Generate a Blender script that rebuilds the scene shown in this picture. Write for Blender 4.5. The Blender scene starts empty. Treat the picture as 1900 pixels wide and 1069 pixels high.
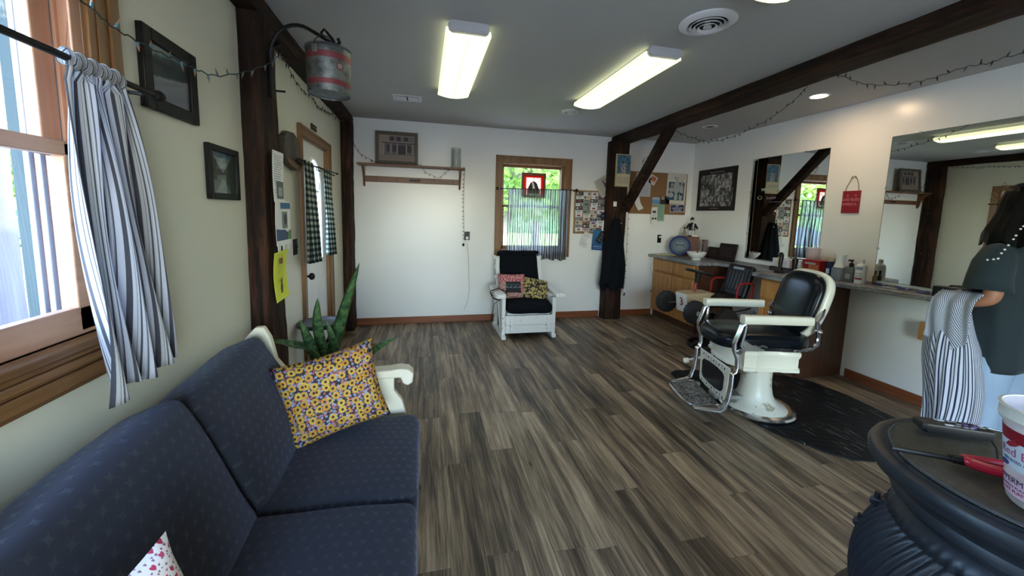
import bpy, math, random
from math import sin, cos, pi, radians, atan2, sqrt
from mathutils import Vector, Matrix, Euler, noise as mnoise
random.seed(7)
SC = bpy.context.scene
COL = SC.collection

# ------------------------------------------------------------------ camera
def make_camera():
    yaw, pit, rol, F, CY = radians(13.18), radians(6.37), radians(-1.56), 706.0, 475.4
    f = Vector((sin(yaw)*cos(pit), cos(yaw)*cos(pit), -sin(pit)))
    r = Vector((cos(yaw), -sin(yaw), 0)); d = f.cross(r)
    R = cos(rol)*r + sin(rol)*d; D = -sin(rol)*r + cos(rol)*d
    cam = bpy.data.cameras.new('camera'); o = bpy.data.objects.new('camera', cam); COL.objects.link(o)
    m = Matrix((R, -D, -f)).transposed().to_4x4(); m.translation = Vector((0, 0, 1.5))
    o.matrix_world = m
    cam.sensor_fit = 'HORIZONTAL'; cam.sensor_width = 36; cam.lens = F*36/1900
    cam.shift_y = -(534.5-CY)/1900.0
    cam.clip_start = .02; cam.clip_end = 500
    SC.camera = o
make_camera()

# ------------------------------------------------------------------ world, sun, window portals, exposure
SUN_EL, SUN_AZ = radians(58), radians(78)      # azimuth from north towards east
SKY = 2.6
def make_world():
    w = bpy.data.worlds.new('world'); SC.world = w; w.use_nodes = True
    nt = w.node_tree; nt.nodes.clear()
    sky = nt.nodes.new('ShaderNodeTexSky'); sky.sky_type = 'NISHITA'; sky.sun_disc = False
    sky.sun_elevation = SUN_EL; sky.sun_rotation = SUN_AZ; sky.air_density = 1.2; sky.dust_density = 1.0
    bg = nt.nodes.new('ShaderNodeBackground'); bg.inputs[1].default_value = SKY
    out = nt.nodes.new('ShaderNodeOutputWorld')
    nt.links.new(sky.outputs[0], bg.inputs[0]); nt.links.new(bg.outputs[0], out.inputs[0])

make_world()
def make_sun():
    l = bpy.data.lights.new('sun', 'SUN'); l.energy = 5.5; l.angle = radians(1.0); l.color = (1, .96, .88)
    o = bpy.data.objects.new('sun', l); COL.objects.link(o)
    d = Vector((sin(SUN_AZ)*cos(SUN_EL), cos(SUN_AZ)*cos(SUN_EL), sin(SUN_EL)))
    o.rotation_euler = d.to_track_quat('Z', 'Y').to_euler()
make_sun()
def portal(loc, rot, sx, sy):
    l = bpy.data.lights.new('window_portal', 'AREA'); l.shape = 'RECTANGLE'; l.size = sx; l.size_y = sy
    l.cycles.is_portal = True
    o = bpy.data.objects.new('window_portal', l); COL.objects.link(o); o.location = loc; o.rotation_euler = rot
portal((-1.16, .875, 1.63), (0, radians(-90), 0), 1.1, 1.1)
portal((1.49, 5.36, 1.6), (radians(-90), 0, 0), .95, 1.25)
portal((.5, -2.80, 1.35), (radians(90), 0, 0), 2.1, 1.9)
SC.view_settings.view_transform = 'Standard'; SC.view_settings.look = 'None'
SC.view_settings.gamma = 1; SC.view_settings.use_curve_mapping = False
SC.view_settings.exposure = 1.1
try:
    SC.cycles.max_bounces = 10; SC.cycles.diffuse_bounces = 5; SC.cycles.transparent_max_bounces = 16
    SC.cycles.sample_clamp_indirect = 6; SC.cycles.caustics_reflective = False; SC.cycles.caustics_refractive = False
except Exception: pass

# ------------------------------------------------------------------ node helpers
class S:                                   # a float socket with arithmetic
    def __init__(s, n, sock): s.n = n; s.k = sock
    def __add__(a, b): return a.n.m('ADD', a, b)
    __radd__ = __add__
    def __sub__(a, b): return a.n.m('SUBTRACT', a, b)
    def __rsub__(a, b): return a.n.m('SUBTRACT', b, a)
    def __mul__(a, b): return a.n.m('MULTIPLY', a, b)
    __rmul__ = __mul__
    def __truediv__(a, b): return a.n.m('DIVIDE', a, b)
    def __gt__(a, b): return a.n.m('GREATER_THAN', a, b)
    def __lt__(a, b): return a.n.m('LESS_THAN', a, b)
    def __pow__(a, b): return a.n.m('POWER', a, b)
    def abs(a): return a.n.m('ABSOLUTE', a)
    def sin(a): return a.n.m('SINE', a)
    def cos(a): return a.n.m('COSINE', a)
    def frac(a): return a.n.m('FRACT', a)
    def floor(a): return a.n.m('FLOOR', a)
    def sqrt(a): return a.n.m('SQRT', a)
    def min(a, b): return a.n.m('MINIMUM', a, b)
    def max(a, b): return a.n.m('MAXIMUM', a, b)
    def band(a, lo, hi): return (a > lo)*(a < hi)
def rgb(c): return (*c[:3], 1)
class Nt:
    def __init__(s, mt): s.t = mt.node_tree; s.b = s.t.nodes['Principled BSDF']
    def new(s, t): return s.t.nodes.new(t)
    def put(s, inp, v):
        if isinstance(v, S): s.t.links.new(v.k, inp)
        elif isinstance(v, bpy.types.NodeSocket): s.t.links.new(v, inp)
        elif isinstance(v, (tuple, list)) and len(v) == 3 and inp.type == 'RGBA': inp.default_value = rgb(v)
        else: inp.default_value = v
    def m(s, op, a, b=None, clamp=False):
        n = s.new('ShaderNodeMath'); n.operation = op; n.use_clamp = clamp
        s.put(n.inputs[0], a)
        if b is not None: s.put(n.inputs[1], b)
        return S(s, n.outputs[0])
    def tc(s, k='Object'): 
        return s.new('ShaderNodeTexCoord').outputs[k]
    def xyz(s, v):
        n = s.new('ShaderNodeSeparateXYZ'); s.put(n.inputs[0], v); return [S(s, o) for o in n.outputs]
    def comb(s, x=0, y=0, z=0):
        n = s.new('ShaderNodeCombineXYZ')
        for i, v in enumerate((x, y, z)): s.put(n.inputs[i], v)
        return n.outputs[0]
    def mapv(s, v, scale=(1, 1, 1), loc=(0, 0, 0), rot=(0, 0, 0)):
        n = s.new('ShaderNodeMapping'); s.put(n.inputs[0], v); n.inputs['Location'].default_value = loc
        n.inputs['Rotation'].default_value = rot; n.inputs['Scale'].default_value = scale; return n.outputs[0]
    def noise(s, v, scale=5, detail=3, rough=.5, dist=0, col=False):
        n = s.new('ShaderNodeTexNoise'); s.put(n.inputs['Vector'], v); n.inputs['Scale'].default_value = scale
        n.inputs['Detail'].default_value = detail; n.inputs['Roughness'].default_value = rough; n.inputs['Distortion'].default_value = dist
        return n.outputs[1] if col else S(s, n.outputs[0])
    def vor(s, v, scale=5, rnd=1.0, feature='F1', metric='EUCLIDEAN'):
        n = s.new('ShaderNodeTexVoronoi'); n.feature = feature; n.distance = metric; s.put(n.inputs['Vector'], v)
        n.inputs['Scale'].default_value = scale; n.inputs['Randomness'].default_value = rnd; return n
    def mix(s, f, a, b):
        n = s.new('ShaderNodeMix'); n.data_type = 'RGBA'; n.clamp_factor = True
        s.put(n.inputs[0], f); s.put(n.inputs[6], a); s.put(n.inputs[7], b); return n.outputs[2]
    def ramp(s, f, stops):
        n = s.new('ShaderNodeValToRGB'); s.put(n.inputs[0], f); cr = n.color_ramp
        while len(cr.elements) > 1: cr.elements.remove(cr.elements[-1])
        cr.elements[0].position = stops[0][0]; cr.elements[0].color = rgb(stops[0][1])
        for p, c in stops[1:]: e = cr.elements.new(p); e.color = rgb(c)
        return n.outputs[0]
    def rnd(s): return S(s, s.new('ShaderNodeObjectInfo').outputs['Random'])
    def bump(s, h, st=.3, d=.01):
        n = s.new('ShaderNodeBump'); s.put(n.inputs['Height'], h); n.inputs['Strength'].default_value = st
        n.inputs['Distance'].default_value = d; s.t.links.new(n.outputs[0], s.b.inputs['Normal'])
    def col(s, c): s.put(s.b.inputs['Base Color'], c)
    def rough(s, r): s.put(s.b.inputs['Roughness'], r)
    def set(s, **k):
        for a, v in k.items(): s.put(s.b.inputs[a.replace('_', ' ')], v)
MATS = {}
def mat(name, c=(.5, .5, .5), r=.5, met=0, fn=None, **k):
    if name in MATS: return MATS[name]
    m = bpy.data.materials.new(name); m.use_nodes = True; n = Nt(m)
    n.col(c); n.rough(r); n.set(**{'Metallic': met, **k})
    if fn: fn(n)
    MATS[name] = m; return m
def glassmat(name, c=(1, 1, 1), op=.0, rough=.0):
    if name in MATS: return MATS[name]
    m = bpy.data.materials.new(name); m.use_nodes = True; t = m.node_tree; t.nodes.clear()
    o = t.nodes.new('ShaderNodeOutputMaterial'); tr = t.nodes.new('ShaderNodeBsdfTransparent'); tr.inputs[0].default_value = rgb(c)
    gl = t.nodes.new('ShaderNodeBsdfGlossy'); gl.inputs['Roughness'].default_value = rough
    lw = t.nodes.new('ShaderNodeLayerWeight'); lw.inputs[0].default_value = .5
    pw = t.nodes.new('ShaderNodeMath'); pw.operation = 'POWER'; pw.inputs[1].default_value = 5; t.links.new(lw.outputs['Facing'], pw.inputs[0])
    fr = t.nodes.new('ShaderNodeMath'); fr.operation = 'MULTIPLY_ADD'; fr.inputs[1].default_value = .9; fr.inputs[2].default_value = .035; t.links.new(pw.outputs[0], fr.inputs[0])
    mx = t.nodes.new('ShaderNodeMixShader'); t.links.new(fr.outputs[0], mx.inputs[0]); t.links.new(tr.outputs[0], mx.inputs[1]); t.links.new(gl.outputs[0], mx.inputs[2])
    last = mx.outputs[0]
    if op:
        df = t.nodes.new('ShaderNodeBsdfDiffuse'); df.inputs[0].default_value = rgb(c); m2 = t.nodes.new('ShaderNodeMixShader'); m2.inputs[0].default_value = op
        t.links.new(last, m2.inputs[1]); t.links.new(df.outputs[0], m2.inputs[2]); last = m2.outputs[0]
    t.links.new(last, o.inputs[0]); MATS[name] = m; return m

# ------------------------------------------------------------------ geometry helper
def fr(o, x, y=None):                      # frame: origin + axes -> matrix
    x = Vector(x).normalized(); y = Vector(y).normalized(); z = x.cross(y)
    m = Matrix((x, y, z)).transposed().to_4x4(); m.translation = Vector(o); return m
def RZ(a, loc=(0, 0, 0)): return Matrix.Translation(loc) @ Matrix.Rotation(radians(a), 4, 'Z')
class G:
    def __init__(s): s.v = []; s.f = []; s.m = []; s.u = []; s.M = None; s.mi = 0
    def add(s, vs, fs, uvs=None):
        b = len(s.v); s.v += [tuple((s.M @ Vector(p)) if s.M else p) for p in vs]
        for i, f in enumerate(fs):
            s.f.append([b+k for k in f]); s.m.append(s.mi); s.u.append(uvs[i] if uvs else None)
        return s
    def box(s, x0, x1, y0, y1, z0, z1, m=None):
        vs = [(x, y, z) for x in (x0, x1) for y in (y0, y1) for z in (z0, z1)]
        if m: vs = [tuple(m @ Vector(p)) for p in vs]
        return s.add(vs, [(0, 1, 3, 2), (4, 6, 7, 5), (0, 4, 5, 1), (2, 3, 7, 6), (0, 2, 6, 4), (1, 5, 7, 3)])
    def beam(s, a, b, w, h, up=(0, 0, 1)):   # box between two points
        a = Vector(a); b = Vector(b); d = (b-a).normalized(); x = d.cross(Vector(up)).normalized(); y = x.cross(d)
        vs = [tuple(p + x*i*w/2 + y*j*h/2) for p in (a, b) for i in (-1, 1) for j in (-1, 1)]
        return s.add(vs, [(0, 1, 3, 2), (4, 6, 7, 5), (0, 4, 5, 1), (2, 3, 7, 6), (0, 2, 6, 4), (1, 5, 7, 3)])
    def card(s, m, w, h, t=.0015, curl=0):   # paper in the xy plane of m, printed side +z, uv 0..1
        n = 7 if curl else 1
        P = []; 
        for i in range(n+1):
            a = i/n; z = curl*(a-.5)**2*4
            P.append([(-w/2+w*0, 0, 0)])
        top = [[(-w/2+w*j/1, h/2-h*i/n, t+curl*((i/n-.5)*2)**2) for j in (0, 1)] for i in range(n+1)]
        for i in range(n):
            a, b, c, d = top[i+1][0], top[i+1][1], top[i][1], top[i][0]
            u0, u1 = 1-(i+1)/n, 1-i/n
            lo = [(p[0], p[1], p[2]-t) for p in (a, b, c, d)]
            vs = [tuple(m @ Vector(p)) for p in (a, b, c, d, *lo)]
            s.add(vs, [(0, 1, 2, 3), (7, 6, 5, 4), (0, 4, 5, 1), (1, 5, 6, 2), (2, 6, 7, 3), (3, 7, 4, 0)],
                  [[(0, u0), (1, u0), (1, u1), (0, u1)]] + [[(.01, .01)]*4]*5)
        return s
    def ring(s, rings, cap0=True, cap1=True, closed=True, uv=False):
        n = len(rings[0]); vs = [p for r in rings for p in r]; fs = []; us = []; L = len(rings)-1
        for i in range(L):
            for j in range(n if closed else n-1):
                k = (j+1) % n; fs.append((i*n+j, i*n+k, (i+1)*n+k, (i+1)*n+j))
                us.append([(j/n, i/L), ((j+1)/n, i/L), ((j+1)/n, (i+1)/L), (j/n, (i+1)/L)])
        if cap0: fs.append(tuple(range(n-1, -1, -1))); us.append([(.5, 0)]*n)
        if cap1: fs.append(tuple(L*n+j for j in range(n))); us.append([(.5, 1)]*n)
        return s.add(vs, fs, us if uv else None)
    def cyl(s, a, b, r0, r1=None, n=16, cap=True):
        r1 = r0 if r1 is None else r1; a = Vector(a); b = Vector(b); q = (b-a).to_track_quat('Z', 'Y')
        R = [[tuple(p + q @ Vector((cos(2*pi*j/n)*r, sin(2*pi*j/n)*r, 0))) for j in range(n)] for p, r in ((a, r0), (b, r1))]
        return s.ring(R, cap, cap)
    def tube(s, pts, r, n=8, flat=1.0, rs=None, cap=True):
        P = [Vector(p) for p in pts]; R = []; up = None
        for i, p in enumerate(P):
            d = (P[min(i+1, len(P)-1)] - P[max(i-1, 0)]).normalized()
            if up is None: up = d.orthogonal().normalized()
            up = (up - d*up.dot(d)).normalized(); x = d.cross(up); rr = rs[i] if rs else r
            R.append([tuple(p + (x*cos(2*pi*j/n) + up*sin(2*pi*j/n)*flat)*rr) for j in range(n)])
        return s.ring(R, cap, cap)
    def lathe(s, prof, c=(0, 0, 0), n=24, cap0=True, cap1=True, a0=0, a1=360, wob=None):
        cl = abs(a1-a0) >= 360; k = n if cl else n+1
        R = []
        for (r, z) in prof:
            row = []
            for j in range(k):
                a = radians(a0+(a1-a0)*j/n); rr = r+(wob(a, z) if wob else 0); row.append((c[0]+cos(a)*rr, c[1]+sin(a)*rr, c[2]+z))
            R.append(row)
        return s.ring(R, cap0, cap1, cl, uv=True)
    def prism(s, poly, m, t):                # polygon in xy of m extruded to z=t
        n = len(poly); vs = [tuple(m @ Vector((x, y, z))) for z in (0, t) for x, y in poly]
        xs = [p[0] for p in poly]; ys = [p[1] for p in poly]; x0, x1, y0, y1 = min(xs), max(xs), min(ys), max(ys)
        uv = [((x-x0)/(x1-x0), (y-y0)/(y1-y0)) for x, y in poly]
        return s.add(vs, [tuple(range(n-1, -1, -1)), tuple(range(n, 2*n))] + [(i, (i+1) % n, n+(i+1) % n, n+i) for i in range(n)],
                     [uv[::-1], uv] + [[uv[i], uv[(i+1) % n], uv[(i+1) % n], uv[i]] for i in range(n)])
    def ell(s, c, r, n=14, k=9, m=None):
        R = []
        for i in range(1, k):
            a = -pi/2+pi*i/k; R.append([(c[0]+r[0]*cos(a)*cos(2*pi*j/n), c[1]+r[1]*cos(a)*sin(2*pi*j/n), c[2]+r[2]*sin(a)) for j in range(n)])
        if m: R = [[tuple(m @ Vector(p)) for p in q] for q in R]
        return s.ring(R)
    def grid(s, f, nu, nv, us=1, vs=1, closed=False):
        P = [tuple(f(i/nu, j/nv)) for j in range(nv+1) for i in range(nu+1)]; F = []; U = []
        for j in range(nv):
            for i in range(nu):
                a = j*(nu+1)+i; F.append((a, a+1, a+nu+2, a+nu+1))
                U.append([(us*i/nu, vs*j/nv), (us*(i+1)/nu, vs*j/nv), (us*(i+1)/nu, vs*(j+1)/nv), (us*i/nu, vs*(j+1)/nv)])
        return s.add(P, F, U)
    def rbox(s, sx, sy, sz, rad=.04, n=8, bulge=(0, 0, 0), m=None):   # cushion: rounded, bulged box centred on 0, uv in metres
        for ax in range(3):
            for sg in (-1, 1):
                a, b = (ax+1) % 3, (ax+2) % 3; H = (sx/2, sy/2, sz/2); rows = []
                def pt(u, v):
                    q = [0, 0, 0]; q[ax] = sg*H[ax]; q[a] = u*H[a]; q[b] = v*H[b]
                    inn = Vector([max(-H[i]+rad, min(H[i]-rad, q[i])) for i in range(3)]); d = Vector(q)-inn
                    p = inn + (d.normalized()*rad if d.length > 1e-9 else d)
                    N = [p[i]/H[i] for i in range(3)]
                    for i in range(3):
                        if bulge[i]:
                            o = [k for k in range(3) if k != i]
                            p[i] += bulge[i]*N[i]*(1-N[o[0]]**2)*(1-N[o[1]]**2)
                    return p
                tt = [-1, -1+rad/H[0]*.0] 
                ks = [-cos(pi*k/n) if False else -1+2*k/n for k in range(n+1)]
                ks = [x*(1.5-.5*x*x)*.55+x*.45 for x in ks]
                P = [pt(u, v) for v in ks for u in ks]; F = []; U = []
                for j in range(n):
                    for i in range(n):
                        q = j*(n+1)+i; f = (q, q+1, q+n+2, q+n+1); uv = [(P[k][a], P[k][b]) for k in f]
                        if ax == 1: uv = [(y, x) for x, y in uv]
                        if sg < 0: f = f[::-1]; uv = uv[::-1]
                        F.append(f); U.append(uv)
                s.add([tuple(m @ p) if m else tuple(p) for p in P], F, U)
        return s
    def build(s, name, mt, parent=None, bev=0, smooth=35, merge=True, seg=2, sub=0):
        me = bpy.data.meshes.new(name); me.from_pydata(s.v, [], s.f)
        mts = mt if isinstance(mt, (list, tuple)) else [mt]
        for q in mts: me.materials.append(q)
        if len(mts) > 1: me.polygons.foreach_set('material_index', s.m)
        if any(u is not None for u in s.u):
            uvl = me.uv_layers.new(name='UVMap'); i = 0; flat = []
            for u, f in zip(s.u, s.f):
                for k in range(len(f)): flat += list(u[k]) if u else [0, 0]
            uvl.data.foreach_set('uv', flat)
        me.validate(); me.update()
        import bmesh
        bm = bmesh.new(); bm.from_mesh(me)
        if merge: bmesh.ops.remove_doubles(bm, verts=bm.verts, dist=1e-5)
        bmesh.ops.recalc_face_normals(bm, faces=bm.faces); bm.to_mesh(me); bm.free()
        if smooth:
            me.shade_smooth(); me.set_sharp_from_angle(angle=radians(smooth))
        o = bpy.data.objects.new(name, me); COL.objects.link(o)
        if parent: o.parent = parent
        if bev:
            md = o.modifiers.new('bevel', 'BEVEL'); md.width = bev; md.segments = seg; md.limit_method = 'ANGLE'; md.angle_limit = radians(40)
        if sub:
            md = o.modifiers.new('subsurf', 'SUBSURF'); md.levels = sub; md.render_levels = sub
        return o
def tag(o, label, cat, group=None, kind=None):
    if label: o['label'] = label
    if cat: o['category'] = cat
    if group: o['group'] = group
    if kind: o['kind'] = kind
    return o
def thing(name, label, cat, loc=(0, 0, 0), rz=0, group=None):
    o = bpy.data.objects.new(name, None); o.empty_display_size = .1; COL.objects.link(o); o.location = loc; o.rotation_euler = (0, 0, radians(rz))
    return tag(o, label, cat, group)
def struct(name, label=None, loc=(0, 0, 0)):
    o = bpy.data.objects.new(name, None); o.empty_display_size = .1; COL.objects.link(o); o.location = loc; o['kind'] = 'structure'
    if label: o['label'] = label
    return o
def dup(root, loc, rz=None, label=None, group=None):
    r = root.copy(); COL.objects.link(r); r.location = loc
    if rz is not None: r.rotation_euler = (0, 0, radians(rz))
    if label: r['label'] = label
    if group: r['group'] = group
    for ch in list(root.children):
        c = ch.copy(); COL.objects.link(c); c.parent = r
        for g in list(ch.children):
            d = g.copy(); COL.objects.link(d); d.parent = c
    return r
def text(s, size, m, mt, parent=None, name='lettering', ext=.0006, align='CENTER', sx=1.0, bold=0.0):
    cu = bpy.data.curves.new('t', 'FONT'); cu.body = s; cu.size = size; cu.extrude = ext; cu.align_x = align; cu.align_y = 'CENTER'; cu.resolution_u = 2; cu.offset = bold
    t = bpy.data.objects.new('t', cu); COL.objects.link(t)
    me = bpy.data.meshes.new_from_object(t); bpy.data.objects.remove(t); bpy.data.curves.remove(cu)
    me.transform(m @ Matrix.Diagonal((sx, 1, 1, 1))); me.materials.clear(); me.materials.append(mt); me.name = name
    o = bpy.data.objects.new(name, me); COL.objects.link(o)
    if parent: o.parent = parent
    return o
# wall-facing frames: x = reading direction, y = up, z = out into the room
def on_left(y, z, x=-.95): return fr((x, y, z), (0, 1, 0), (0, 0, 1))
def on_back(x, z, y=5.16): return fr((x, y, z), (1, 0, 0), (0, 0, 1))
def on_right(y, z, x=4.02): return fr((x, y, z), (0, -1, 0), (0, 0, 1))
def rot2(m, deg): return m @ Matrix.Rotation(radians(deg), 4, 'Z')
XL, XR, YB, YR, H = -.95, 4.02, 5.16, -2.62, 2.63
# ------------------------------------------------------------------ materials
def f_wall(n):
    v = n.tc(); a = n.noise(v, 1.3, 2); b = n.noise(v, 60, 3)
    n.col(n.mix(a, (.72, .70, .55), (.79, .775, .66))); n.bump(b, .12, .002)
WALL = mat('wall_paint', r=.42, fn=f_wall)
def f_wallb(n):
    v = n.tc(); a = n.noise(v, 1.3, 2); b = n.noise(v, 60, 3)
    n.col(n.mix(a, (.84, .83, .79), (.88, .88, .87))); n.bump(b, .08, .002)
WALLB = mat('semigloss_wall_paint', r=.26, fn=f_wallb)
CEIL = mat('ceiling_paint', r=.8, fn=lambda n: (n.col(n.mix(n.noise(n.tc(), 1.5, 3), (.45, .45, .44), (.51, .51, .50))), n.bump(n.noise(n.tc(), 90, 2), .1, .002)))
def wood(name, c0, c1, axis='z', r=.4, sc=1.0, bs=.15, knots=0, grey=None):
    def fn(n):
        v = n.tc(); s = {'x': (1.2, 22, 22), 'y': (22, 1.2, 22), 'z': (22, 22, 1.2)}[axis]
        rv = n.rnd()*37.0; vv = n.new('ShaderNodeVectorMath'); vv.operation = 'ADD'; n.put(vv.inputs[0], v); n.put(vv.inputs[1], n.comb(rv, rv, rv))
        mv = n.mapv(vv.outputs[0], tuple(q*sc for q in s))
        a = n.noise(mv, 1.0, 4, .55, .6); b = n.noise(mv, 5, 3, .6)
        c = n.ramp(a*.75+b*.25, [(.3, c0), (.62, c1)])
        n.col(c); n.bump(a+b*.4, bs, .003)
    return mat(name, r=r, fn=fn)
def timber_mat(axis):
    def fn(n):
        v = n.tc(); s = {'x': (1.0, 14, 14), 'y': (14, 1.0, 14), 'z': (14, 14, 1.0)}[axis]
        mv = n.mapv(v, s); a = n.noise(mv, 1.6, 6, .65, .8); b = n.noise(v, 2.2, 3)
        c = n.ramp(a*.7+b*.3, [(.34, (.004, .003, .003)), (.49, (.018, .009, .006)), (.62, (.068, .028, .014)), (.76, (.16, .075, .034))])
        n.col(c); n.rough(n.noise(v, 9, 2)*.3+.6); n.set(Specular_IOR_Level=.2); n.bump(a, .9, .012)
    return mat('rough_timber_'+axis, r=.6, fn=fn)
TZ, TY = timber_mat('z'), timber_mat('y')
CASE_Z = wood('stained_casing_z', (.13, .058, .020), (.27, .135, .05), 'z')
CASE_Y = wood('stained_casing_y', (.13, .058, .020), (.27, .135, .05), 'y')
CASE_X = wood('stained_casing_x', (.11, .048, .018), (.23, .11, .042), 'x')
PINE_Z = wood('pink_pine_z', (.42, .21, .13), (.58, .33, .22), 'z', r=.45)
PINE_Y = wood('pink_pine_y', (.36, .18, .11), (.52, .30, .19), 'y', r=.4)
BASE_X = wood('baseboard_x', (.14, .04, .015), (.27, .085, .03), 'x')
BASE_Y = wood('baseboard_y', (.14, .04, .015), (.27, .085, .03), 'y')
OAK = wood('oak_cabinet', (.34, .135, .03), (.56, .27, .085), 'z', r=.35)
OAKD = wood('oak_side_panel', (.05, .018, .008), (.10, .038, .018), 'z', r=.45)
WALNUT = wood('dark_shelf_wood', (.10, .04, .02), (.2, .085, .04), 'x')
def f_chip(n):
    v = n.tc(); a = n.noise(v, 14, 5, .65)
    n.col(n.mix((a > .64), (.82, .82, .80), (.45, .38, .26))); n.bump(a, .2, .003)
CHIPW = mat('chipped_white_paint', r=.45, fn=f_chip)
WHITE = mat('white_paint', (.85, .85, .83), .4)
CREAM = mat('cream_paint', (.78, .70, .52), .35, fn=lambda n: (n.col(n.mix(n.noise(n.tc(), 5, 3), (.72, .66, .48), (.84, .80, .68))),))
BLACK = mat('black_metal', (.006, .006, .007), .5, Specular_IOR_Level=.3)
BLKPL = mat('black_plastic', (.007, .007, .009), .38, Specular_IOR_Level=.35)
CHROME = mat('chrome', (.62, .62, .63), .18, 1)
STEEL = mat('dull_steel', (.45, .45, .44), .38, 1)
PAPER = mat('white_paper', (.82, .82, .80), .6)
WIRE = mat('dark_green_wire', (.015, .02, .018), .5)
MIRROR = mat('silvered_mirror', (.80, .83, .80), .0, 1, fn=lambda n: n.rough((n.noise(n.tc(), 40, 3, .7) > .72)*.12))
GLASS = glassmat('window_glass')
CLEAR = glassmat('clear_plastic', (.93, .95, .95), .12, .05)
BLUE = mat('blue_plastic', (.02, .03, .25), .3)
NAVY = mat('navy', (.01, .015, .05), .35)
GREYW = mat('grey_metal_cap', (.48, .47, .48), .5)

# ------------------------------------------------------------------ floor
def f_plank(n):
    v = n.tc(); r = n.rnd()
    x, y, z = n.xyz(v)
    V = n.comb(x*1.0 + r*53.0, y + r*91.0, r*17.0)
    warp = n.noise(n.mapv(V, (5, 1.3, 1)), 1.0, 3, .55)
    X2 = x + warp*.05
    V2 = n.comb(X2 + r*53.0, y + r*91.0, r*17.0)
    coarse = n.noise(n.mapv(V2, (20, 1.1, 1)), 1.0, 4, .6, .3)
    fine = n.noise(n.mapv(V2, (130, 4.5, 1)), 1.0, 4, .65, .2)
    blot = n.noise(n.mapv(V, (4, 1.2, 1)), 1.0, 3)
    k = n.vor(n.mapv(V, (4.5, 1.9, 1)), 1.0, 1.0); kd = S(n, k.outputs['Distance'])
    ring = ((kd*70.0).sin()*.5+.5)*(kd < .09)
    g = coarse*.5 + fine*.32 + blot*.28 + r*.06 - .058 - ring*.10
    c = n.ramp(g, [(.34, (.012, .0095, .0065)), (.44, (.058, .041, .028)), (.52, (.165, .118, .076)), (.60, (.335, .247, .160)), (.70, (.52, .40, .270))])
    n.col(c); n.rough(.36 + fine*.22); n.bump(fine*.7+coarse*.5, .22, .003)
PLANK = mat('vinyl_plank', r=.42, fn=f_plank)
FLOORB = mat('floor_seam', (.02, .018, .015), .8)
fl = G().box(XL-.16, XR+.16, YR-.16, YB+.16, -.1, -.006).build('floor', FLOORB); tag(fl, None, None, kind='structure')
W_P, L_P = .152, 1.22; count = 0
i = 0; x = XL
while x < XR-.01:
    x1 = min(x+W_P, XR); off = random.uniform(0, L_P); y = -.9-off
    while y < YB:
        y0 = max(y, YR); y1 = min(y+L_P, YB)
        if y1-y0 > .02 and y1 > -.6:
            cx, cy = (x+x1)/2, (y0+y1)/2; g = G(); a = .0011
            X0, X1, Y0, Y1 = x-cx+.0005, x1-cx-.0005, y0-cy+.0005, y1-cy-.0005
            lo = [(X0, Y0), (X1, Y0), (X1, Y1), (X0, Y1)]; hi = [(X0+a, Y0+a), (X1-a, Y0+a), (X1-a, Y1-a), (X0+a, Y1-a)]
            g.ring([[(p, q, -.006) for p, q in lo], [(p, q, -a) for p, q in lo], [(p, q, 0) for p, q in hi]], False, True)
            o = g.build('plank', PLANK, fl, smooth=0); o.location = (cx, cy, 0)
        y += L_P
    x = x1
# behind the camera nothing of the joints can be seen: one plain strip of the same flooring
g = G().box(XL, XR, YR, -.6, -.006, -.0005); o = g.build('floor_strip', PLANK, fl, smooth=0)

# ------------------------------------------------------------------ walls
def wallx(name, x0, x1, holes, mt):
    # wall in the YZ plane; holes = (y0,y1,z0,z1) sorted by y, not overlapping
    g = G(); y = YR-.16
    for (a, b, c, d) in holes:
        g.box(x0, x1, y, a, 0, H)
        if c > 0: g.box(x0, x1, a, b, 0, c)
        g.box(x0, x1, a, b, d, H); y = b
    g.box(x0, x1, y, YB+.16, 0, H); o = g.build(name, mt, smooth=0, merge=False); o['kind'] = 'structure'
def wally(name, y0, y1, holes, mt):
    g = G(); x = XL
    for (a, b, c, d) in holes:
        g.box(x, a, y0, y1, 0, H)
        if c > 0: g.box(a, b, y0, y1, 0, c)
        g.box(a, b, y0, y1, d, H); x = b
    g.box(x, XR, y0, y1, 0, H); o = g.build(name, mt, smooth=0, merge=False); o['kind'] = 'structure'
wallx('wall_left', XL-.16, XL, [(.35, 1.40, 1.12, 2.15), (3.39, 4.25, 0, 2.09)], WALL)
wallx('wall_right', XR, XR+.16, [], WALLB)
wally('wall_back', YB, YB+.16, [(1.04, 1.95, 1.0, 2.19)], WALLB)
wally('wall_rear', YR-.16, YR, [(-.55, 1.55, .40, 2.30)], WALL)
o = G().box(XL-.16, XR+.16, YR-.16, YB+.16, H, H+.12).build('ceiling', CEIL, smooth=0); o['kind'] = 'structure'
# eaves and roof above the ceiling so that the building casts its shade outside
o = G().box(XL-.55, XR+.55, YR-.6, YB+.6, H+.16, H+.30).build('roof', mat('roof_board', (.2, .2, .2), .8), smooth=0); o['kind'] = 'structure'

def baseb(name, g, mt): o = g.build(name, mt, bev=.004); o['kind'] = 'structure'
baseb('baseboard_back', G().box(-.85, 2.56, YB-.016, YB, 0, .09).box(2.85, 3.44, YB-.016, YB, 0, .09), BASE_X)
baseb('baseboard_right', G().box(XR-.016, XR, YR, 2.74, 0, .09), BASE_Y)
baseb('baseboard_left', G().box(XL, XL+.016, YR, 2.38, 0, .09).box(XL, XL+.016, 2.64, 3.31, 0, .09).box(XL, XL+.016, 4.33, 4.93, 0, .09), BASE_Y)
baseb('baseboard_rear', G().box(XL, XR, YR, YR+.016, 0, .09), BASE_X)

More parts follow.
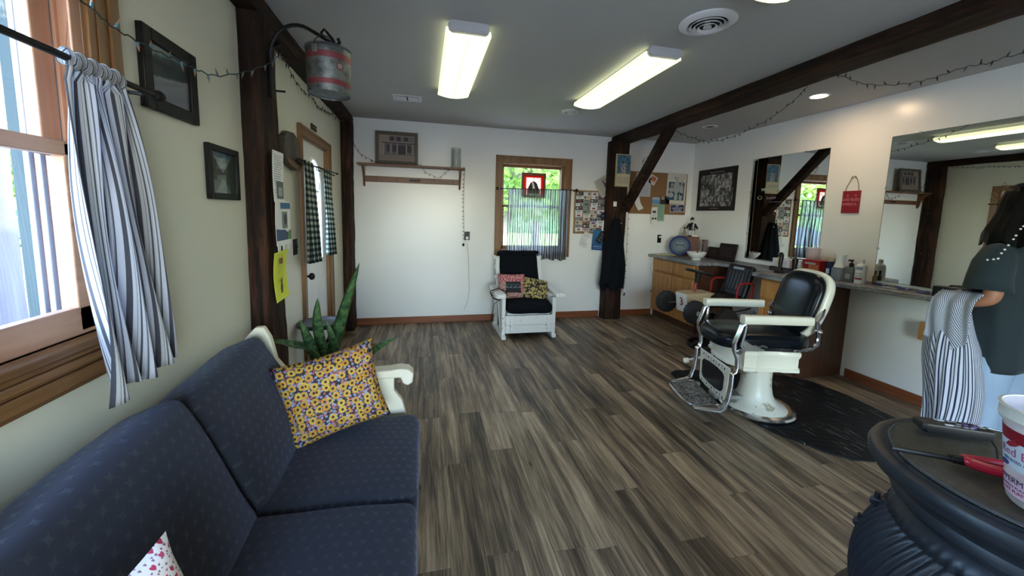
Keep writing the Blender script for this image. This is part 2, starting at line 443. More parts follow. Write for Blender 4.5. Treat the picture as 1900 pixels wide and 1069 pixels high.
# ------------------------------------------------------------------ timber frame (rough hewn)
def timber(name, label, a, b, w, h, seg, amp, mt, up=(0, 1, 0), seed=0, taper=None):
    a = Vector(a); b = Vector(b); d = (b-a).normalized(); X = d.cross(Vector(up)).normalized(); Y = X.cross(d); g = G(); rings = []
    for i in range(seg+1):
        t = i/seg; p = a.lerp(b, t); row = []
        ww = w*(1+.0); n = 4
        base = []
        for (sx, sy, ex, ey) in ((-1, -1, 1, -1), (1, -1, 1, 1), (1, 1, -1, 1), (-1, 1, -1, -1)):
            for k in range(n): base.append((sx+(ex-sx)*k/n, sy+(ey-sy)*k/n))
        for (u, v) in base:
            c = .93 if abs(u) > .99 and abs(v) > .99 else 1
            q = p + X*u*w/2*c + Y*v*h/2*c
            nn = mnoise.noise_vector(Vector((q.x*3+seed, q.y*3, q.z*3)))*amp + mnoise.noise_vector(Vector((q.x*14, q.y*14+seed, q.z*14)))*amp*.35
            nn -= d*nn.dot(d); q = q+nn; row.append(tuple(q))
        rings.append(row)
    g.ring(rings); o = g.build(name, mt, smooth=50); o['kind'] = 'structure'; o['label'] = label; return o
timber('trim_1', 'rough dark timber post in left wall holding the bucket hook', (-.915, 2.505, 0), (-.915, 2.505, H-.11), .135, .26, 40, .010, TZ, seed=1)
timber('trim_2', 'dark corner timber post left of the peg shelf', (-.90, 5.03, 0), (-.90, 5.03, H-.10), .12, .24, 36, .010, TZ, seed=2)
timber('trim_3', 'dark timber plate beam along top of left wall', (-.905, YR, H-.055), (-.905, YB, H-.055), .125, .105, 90, .009, TY, up=(0, 0, 1), seed=3)
timber('trim_4', 'dark timber post beside back window with calendar', (2.70, 5.07, 0), (2.70, 5.07, H-.08), .275, .18, 36, .006, TZ, seed=4)
timber('trim_5', 'long dark ceiling beam running towards back post', (2.755, YR, H-.045), (2.755, YB, H-.045), .245, .10, 90, .008, TY, up=(0, 0, 1), seed=5)
timber('trim_6', 'slanted dark brace between back post and ceiling beam', (2.80, 4.97, 1.60), (2.80, 4.00, 2.59), .10, .11, 20, .005, TY, up=(1, 0, 0), seed=6)

# ------------------------------------------------------------------ left window
w1 = struct('window_1', 'large wooden sash window at left')
g = G()
g.box(XL, XL+.018, 1.40, 1.51, 1.0, 2.27).box(XL, XL+.018, .24, .35, 1.0, 2.27).box(XL, XL+.018, .24, 1.51, 2.15, 2.27)
g.box(XL+.018, XL+.026, 1.47, 1.51, 1.0, 2.27).box(XL+.018, XL+.022, 1.425, 1.45, 1.0, 2.27)
g.build('casing', CASE_Z, w1, bev=.003)
g = G(); g.box(XL-.15, XL, 1.385, 1.40, 1.12, 2.15).box(XL-.15, XL, .35, .365, 1.12, 2.15).box(XL-.15, XL, .35, 1.40, 2.135, 2.15)
g.box(XL-.050, XL-.042, 1.372, 1.385, 1.12, 2.15).box(XL-.007, XL, 1.365, 1.385, 1.12, 2.15)
g.build('jamb', PINE_Z, w1, bev=.002)
g = G().box(XL-.15, XL+.045, .28, 1.47, 1.095, 1.12)
for k, (z0, z1, x1) in enumerate(((1.075, 1.095, .030), (1.052, 1.075, .036), (1.040, 1.052, .022), (1.0, 1.04, .028), (.985, 1.0, .016))): g.box(XL, XL+x1, .26, 1.49, z0, z1)
g.build('sill', CASE_Y, w1, bev=.004)
g = G(); X0, X1 = XL-.040, XL-.008
g.box(X0, X1, 1.315, 1.375, 1.13, 1.66).box(X0, X1, .375, .435, 1.13, 1.66).box(X0, X1, .375, 1.375, 1.12, 1.20).box(X0, X1, .375, 1.375, 1.625, 1.665)
g.build('lower_sash', PINE_Y, w1, bev=.003)
X0, X1 = XL-.085, XL-.052; g = G()
g.box(X0, X1, 1.315, 1.375, 1.63, 2.135).box(X0, X1, .375, .435, 1.63, 2.135).box(X0, X1, .375, 1.375, 1.63, 1.665).box(X0, X1, .375, 1.375, 2.09, 2.135)
g.build('upper_sash', PINE_Z, w1, bev=.003)
G().box(XL-.028, XL-.024, .43, 1.32, 1.19, 1.63).build('pane', GLASS, w1, smooth=0)
G().box(XL-.072, XL-.068, .43, 1.32, 1.66, 2.10).build('pane', GLASS, w1, smooth=0)
VINYL = mat('blue_white_vinyl_track', (.26, .32, .42), .4)
g = G()
for k in range(4): g.box(XL-.145+k*.026, XL-.13+k*.026, 1.372, 1.386, 1.12, 2.14)
g.build('track', VINYL, w1, bev=.002)
TEAL = mat('teal_exterior_trim', (.008, .035, .045), .6)
G().box(XL-.185, XL-.155, 1.388, 1.50, 1.0, 2.3).box(XL-.20, XL-.155, .25, .38, 1.0, 2.3).box(XL-.20, XL-.155, .25, 1.5, 2.15, 2.3).build('exterior_trim', TEAL, w1, bev=.003)

# ------------------------------------------------------------------ back window
w2 = struct('window_2', 'back wall sash window with half curtain')
g = G(); y0, y1 = YB-.022, YB
g.box(.95, 1.04, y0, y1, .90, 2.28).box(1.95, 2.04, y0, y1, .90, 2.28).box(1.04, 1.95, y0, y1, 2.19, 2.28).box(1.04, 1.95, y0, y1, .90, 1.0)
g.box(.95, .965, y0-.008, y0, .90, 2.28).box(2.025, 2.04, y0-.008, y0, .90, 2.28).box(.95, 2.04, y0-.008, y0, 2.262, 2.28)
g.build('casing', CASE_Z, w2, bev=.003)
g = G().box(1.04, 1.052, YB, YB+.15, 1.0, 2.19).box(1.938, 1.95, YB, YB+.15, 1.0, 2.19).box(1.04, 1.95, YB, YB+.15, 2.178, 2.19).box(1.04, 1.95, YB, YB+.15, 1.0, 1.012)
g.box(1.90, 1.938, YB+.02, YB+.05, 1.0, 2.19)
g.build('jamb', CASE_Z, w2, bev=.002)
g = G(); y0, y1 = YB+.05, YB+.085
g.box(1.052, 1.085, y0, y1, 1.012, 1.62).box(1.905, 1.938, y0, y1, 1.012, 1.62).box(1.052, 1.938, y0, y1, 1.012, 1.055).box(1.052, 1.938, y0, y1, 1.59, 1.62)
g.build('lower_sash', CASE_X, w2, bev=.003)
g = G(); y0, y1 = YB+.09, YB+.125
g.box(1.052, 1.085, y0, y1, 1.60, 2.178).box(1.905, 1.938, y0, y1, 1.60, 2.178).box(1.052, 1.938, y0, y1, 1.60, 1.625).box(1.052, 1.938, y0, y1, 2.14, 2.178)
g.build('upper_sash', CASE_X, w2, bev=.003)
G().box(1.08, 1.91, YB+.066, YB+.070, 1.05, 1.60).build('pane', GLASS, w2, smooth=0)
G().box(1.08, 1.91, YB+.106, YB+.110, 1.62, 2.145).build('pane', GLASS, w2, smooth=0)

# ------------------------------------------------------------------ rear window (behind the camera, lights the room)
w3 = struct('window_3', 'wide window in the wall behind the camera')
g = G()
for (a, b, c, d) in ((-.64, -.55, .31, 2.39), (1.55, 1.64, .31, 2.39), (-.64, 1.64, 2.30, 2.39), (-.64, 1.64, .31, .40)): g.box(a, b, YR, YR+.02, c, d)
g.build('casing', CASE_Z, w3, bev=.003)
G().box(.47, .53, YR-.10, YR-.05, .40, 2.30).box(-.55, 1.55, YR-.10, YR-.05, 1.30, 1.35).build('mullion', CASE_Z, w3)
G().box(-.55, 1.55, YR-.078, YR-.074, .40, 2.30).build('pane', GLASS, w3, smooth=0)

# ------------------------------------------------------------------ door in the left wall
d1 = struct('door_1', 'white half-glazed door in left wall')
g = G(); x0, x1 = XL, XL+.02
g.box(x0, x1, 3.31, 3.39, 0, 2.15).box(x0, x1, 4.25, 4.33, 0, 2.15).box(x0, x1, 3.39, 4.25, 2.08, 2.15).box(x1, x1+.006, 3.31, 3.33, 0, 2.15).box(x1, x1+.006, 4.31, 4.33, 0, 2.15).box(x1, x1+.006, 3.31, 4.33, 2.13, 2.15)
g.build('casing', CASE_Z, d1, bev=.003)
G().box(XL-.16, XL, 3.39, 3.40, 0, 2.08).box(XL-.16, XL, 4.24, 4.25, 0, 2.08).box(XL-.16, XL, 3.39, 4.25, 2.07, 2.08).build('jamb', CASE_Z, d1)
DOORW = mat('door_white', (.80, .80, .76), .45)
LX0, LX1 = XL-.075, XL-.03
g = G(); g.box(LX0, LX1, 3.40, 4.24, .01, 1.02).box(LX0, LX1, 3.40, 3.62, 1.02, 2.07).box(LX0, LX1, 4.06, 4.24, 1.02, 2.07)
def arch(y):
    t = (y-3.84)/.22; return 1.68+.27*sqrt(max(0, 1-t*t))
N = 16
for k in range(N):
    ya, yb = 3.62+.44*k/N, 3.62+.44*(k+1)/N; z = min(arch(ya), arch(yb)); g.box(LX0, LX1, ya, yb, z, 2.07)
g.build('door_leaf', DOORW, d1)
g = G()
pts = [(LX1+.004, 3.62, 1.02), (LX1+.004, 3.62, 1.68)]+[(LX1+.004, 3.84-.22*cos(pi*k/14), 1.68+.27*sin(pi*k/14)) for k in range(1, 14)]+[(LX1+.004, 4.06, 1.68), (LX1+.004, 4.06, 1.02), (LX1+.004, 3.62, 1.02)]
g.tube(pts, .012, 6); g.build('glazing_bead', WHITE, d1)
g = G()
for z in (1.35, 1.66): g.box(LX0+.012, LX1-.008, 3.62, 4.06, z-.008, z+.008)
g.box(LX0+.012, LX1-.008, 3.83, 3.85, 1.02, 1.95); g.build('muntin', WHITE, d1)
G().box(LX0+.02, LX0+.024, 3.62, 4.06, 1.02, 1.96).build('pane', GLASS, d1, smooth=0)
for yy in (3.50, 3.86):
    g = G(); g.box(LX1, LX1+.004, yy, yy+.30, .12, .84); g.build('door_panel', DOORW, d1, bev=.003)
    G().box(LX1+.004, LX1+.008, yy+.03, yy+.27, .15, .81).build('raised_panel', DOORW, d1, bev=.003)
g = G().cyl((LX1, 3.46, .93), (LX1+.008, 3.46, .93), .032, n=20).cyl((LX1+.008, 3.46, .93), (LX1+.05, 3.46, .93), .010, n=12).ell((LX1+.065, 3.46, .93), (.024, .03, .03)); g.build('door_knob', BLACK, d1)
g = G().cyl((LX1, 3.46, 1.07), (LX1+.014, 3.46, 1.07), .028, n=20).box(LX1+.014, LX1+.03, 3.452, 3.468, 1.05, 1.09); g.build('deadbolt', STEEL, d1)
G().tube([(LX1+.002, 3.42, 1.58), (LX1+.03, 3.41, 1.62), (LX1+.03, 3.40, 1.55), (LX1+.002, 3.405, 1.50)], .004, 6).build('hook_latch', BLACK, d1)

# ------------------------------------------------------------------ lights of the room
LAMP = mat('lamp_diffuser', (.9, .9, .8), .4, Emission_Color=(1.0, .955, .66, 1), Emission_Strength=0)
def f_lamp(n):
    x, y, z = n.xyz(n.tc()); a = (x.abs()-.065)*18.0; t = n.m('MINIMUM', (a*a), 1.0); t = 1.0 - t
    e = ((.66-y.abs())*6.0); e = n.m('MINIMUM', n.m('MAXIMUM', e, 0.0), 1.0)
    k = t*e
    n.set(Emission_Color=n.mix(k, (.93, .98, .52), (1.0, .96, .80)), Emission_Strength=k*1.9+.62)
LAMPD = mat('lamp_diffuser_tubes', (.9, .9, .82), .35, fn=f_lamp)
def ceiling_light(label, x, y0, y1):
    L = y1-y0; t = thing('ceiling_light', label, 'light', (x, (y0+y1)/2, H), 0, 'long fluorescent ceiling lights'); hl = L/2
    G().box(-.105, .105, -hl, hl, -.028, 0).build('housing', GREYW, t, bev=.003)
    g = G(); P = [(-.135, -.03), (-.14, -.058)] + [(-.14+.28*k/10, -.058-.022*sin(pi*k/10)) for k in range(1, 10)] + [(.14, -.058), (.135, -.03)]
    g.ring([[(p, yy, q) for p, q in P] for yy in (-hl+.01, hl-.01)], True, True); g.build('diffuser', LAMPD, t)
    for s in (-1, 1):
        g = G(); P2 = [(-.105, 0), (.105, 0), (.125, -.02), (.12, -.05), (.10, -.062), (-.10, -.062), (-.12, -.05), (-.125, -.02)]
        y = s*hl; g.ring([[(p, yy, q) for p, q in P2] for yy in sorted((y-s*.012, y+s*.022))]); g.build('end_cap', GREYW, t, bev=.002)
ceiling_light('fluorescent ceiling light nearest the left wall, above open floor', .265, 2.43, 3.73)
ceiling_light('fluorescent ceiling light running towards the small round vent, next to the beam', 1.575, 2.40, 3.66)
ceiling_light('fluorescent ceiling light cut by the top edge of the photo', 1.60, .36, 1.66)
def round_vent(label, x, y, r):
    t = thing('ceiling_vent', label, 'vent', (x, y, H)); V = mat('vent_white', (.78, .78, .80), .5); D = mat('vent_dark', (.03, .03, .035), .7)
    G().lathe([(r, 0), (r, -.006), (r*.93, -.014), (r*.72, -.020), (r*.66, -.012), (r*.66, 0)], n=40, cap0=False, cap1=False).build('flange', V, t)
    G().cyl((0, 0, -.004), (0, 0, 0), r*.67, n=32).build('duct_shadow', D, t)
    for k, q in enumerate((.56, .42, .28)):
        G().lathe([(r*q, -.010-.006*k), (r*(q+.08), -.022-.005*k), (r*(q+.07), -.024-.005*k), (r*(q-.01), -.012-.006*k)], n=32, cap0=False, cap1=False).build('ring', V, t)
    G().cyl((0, 0, -.03), (0, 0, -.002), r*.15, r*.1, n=20).build('hub', V, t)
round_vent('large round white air vent on the ceiling', 1.60, 2.03, .155)
round_vent('small round air vent beyond the second lamp', 1.56, 4.05, .10)
t = thing('ceiling_register', 'square slotted air register on ceiling above the peg shelf', 'vent', (-.16, 4.13, H))
G().box(-.14, .14, -.10, .10, -.006, 0).build('frame', mat('vent_white', (.78, .78, .80), .5), t, bev=.002)
G().box(-.11, .11, -.07, .07, -.0075, -.006).build('duct_shadow', mat('vent_dark', (.03, .03, .03), .7), t)
for k in range(6):
    for s in (-1, 1): G().box(s*.057-.05, s*.057+.05, -.062+k*.024, -.050+k*.024, -.014, -.007).build('slat', mat('vent_white', (.78, .78, .80), .5), t)
def recessed(label, x, y, lit):
    t = thing('recessed_light', label, 'light', (x, y, H))
    G().lathe([(.085, 0), (.085, -.004), (.066, -.007), (.060, -.004), (.060, 0)], n=32, cap0=False, cap1=False).build('trim_ring', WHITE, t)
    if lit: G().cyl((0, 0, -.006), (0, 0, -.001), .061, n=28).build('lamp', mat('warm_bulb', (1, .9, .8), .5, Emission_Color=(1, .72, .45, 1), Emission_Strength=80), t)
    else: G().cyl((0, 0, -.003), (0, 0, -.001), .061, n=28).build('baffle', mat('baffle_grey', (.25, .25, .25), .5), t); G().cyl((0, 0, -.012), (0, 0, -.003), .028, n=20).build('bulb', mat('dark_bulb', (.12, .12, .12), .3), t)
recessed('lit recessed ceiling light between beam and right wall', 3.47, 2.86, True)
recessed('unlit recessed ceiling light near the back right corner', 3.43, 4.16, False)
# ------------------------------------------------------------------ outside
def f_ground(n):
    v = n.tc(); a = n.noise(v, 1.5, 4, .6); b = n.noise(v, 30, 3, .7); x, y, z = n.xyz(v)
    k = n.noise(v, .12, 2)
    n.col(n.mix((k+y*.012) > .62, n.mix(b, (.20, .20, .19), (.42, .41, .40)), n.mix(a, (.10, .17, .04), (.22, .32, .08)))); n.bump(b, .6, .03)
GROUND = mat('gravel_and_grass', r=.9, fn=f_ground)
g = G(); g.grid(lambda u, v: (-60+130*u, -40+110*v, -.32), 8, 8)
o = g.build('ground', GROUND, smooth=0); o['kind'] = 'structure'
LEAF = mat('leaf_green', r=.6, fn=lambda n: n.col(n.mix(n.noise(n.tc(), 3, 2), (.10, .22, .03), (.35, .52, .10))))
FOR = mat('forest_green', r=.9, fn=lambda n: (n.col(n.ramp(n.noise(n.tc(), .9, 5, .7), [(.35, (.02, .06, .03)), (.55, (.09, .20, .06)), (.7, (.22, .36, .12))])), n.bump(n.noise(n.tc(), 1.2, 5, .7), 1, .6)))
BARK = mat('bark', r=.9, fn=lambda n: (n.col(n.mix(n.noise(n.mapv(n.tc(), (9, 9, 1.5)), 1, 4), (.09, .07, .055), (.26, .22, .17))), n.bump(n.noise(n.mapv(n.tc(), (20, 20, 3)), 1, 4), .8, .02)))
def hill(name, label, f, n=60):
    g = G(); g.grid(f, n, 24); o = g.build(name, FOR, smooth=80); o['kind'] = 'structure'; o['label'] = label
def hz(x, y, s=.35): return mnoise.fractal(Vector((x*s, y*s, 1.7)), 1.0, 2.0, 4)
hill('hill_west', 'wooded hill seen through the left window', lambda u, v: (-32-26*v, -20+95*u, -1+15*sin(pi*v*.5)+3*hz(-32-26*v, -20+95*u)))
hill('hill_north', 'wooded hill seen through the back window', lambda u, v: (-30+80*u, 34+24*v, -1+14*sin(pi*v*.5)+3*hz(-30+80*u, 34+24*v)))
def leaf_cloud(n, c, r, size, seed):
    random.seed(seed); g = G()
    for i in range(n):
        d = Vector((random.gauss(0, 1), random.gauss(0, 1), random.gauss(0, 1))).normalized()*random.uniform(.35, 1)**.6
        p = Vector((c[0]+d.x*r[0], c[1]+d.y*r[1], c[2]+d.z*r[2])); q = Euler((random.uniform(-1.2, 1.2), random.uniform(-1.2, 1.2), random.uniform(0, 6.3))).to_matrix()
        s = size*random.uniform(.6, 1.3); P = [Vector(t)*s for t in ((-.5, 0, 0), (-.15, -.33, .05), (.3, -.28, .02), (.6, 0, -.08), (.3, .28, .02), (-.15, .33, .05))]
        g.add([tuple(p+q @ k) for k in P], [(0, 1, 2, 3), (0, 3, 4, 5)])
    return g
def tree(label, x, y, hh, cr, seed, leaf=.22, n=2600, lean=0):
    t = thing('tree', label, 'tree', (x, y, -.32), 0, None); g = G()
    g.tube([(0, 0, 0), (.05+lean*.3, 0, hh*.3), (lean*.7, .05, hh*.6), (lean, 0, hh*.85)], .1, 10, rs=[.20, .16, .12, .06]); random.seed(seed)
    for k in range(7):
        a = random.uniform(0, 6.3); z = hh*random.uniform(.35, .75); b = random.uniform(.5, .95)*cr
        g.tube([(lean*z/hh, 0, z), (lean*z/hh+cos(a)*b*.5, sin(a)*b*.5, z+.35), (lean*z/hh+cos(a)*b, sin(a)*b, z+.55)], .04, 6, rs=[.07, .05, .02])
    g.build('trunk', BARK, t)
    o = leaf_cloud(n, (lean, 0, hh*.72), (cr, cr, hh*.36), leaf, seed).build('foliage', LEAF, t, smooth=0, merge=False); o['kind'] = 'stuff'
tree('leafy maple tree with slanting trunk outside the back window', 1.55, 9.3, 4.6, 1.9, 3, n=3000, lean=1.0)
tree('second tree standing further off beyond the back window', 4.6, 15.5, 5.5, 2.6, 5, n=2200)
tree('bushy tree far left behind the parked car', -20.5, 24.5, 5.2, 2.8, 8, leaf=.35, n=2200)
tree('bushy tree nearer the left window beyond the parking', -14.5, 24.0, 4.6, 2.4, 9, leaf=.35, n=1800)
PORCH = mat('hazy_weathered_porch_wood', r=.75, fn=lambda n: (n.col(n.mix(n.noise(n.mapv(n.tc(), (14, 14, 1.2)), 1, 5, .6), (.07, .065, .10), (.20, .19, .24))), n.bump(n.noise(n.mapv(n.tc(), (25, 25, 2)), 1, 4), .6, .01)))  # violet-blue tint put into the weathered wood colour stands for haze
timber('porch_post', 'weathered porch post outside the left window', (-2.6, 2.93, -.32), (-2.6, 2.93, 2.5), .24, .24, 24, .012, PORCH, seed=11)
timber('porch_beam', 'weathered porch beam above the left window', (-2.6, -3, 2.58), (-2.6, 6, 2.58), .16, .18, 20, .006, PORCH, up=(0, 0, 1), seed=12)
# parked car
t = thing('car', 'dark blue parked car seen through the lower left window', 'car', (-15.4, 19.6, -.32), 62)
CARP = mat('car_paint_blue', (.015, .03, .07), .25, .3)
g = G(); P = [(-2.2, .35), (-2.25, .75), (-1.9, .95), (-1.2, 1.0), (-.55, 1.42), (.75, 1.45), (1.5, 1.05), (2.15, .95), (2.25, .5), (2.2, .3)]
g.ring([[(x, y*(1 if z < 1.1 else .82), z) for x, z in P] for y in (-.85, .85)]); g.build('body', CARP, t, bev=.06, seg=3)
for s in (-1, 1): G().add([(-1.0, s*.80, 1.06), (1.25, s*.80, 1.06), (.70, s*.72, 1.38), (-.48, s*.72, 1.38)], [(0, 1, 2, 3)]).build('side_window', mat('car_glass', (.02, .03, .04), .05), t, smooth=0)
for x in (-1.4, 1.4):
    for s in (-1, 1):
        o = G().cyl((x, s*.70, .33), (x, s*.90, .33), .33, n=24).build('wheel', mat('tyre_rubber', (.02, .02, .02), .7), t, bev=.03)
        G().cyl((x, s*.90, .33), (x, s*.92, .33), .20, n=16).build('rim', STEEL, o)
# ------------------------------------------------------------------ sofa
def star_fabric(name, base, star, sc=.033, sheen=.6):
    def fn(n):
        u, v, _ = n.xyz(n.tc('UV')); u = u/sc; v = v/sc; row = v.floor(); 
        u = u + row*.5
        a = u.frac()-.5; b = v.frac()-.5
        p = (a+b)*.7071; q = (a-b)*.7071
        d = (p.abs()+.0001).sqrt()*1.0+(q.abs()+.0001).sqrt()*1.0
        k = n.m('MULTIPLY', (.71-d), 9.0, True)
        w = n.noise(n.tc(), 420, 2)
        n.col(n.mix(k*.85, base, star)); n.rough(.75-k*.22); n.bump(k*.8+w*.5, .45, .0025); n.set(Sheen_Weight=sheen, Sheen_Roughness=.45, Sheen_Tint=(.55, .65, 1.0, 1))
    return mat(name, r=.7, fn=fn)
SOFA = star_fabric('navy_star_fabric', (.008, .010, .019), (.020, .024, .036), sc=.040, sheen=.22)
sf = thing('sofa', 'three-seat sofa with navy star-woven cushions and white wooden frame', 'sofa', (-.45, 1.05, 0))
def wobble(o, amp, sc, seed):
    for v in o.data.vertices:
        q = mnoise.noise_vector(Vector((v.co.x*sc+seed, v.co.y*sc, v.co.z*sc))); v.co += q*amp
ys = (.61, 0, -.61)
for k, y in enumerate(ys):
    m = Matrix.Translation((.13, y, .375)) @ Matrix.Rotation(radians(1.5), 4, 'Y')
    o = G().rbox(.60, .604, .17, .05, 14, (0, 0, .018), m).build('seat_cushion', SOFA, sf, smooth=80); wobble(o, .007, 5, k)
for k, y in enumerate(ys):
    m = Matrix.Translation((-.257, (y-.006, y-.006, y+.022)[k], (.634, .634, .662)[k])) @ Matrix.Rotation(radians((-23, -22, -24)[k]), 4, 'Y') @ Matrix.Rotation(radians((4, 3.4, 3.6)[k]), 4, 'X')
    o = G().rbox(.19, .596, .52, .042, 14, (.028, .004, .012), m).build('back_cushion', SOFA, sf, smooth=80); wobble(o, .009, 4.5, k+5)
FW = CREAM
# white wooden end frames, scalloped where the back drops to the arm
def end_frame(y, face):
    P = [(-.46, .0), (-.46, .74), (-.42, .80), (-.375, .88), (-.335, .925), (-.30, .925), (-.272, .87), (-.25, .76), (-.20, .69), (-.12, .655), (.16, .645), (.30, .635), (.30, .56), (.34, .50), (.36, .42), (.36, .0), (.29, .0), (.28, .12), (-.30, .12), (-.31, .0)]
    g = G().prism([(x, z) for x, z in P], Matrix(((1, 0, 0, 0), (0, 0, -1, y+.02), (0, 1, 0, 0), (0, 0, 0, 1))), .04); g.build('end_panel', FW, sf, bev=.006)
    A = [(-.20, .0), (.28, .012), (.33, .018), (.375, .010), (.40, -.015), (.395, -.06), (.37, -.075), (.345, -.06), (.335, -.03), (.28, -.03), (-.20, -.03)]
    g = G().prism(A, Matrix(((1, 0, 0, 0), (0, 0, -1, y+.045), (0, 1, 0, .665), (0, 0, 0, 1))), .09); g.build('arm_rest', FW, sf, bev=.008)
end_frame(.965, 1); end_frame(-.965, -1)
g = G().box(-.475, -.445, -.95, .95, .15, .78); g.build('back_panel', FW, sf, bev=.005)
g = G().box(.36, .40, -.95, .95, .14, .27).box(-.37, .37, -.94, .94, .24, .28); g.build('seat_rail', FW, sf, bev=.005)

# pillows
def pillow(name, label, cat, mt, w, h, t, M, amp=.006, seed=0, group=None, pin=.09):
    def f(side):
        def q(u, v):
            a, b = 2*u-1, 2*v-1
            x = a*w/2*(1-pin*(1-b*b)*abs(a)); y = b*h/2*(1-pin*(1-a*a)*abs(b))
            z = side*t/2*(max(0, 1-a**4)**.55)*(max(0, 1-b**4)**.55)
            e = mnoise.noise(Vector((x*9+seed, y*9, side)))*amp*2*(1-a*a)*(1-b*b)
            return (x, y, z+e)
        return q
    g = G().grid(f(1), 20, 20, w, h).grid(lambda u, v: f(-1)(u, v), 20, 20, w, h)
    o = g.build(name, mt, smooth=80); o.matrix_world = M
    return tag(o, label, cat, group)
def f_sunfl(n):
    u, v, _ = n.xyz(n.tc('UV')); V = n.comb(u, v, 0.0)
    def flowers(sc, seed, size, pet, ctr, base, npet=5.5):
        vo = n.vor(n.mapv(V, (1, 1, 1), (seed, seed*.7, 0)), sc, .62)
        px, py, _ = n.xyz(n.mapv(V, (1, 1, 1), (seed, seed*.7, 0))); cx, cy, _ = n.xyz(vo.outputs['Position'])
        # position output is in unscaled texture space
        dx = px-cx; dy = py-cy
        r = (dx*dx+dy*dy).sqrt()*sc; th = n.m('ARCTAN2', dy, dx); rr, gg, bb = n.xyz(vo.outputs['Color'])
        R = size*(.74+.26*(th*npet+rr*6.0).cos().abs())
        c = n.mix(r < R, base, pet if not callable(pet) else pet(rr, r)); return n.mix(r < size*.36, c, ctr)
    vb = n.vor(V, 55, 1.0); cr, cg, cb = n.xyz(vb.outputs['Color'])
    dark = n.ramp(cr, [(0, (.012, .014, .022)), (.55, (.012, .014, .022)), (.70, (.06, .09, .03)), (.82, (.30, .08, .07)), (.90, (.30, .34, .45)), (.96, (.45, .25, .05))]); 
    a = flowers(52, 3.1, .30, (.34, .38, .55), (.04, .05, .25), dark, 2.5)
    b = flowers(42, 7.7, .22, (.55, .10, .12), (.12, .03, .02), a, 2.5)
    c = flowers(25, 1.3, .43, lambda rr, r: n.mix(rr, (.50, .24, .015), (.62, .40, .05)), (.05, .02, .01), b, 6)
    n.col(c); n.bump(n.noise(n.tc(), 300, 2), .15, .001)
SUNFL = mat('sunflower_print', r=.75, fn=f_sunfl)
pillow('pillow', 'square black pillow printed with yellow sunflowers at far end of sofa', 'pillow', SUNFL, .44, .38, .14,
       Matrix.Translation((-.405, 1.80, .662)) @ Matrix.Rotation(radians(14), 4, 'Z') @ Matrix.Rotation(radians(74), 4, 'X') @ Matrix.Rotation(radians(11), 4, 'Z'), seed=3)
def f_heart(n):
    u, v, _ = n.xyz(n.tc('UV')); V = n.comb(u, v, 0.0)
    def hearts(sc, seed, size, cols, base):
        P = n.mapv(V, (1, 1, 1), (seed, seed*.6, 0)); vo = n.vor(P, sc, .55); px, py, _ = n.xyz(P); cx, cy, _ = n.xyz(vo.outputs['Position'])
        dx = (px-cx)*sc/size; dy = (py-cy)*sc/size; rr, _, _ = n.xyz(vo.outputs['Color'])
        q = dy - dx.abs().sqrt()*.62; k = (dx*dx + q*q*1.2) < .62
        return n.mix(k, base, n.ramp(rr, cols))
    base = n.mix(.5, (.86, .78, .74), (.86, .78, .74))
    a = hearts(95, 2.3, .26, [(0, (.22, .10, .14)), (.5, (.35, .18, .22))], base)
    b = hearts(46, 5.3, .26, [(0, (.40, .02, .05)), (.5, (.55, .03, .10)), (.8, (.62, .12, .22))], a)
    n.col(b)
HEART = mat('heart_print', r=.7, fn=f_heart)
pillow('pillow', 'small white pillow printed with red hearts nearest the camera', 'pillow', HEART, .37, .37, .11,
       fr((-.478, .632, .675), (.2, .97, .12), (-.29, .06, .957)), seed=8, pin=.10)

# ------------------------------------------------------------------ snake plant and stool beyond the sofa
pl = thing('snake_plant', 'snake plant with long upright mottled leaves beyond the sofa arm', 'plant', (-.54, 2.42, 0))
G().lathe([(.0, 0), (.10, 0), (.125, .10), (.135, .24), (.125, .26), (.118, .24)], n=28, cap0=False, cap1=False).build('pot', mat('terracotta_pot', (.25, .10, .05), .6), pl)
G().cyl((0, 0, .20), (0, 0, .23), .117, n=24).build('soil', mat('potting_soil', (.03, .02, .015), .9), pl)
def f_snake(n):
    u, v, _ = n.xyz(n.tc('UV')); a = n.noise(n.comb(u*1.5, v*26.0, 0.0), 1.0, 3, .6, 1.0)
    n.col(n.mix(((u-.5).abs() > .46), n.ramp(a, [(.40, (.012, .045, .018)), (.55, (.05, .12, .035)), (.65, (.12, .20, .08))]), (.10, .16, .05)))
SNAKE = mat('snake_plant_leaf', r=.4, fn=f_snake)
def sleaf(pts, w, face=0):
    P = [Vector(p) for p in pts]; g = G(); rows = []; n = 14
    def bez(t):
        k = t*(len(P)-1); i = min(int(k), len(P)-2); f = k-i
        p0, p1, p2, p3 = P[max(i-1, 0)], P[i], P[i+1], P[min(i+2, len(P)-1)]
        return .5*((2*p1)+(-p0+p2)*f+(2*p0-5*p1+4*p2-p3)*f*f+(-p0+3*p1-3*p2+p3)*f**3)
    def q(u, v):
        p = bez(v); d = (bez(min(1, v+.02))-bez(max(0, v-.02))).normalized(); s = d.cross(Vector((sin(face), cos(face), .01))).normalized(); nn = s.cross(d)
        ww = w*(min(1, v*3+.55))*(1-max(0, (v-.55)/.45)**2)*.5; a = (u-.5)*2
        return p+s*a*ww+nn*(abs(a)**1.5)*w*.18
    g.grid(q, 4, n); o = g.build('leaf', SNAKE, pl, smooth=80); md = o.modifiers.new('s', 'SOLIDIFY'); md.thickness = .003
sleaf([(.01, .0, .22), (-.01, 0, .55), (.06, -.02, .85), (.175, -.08, 1.19)], .068)
sleaf([(-.03, .02, .22), (-.04, .0, .55), (-.07, -.04, .80), (-.06, -.06, .98)], .062)
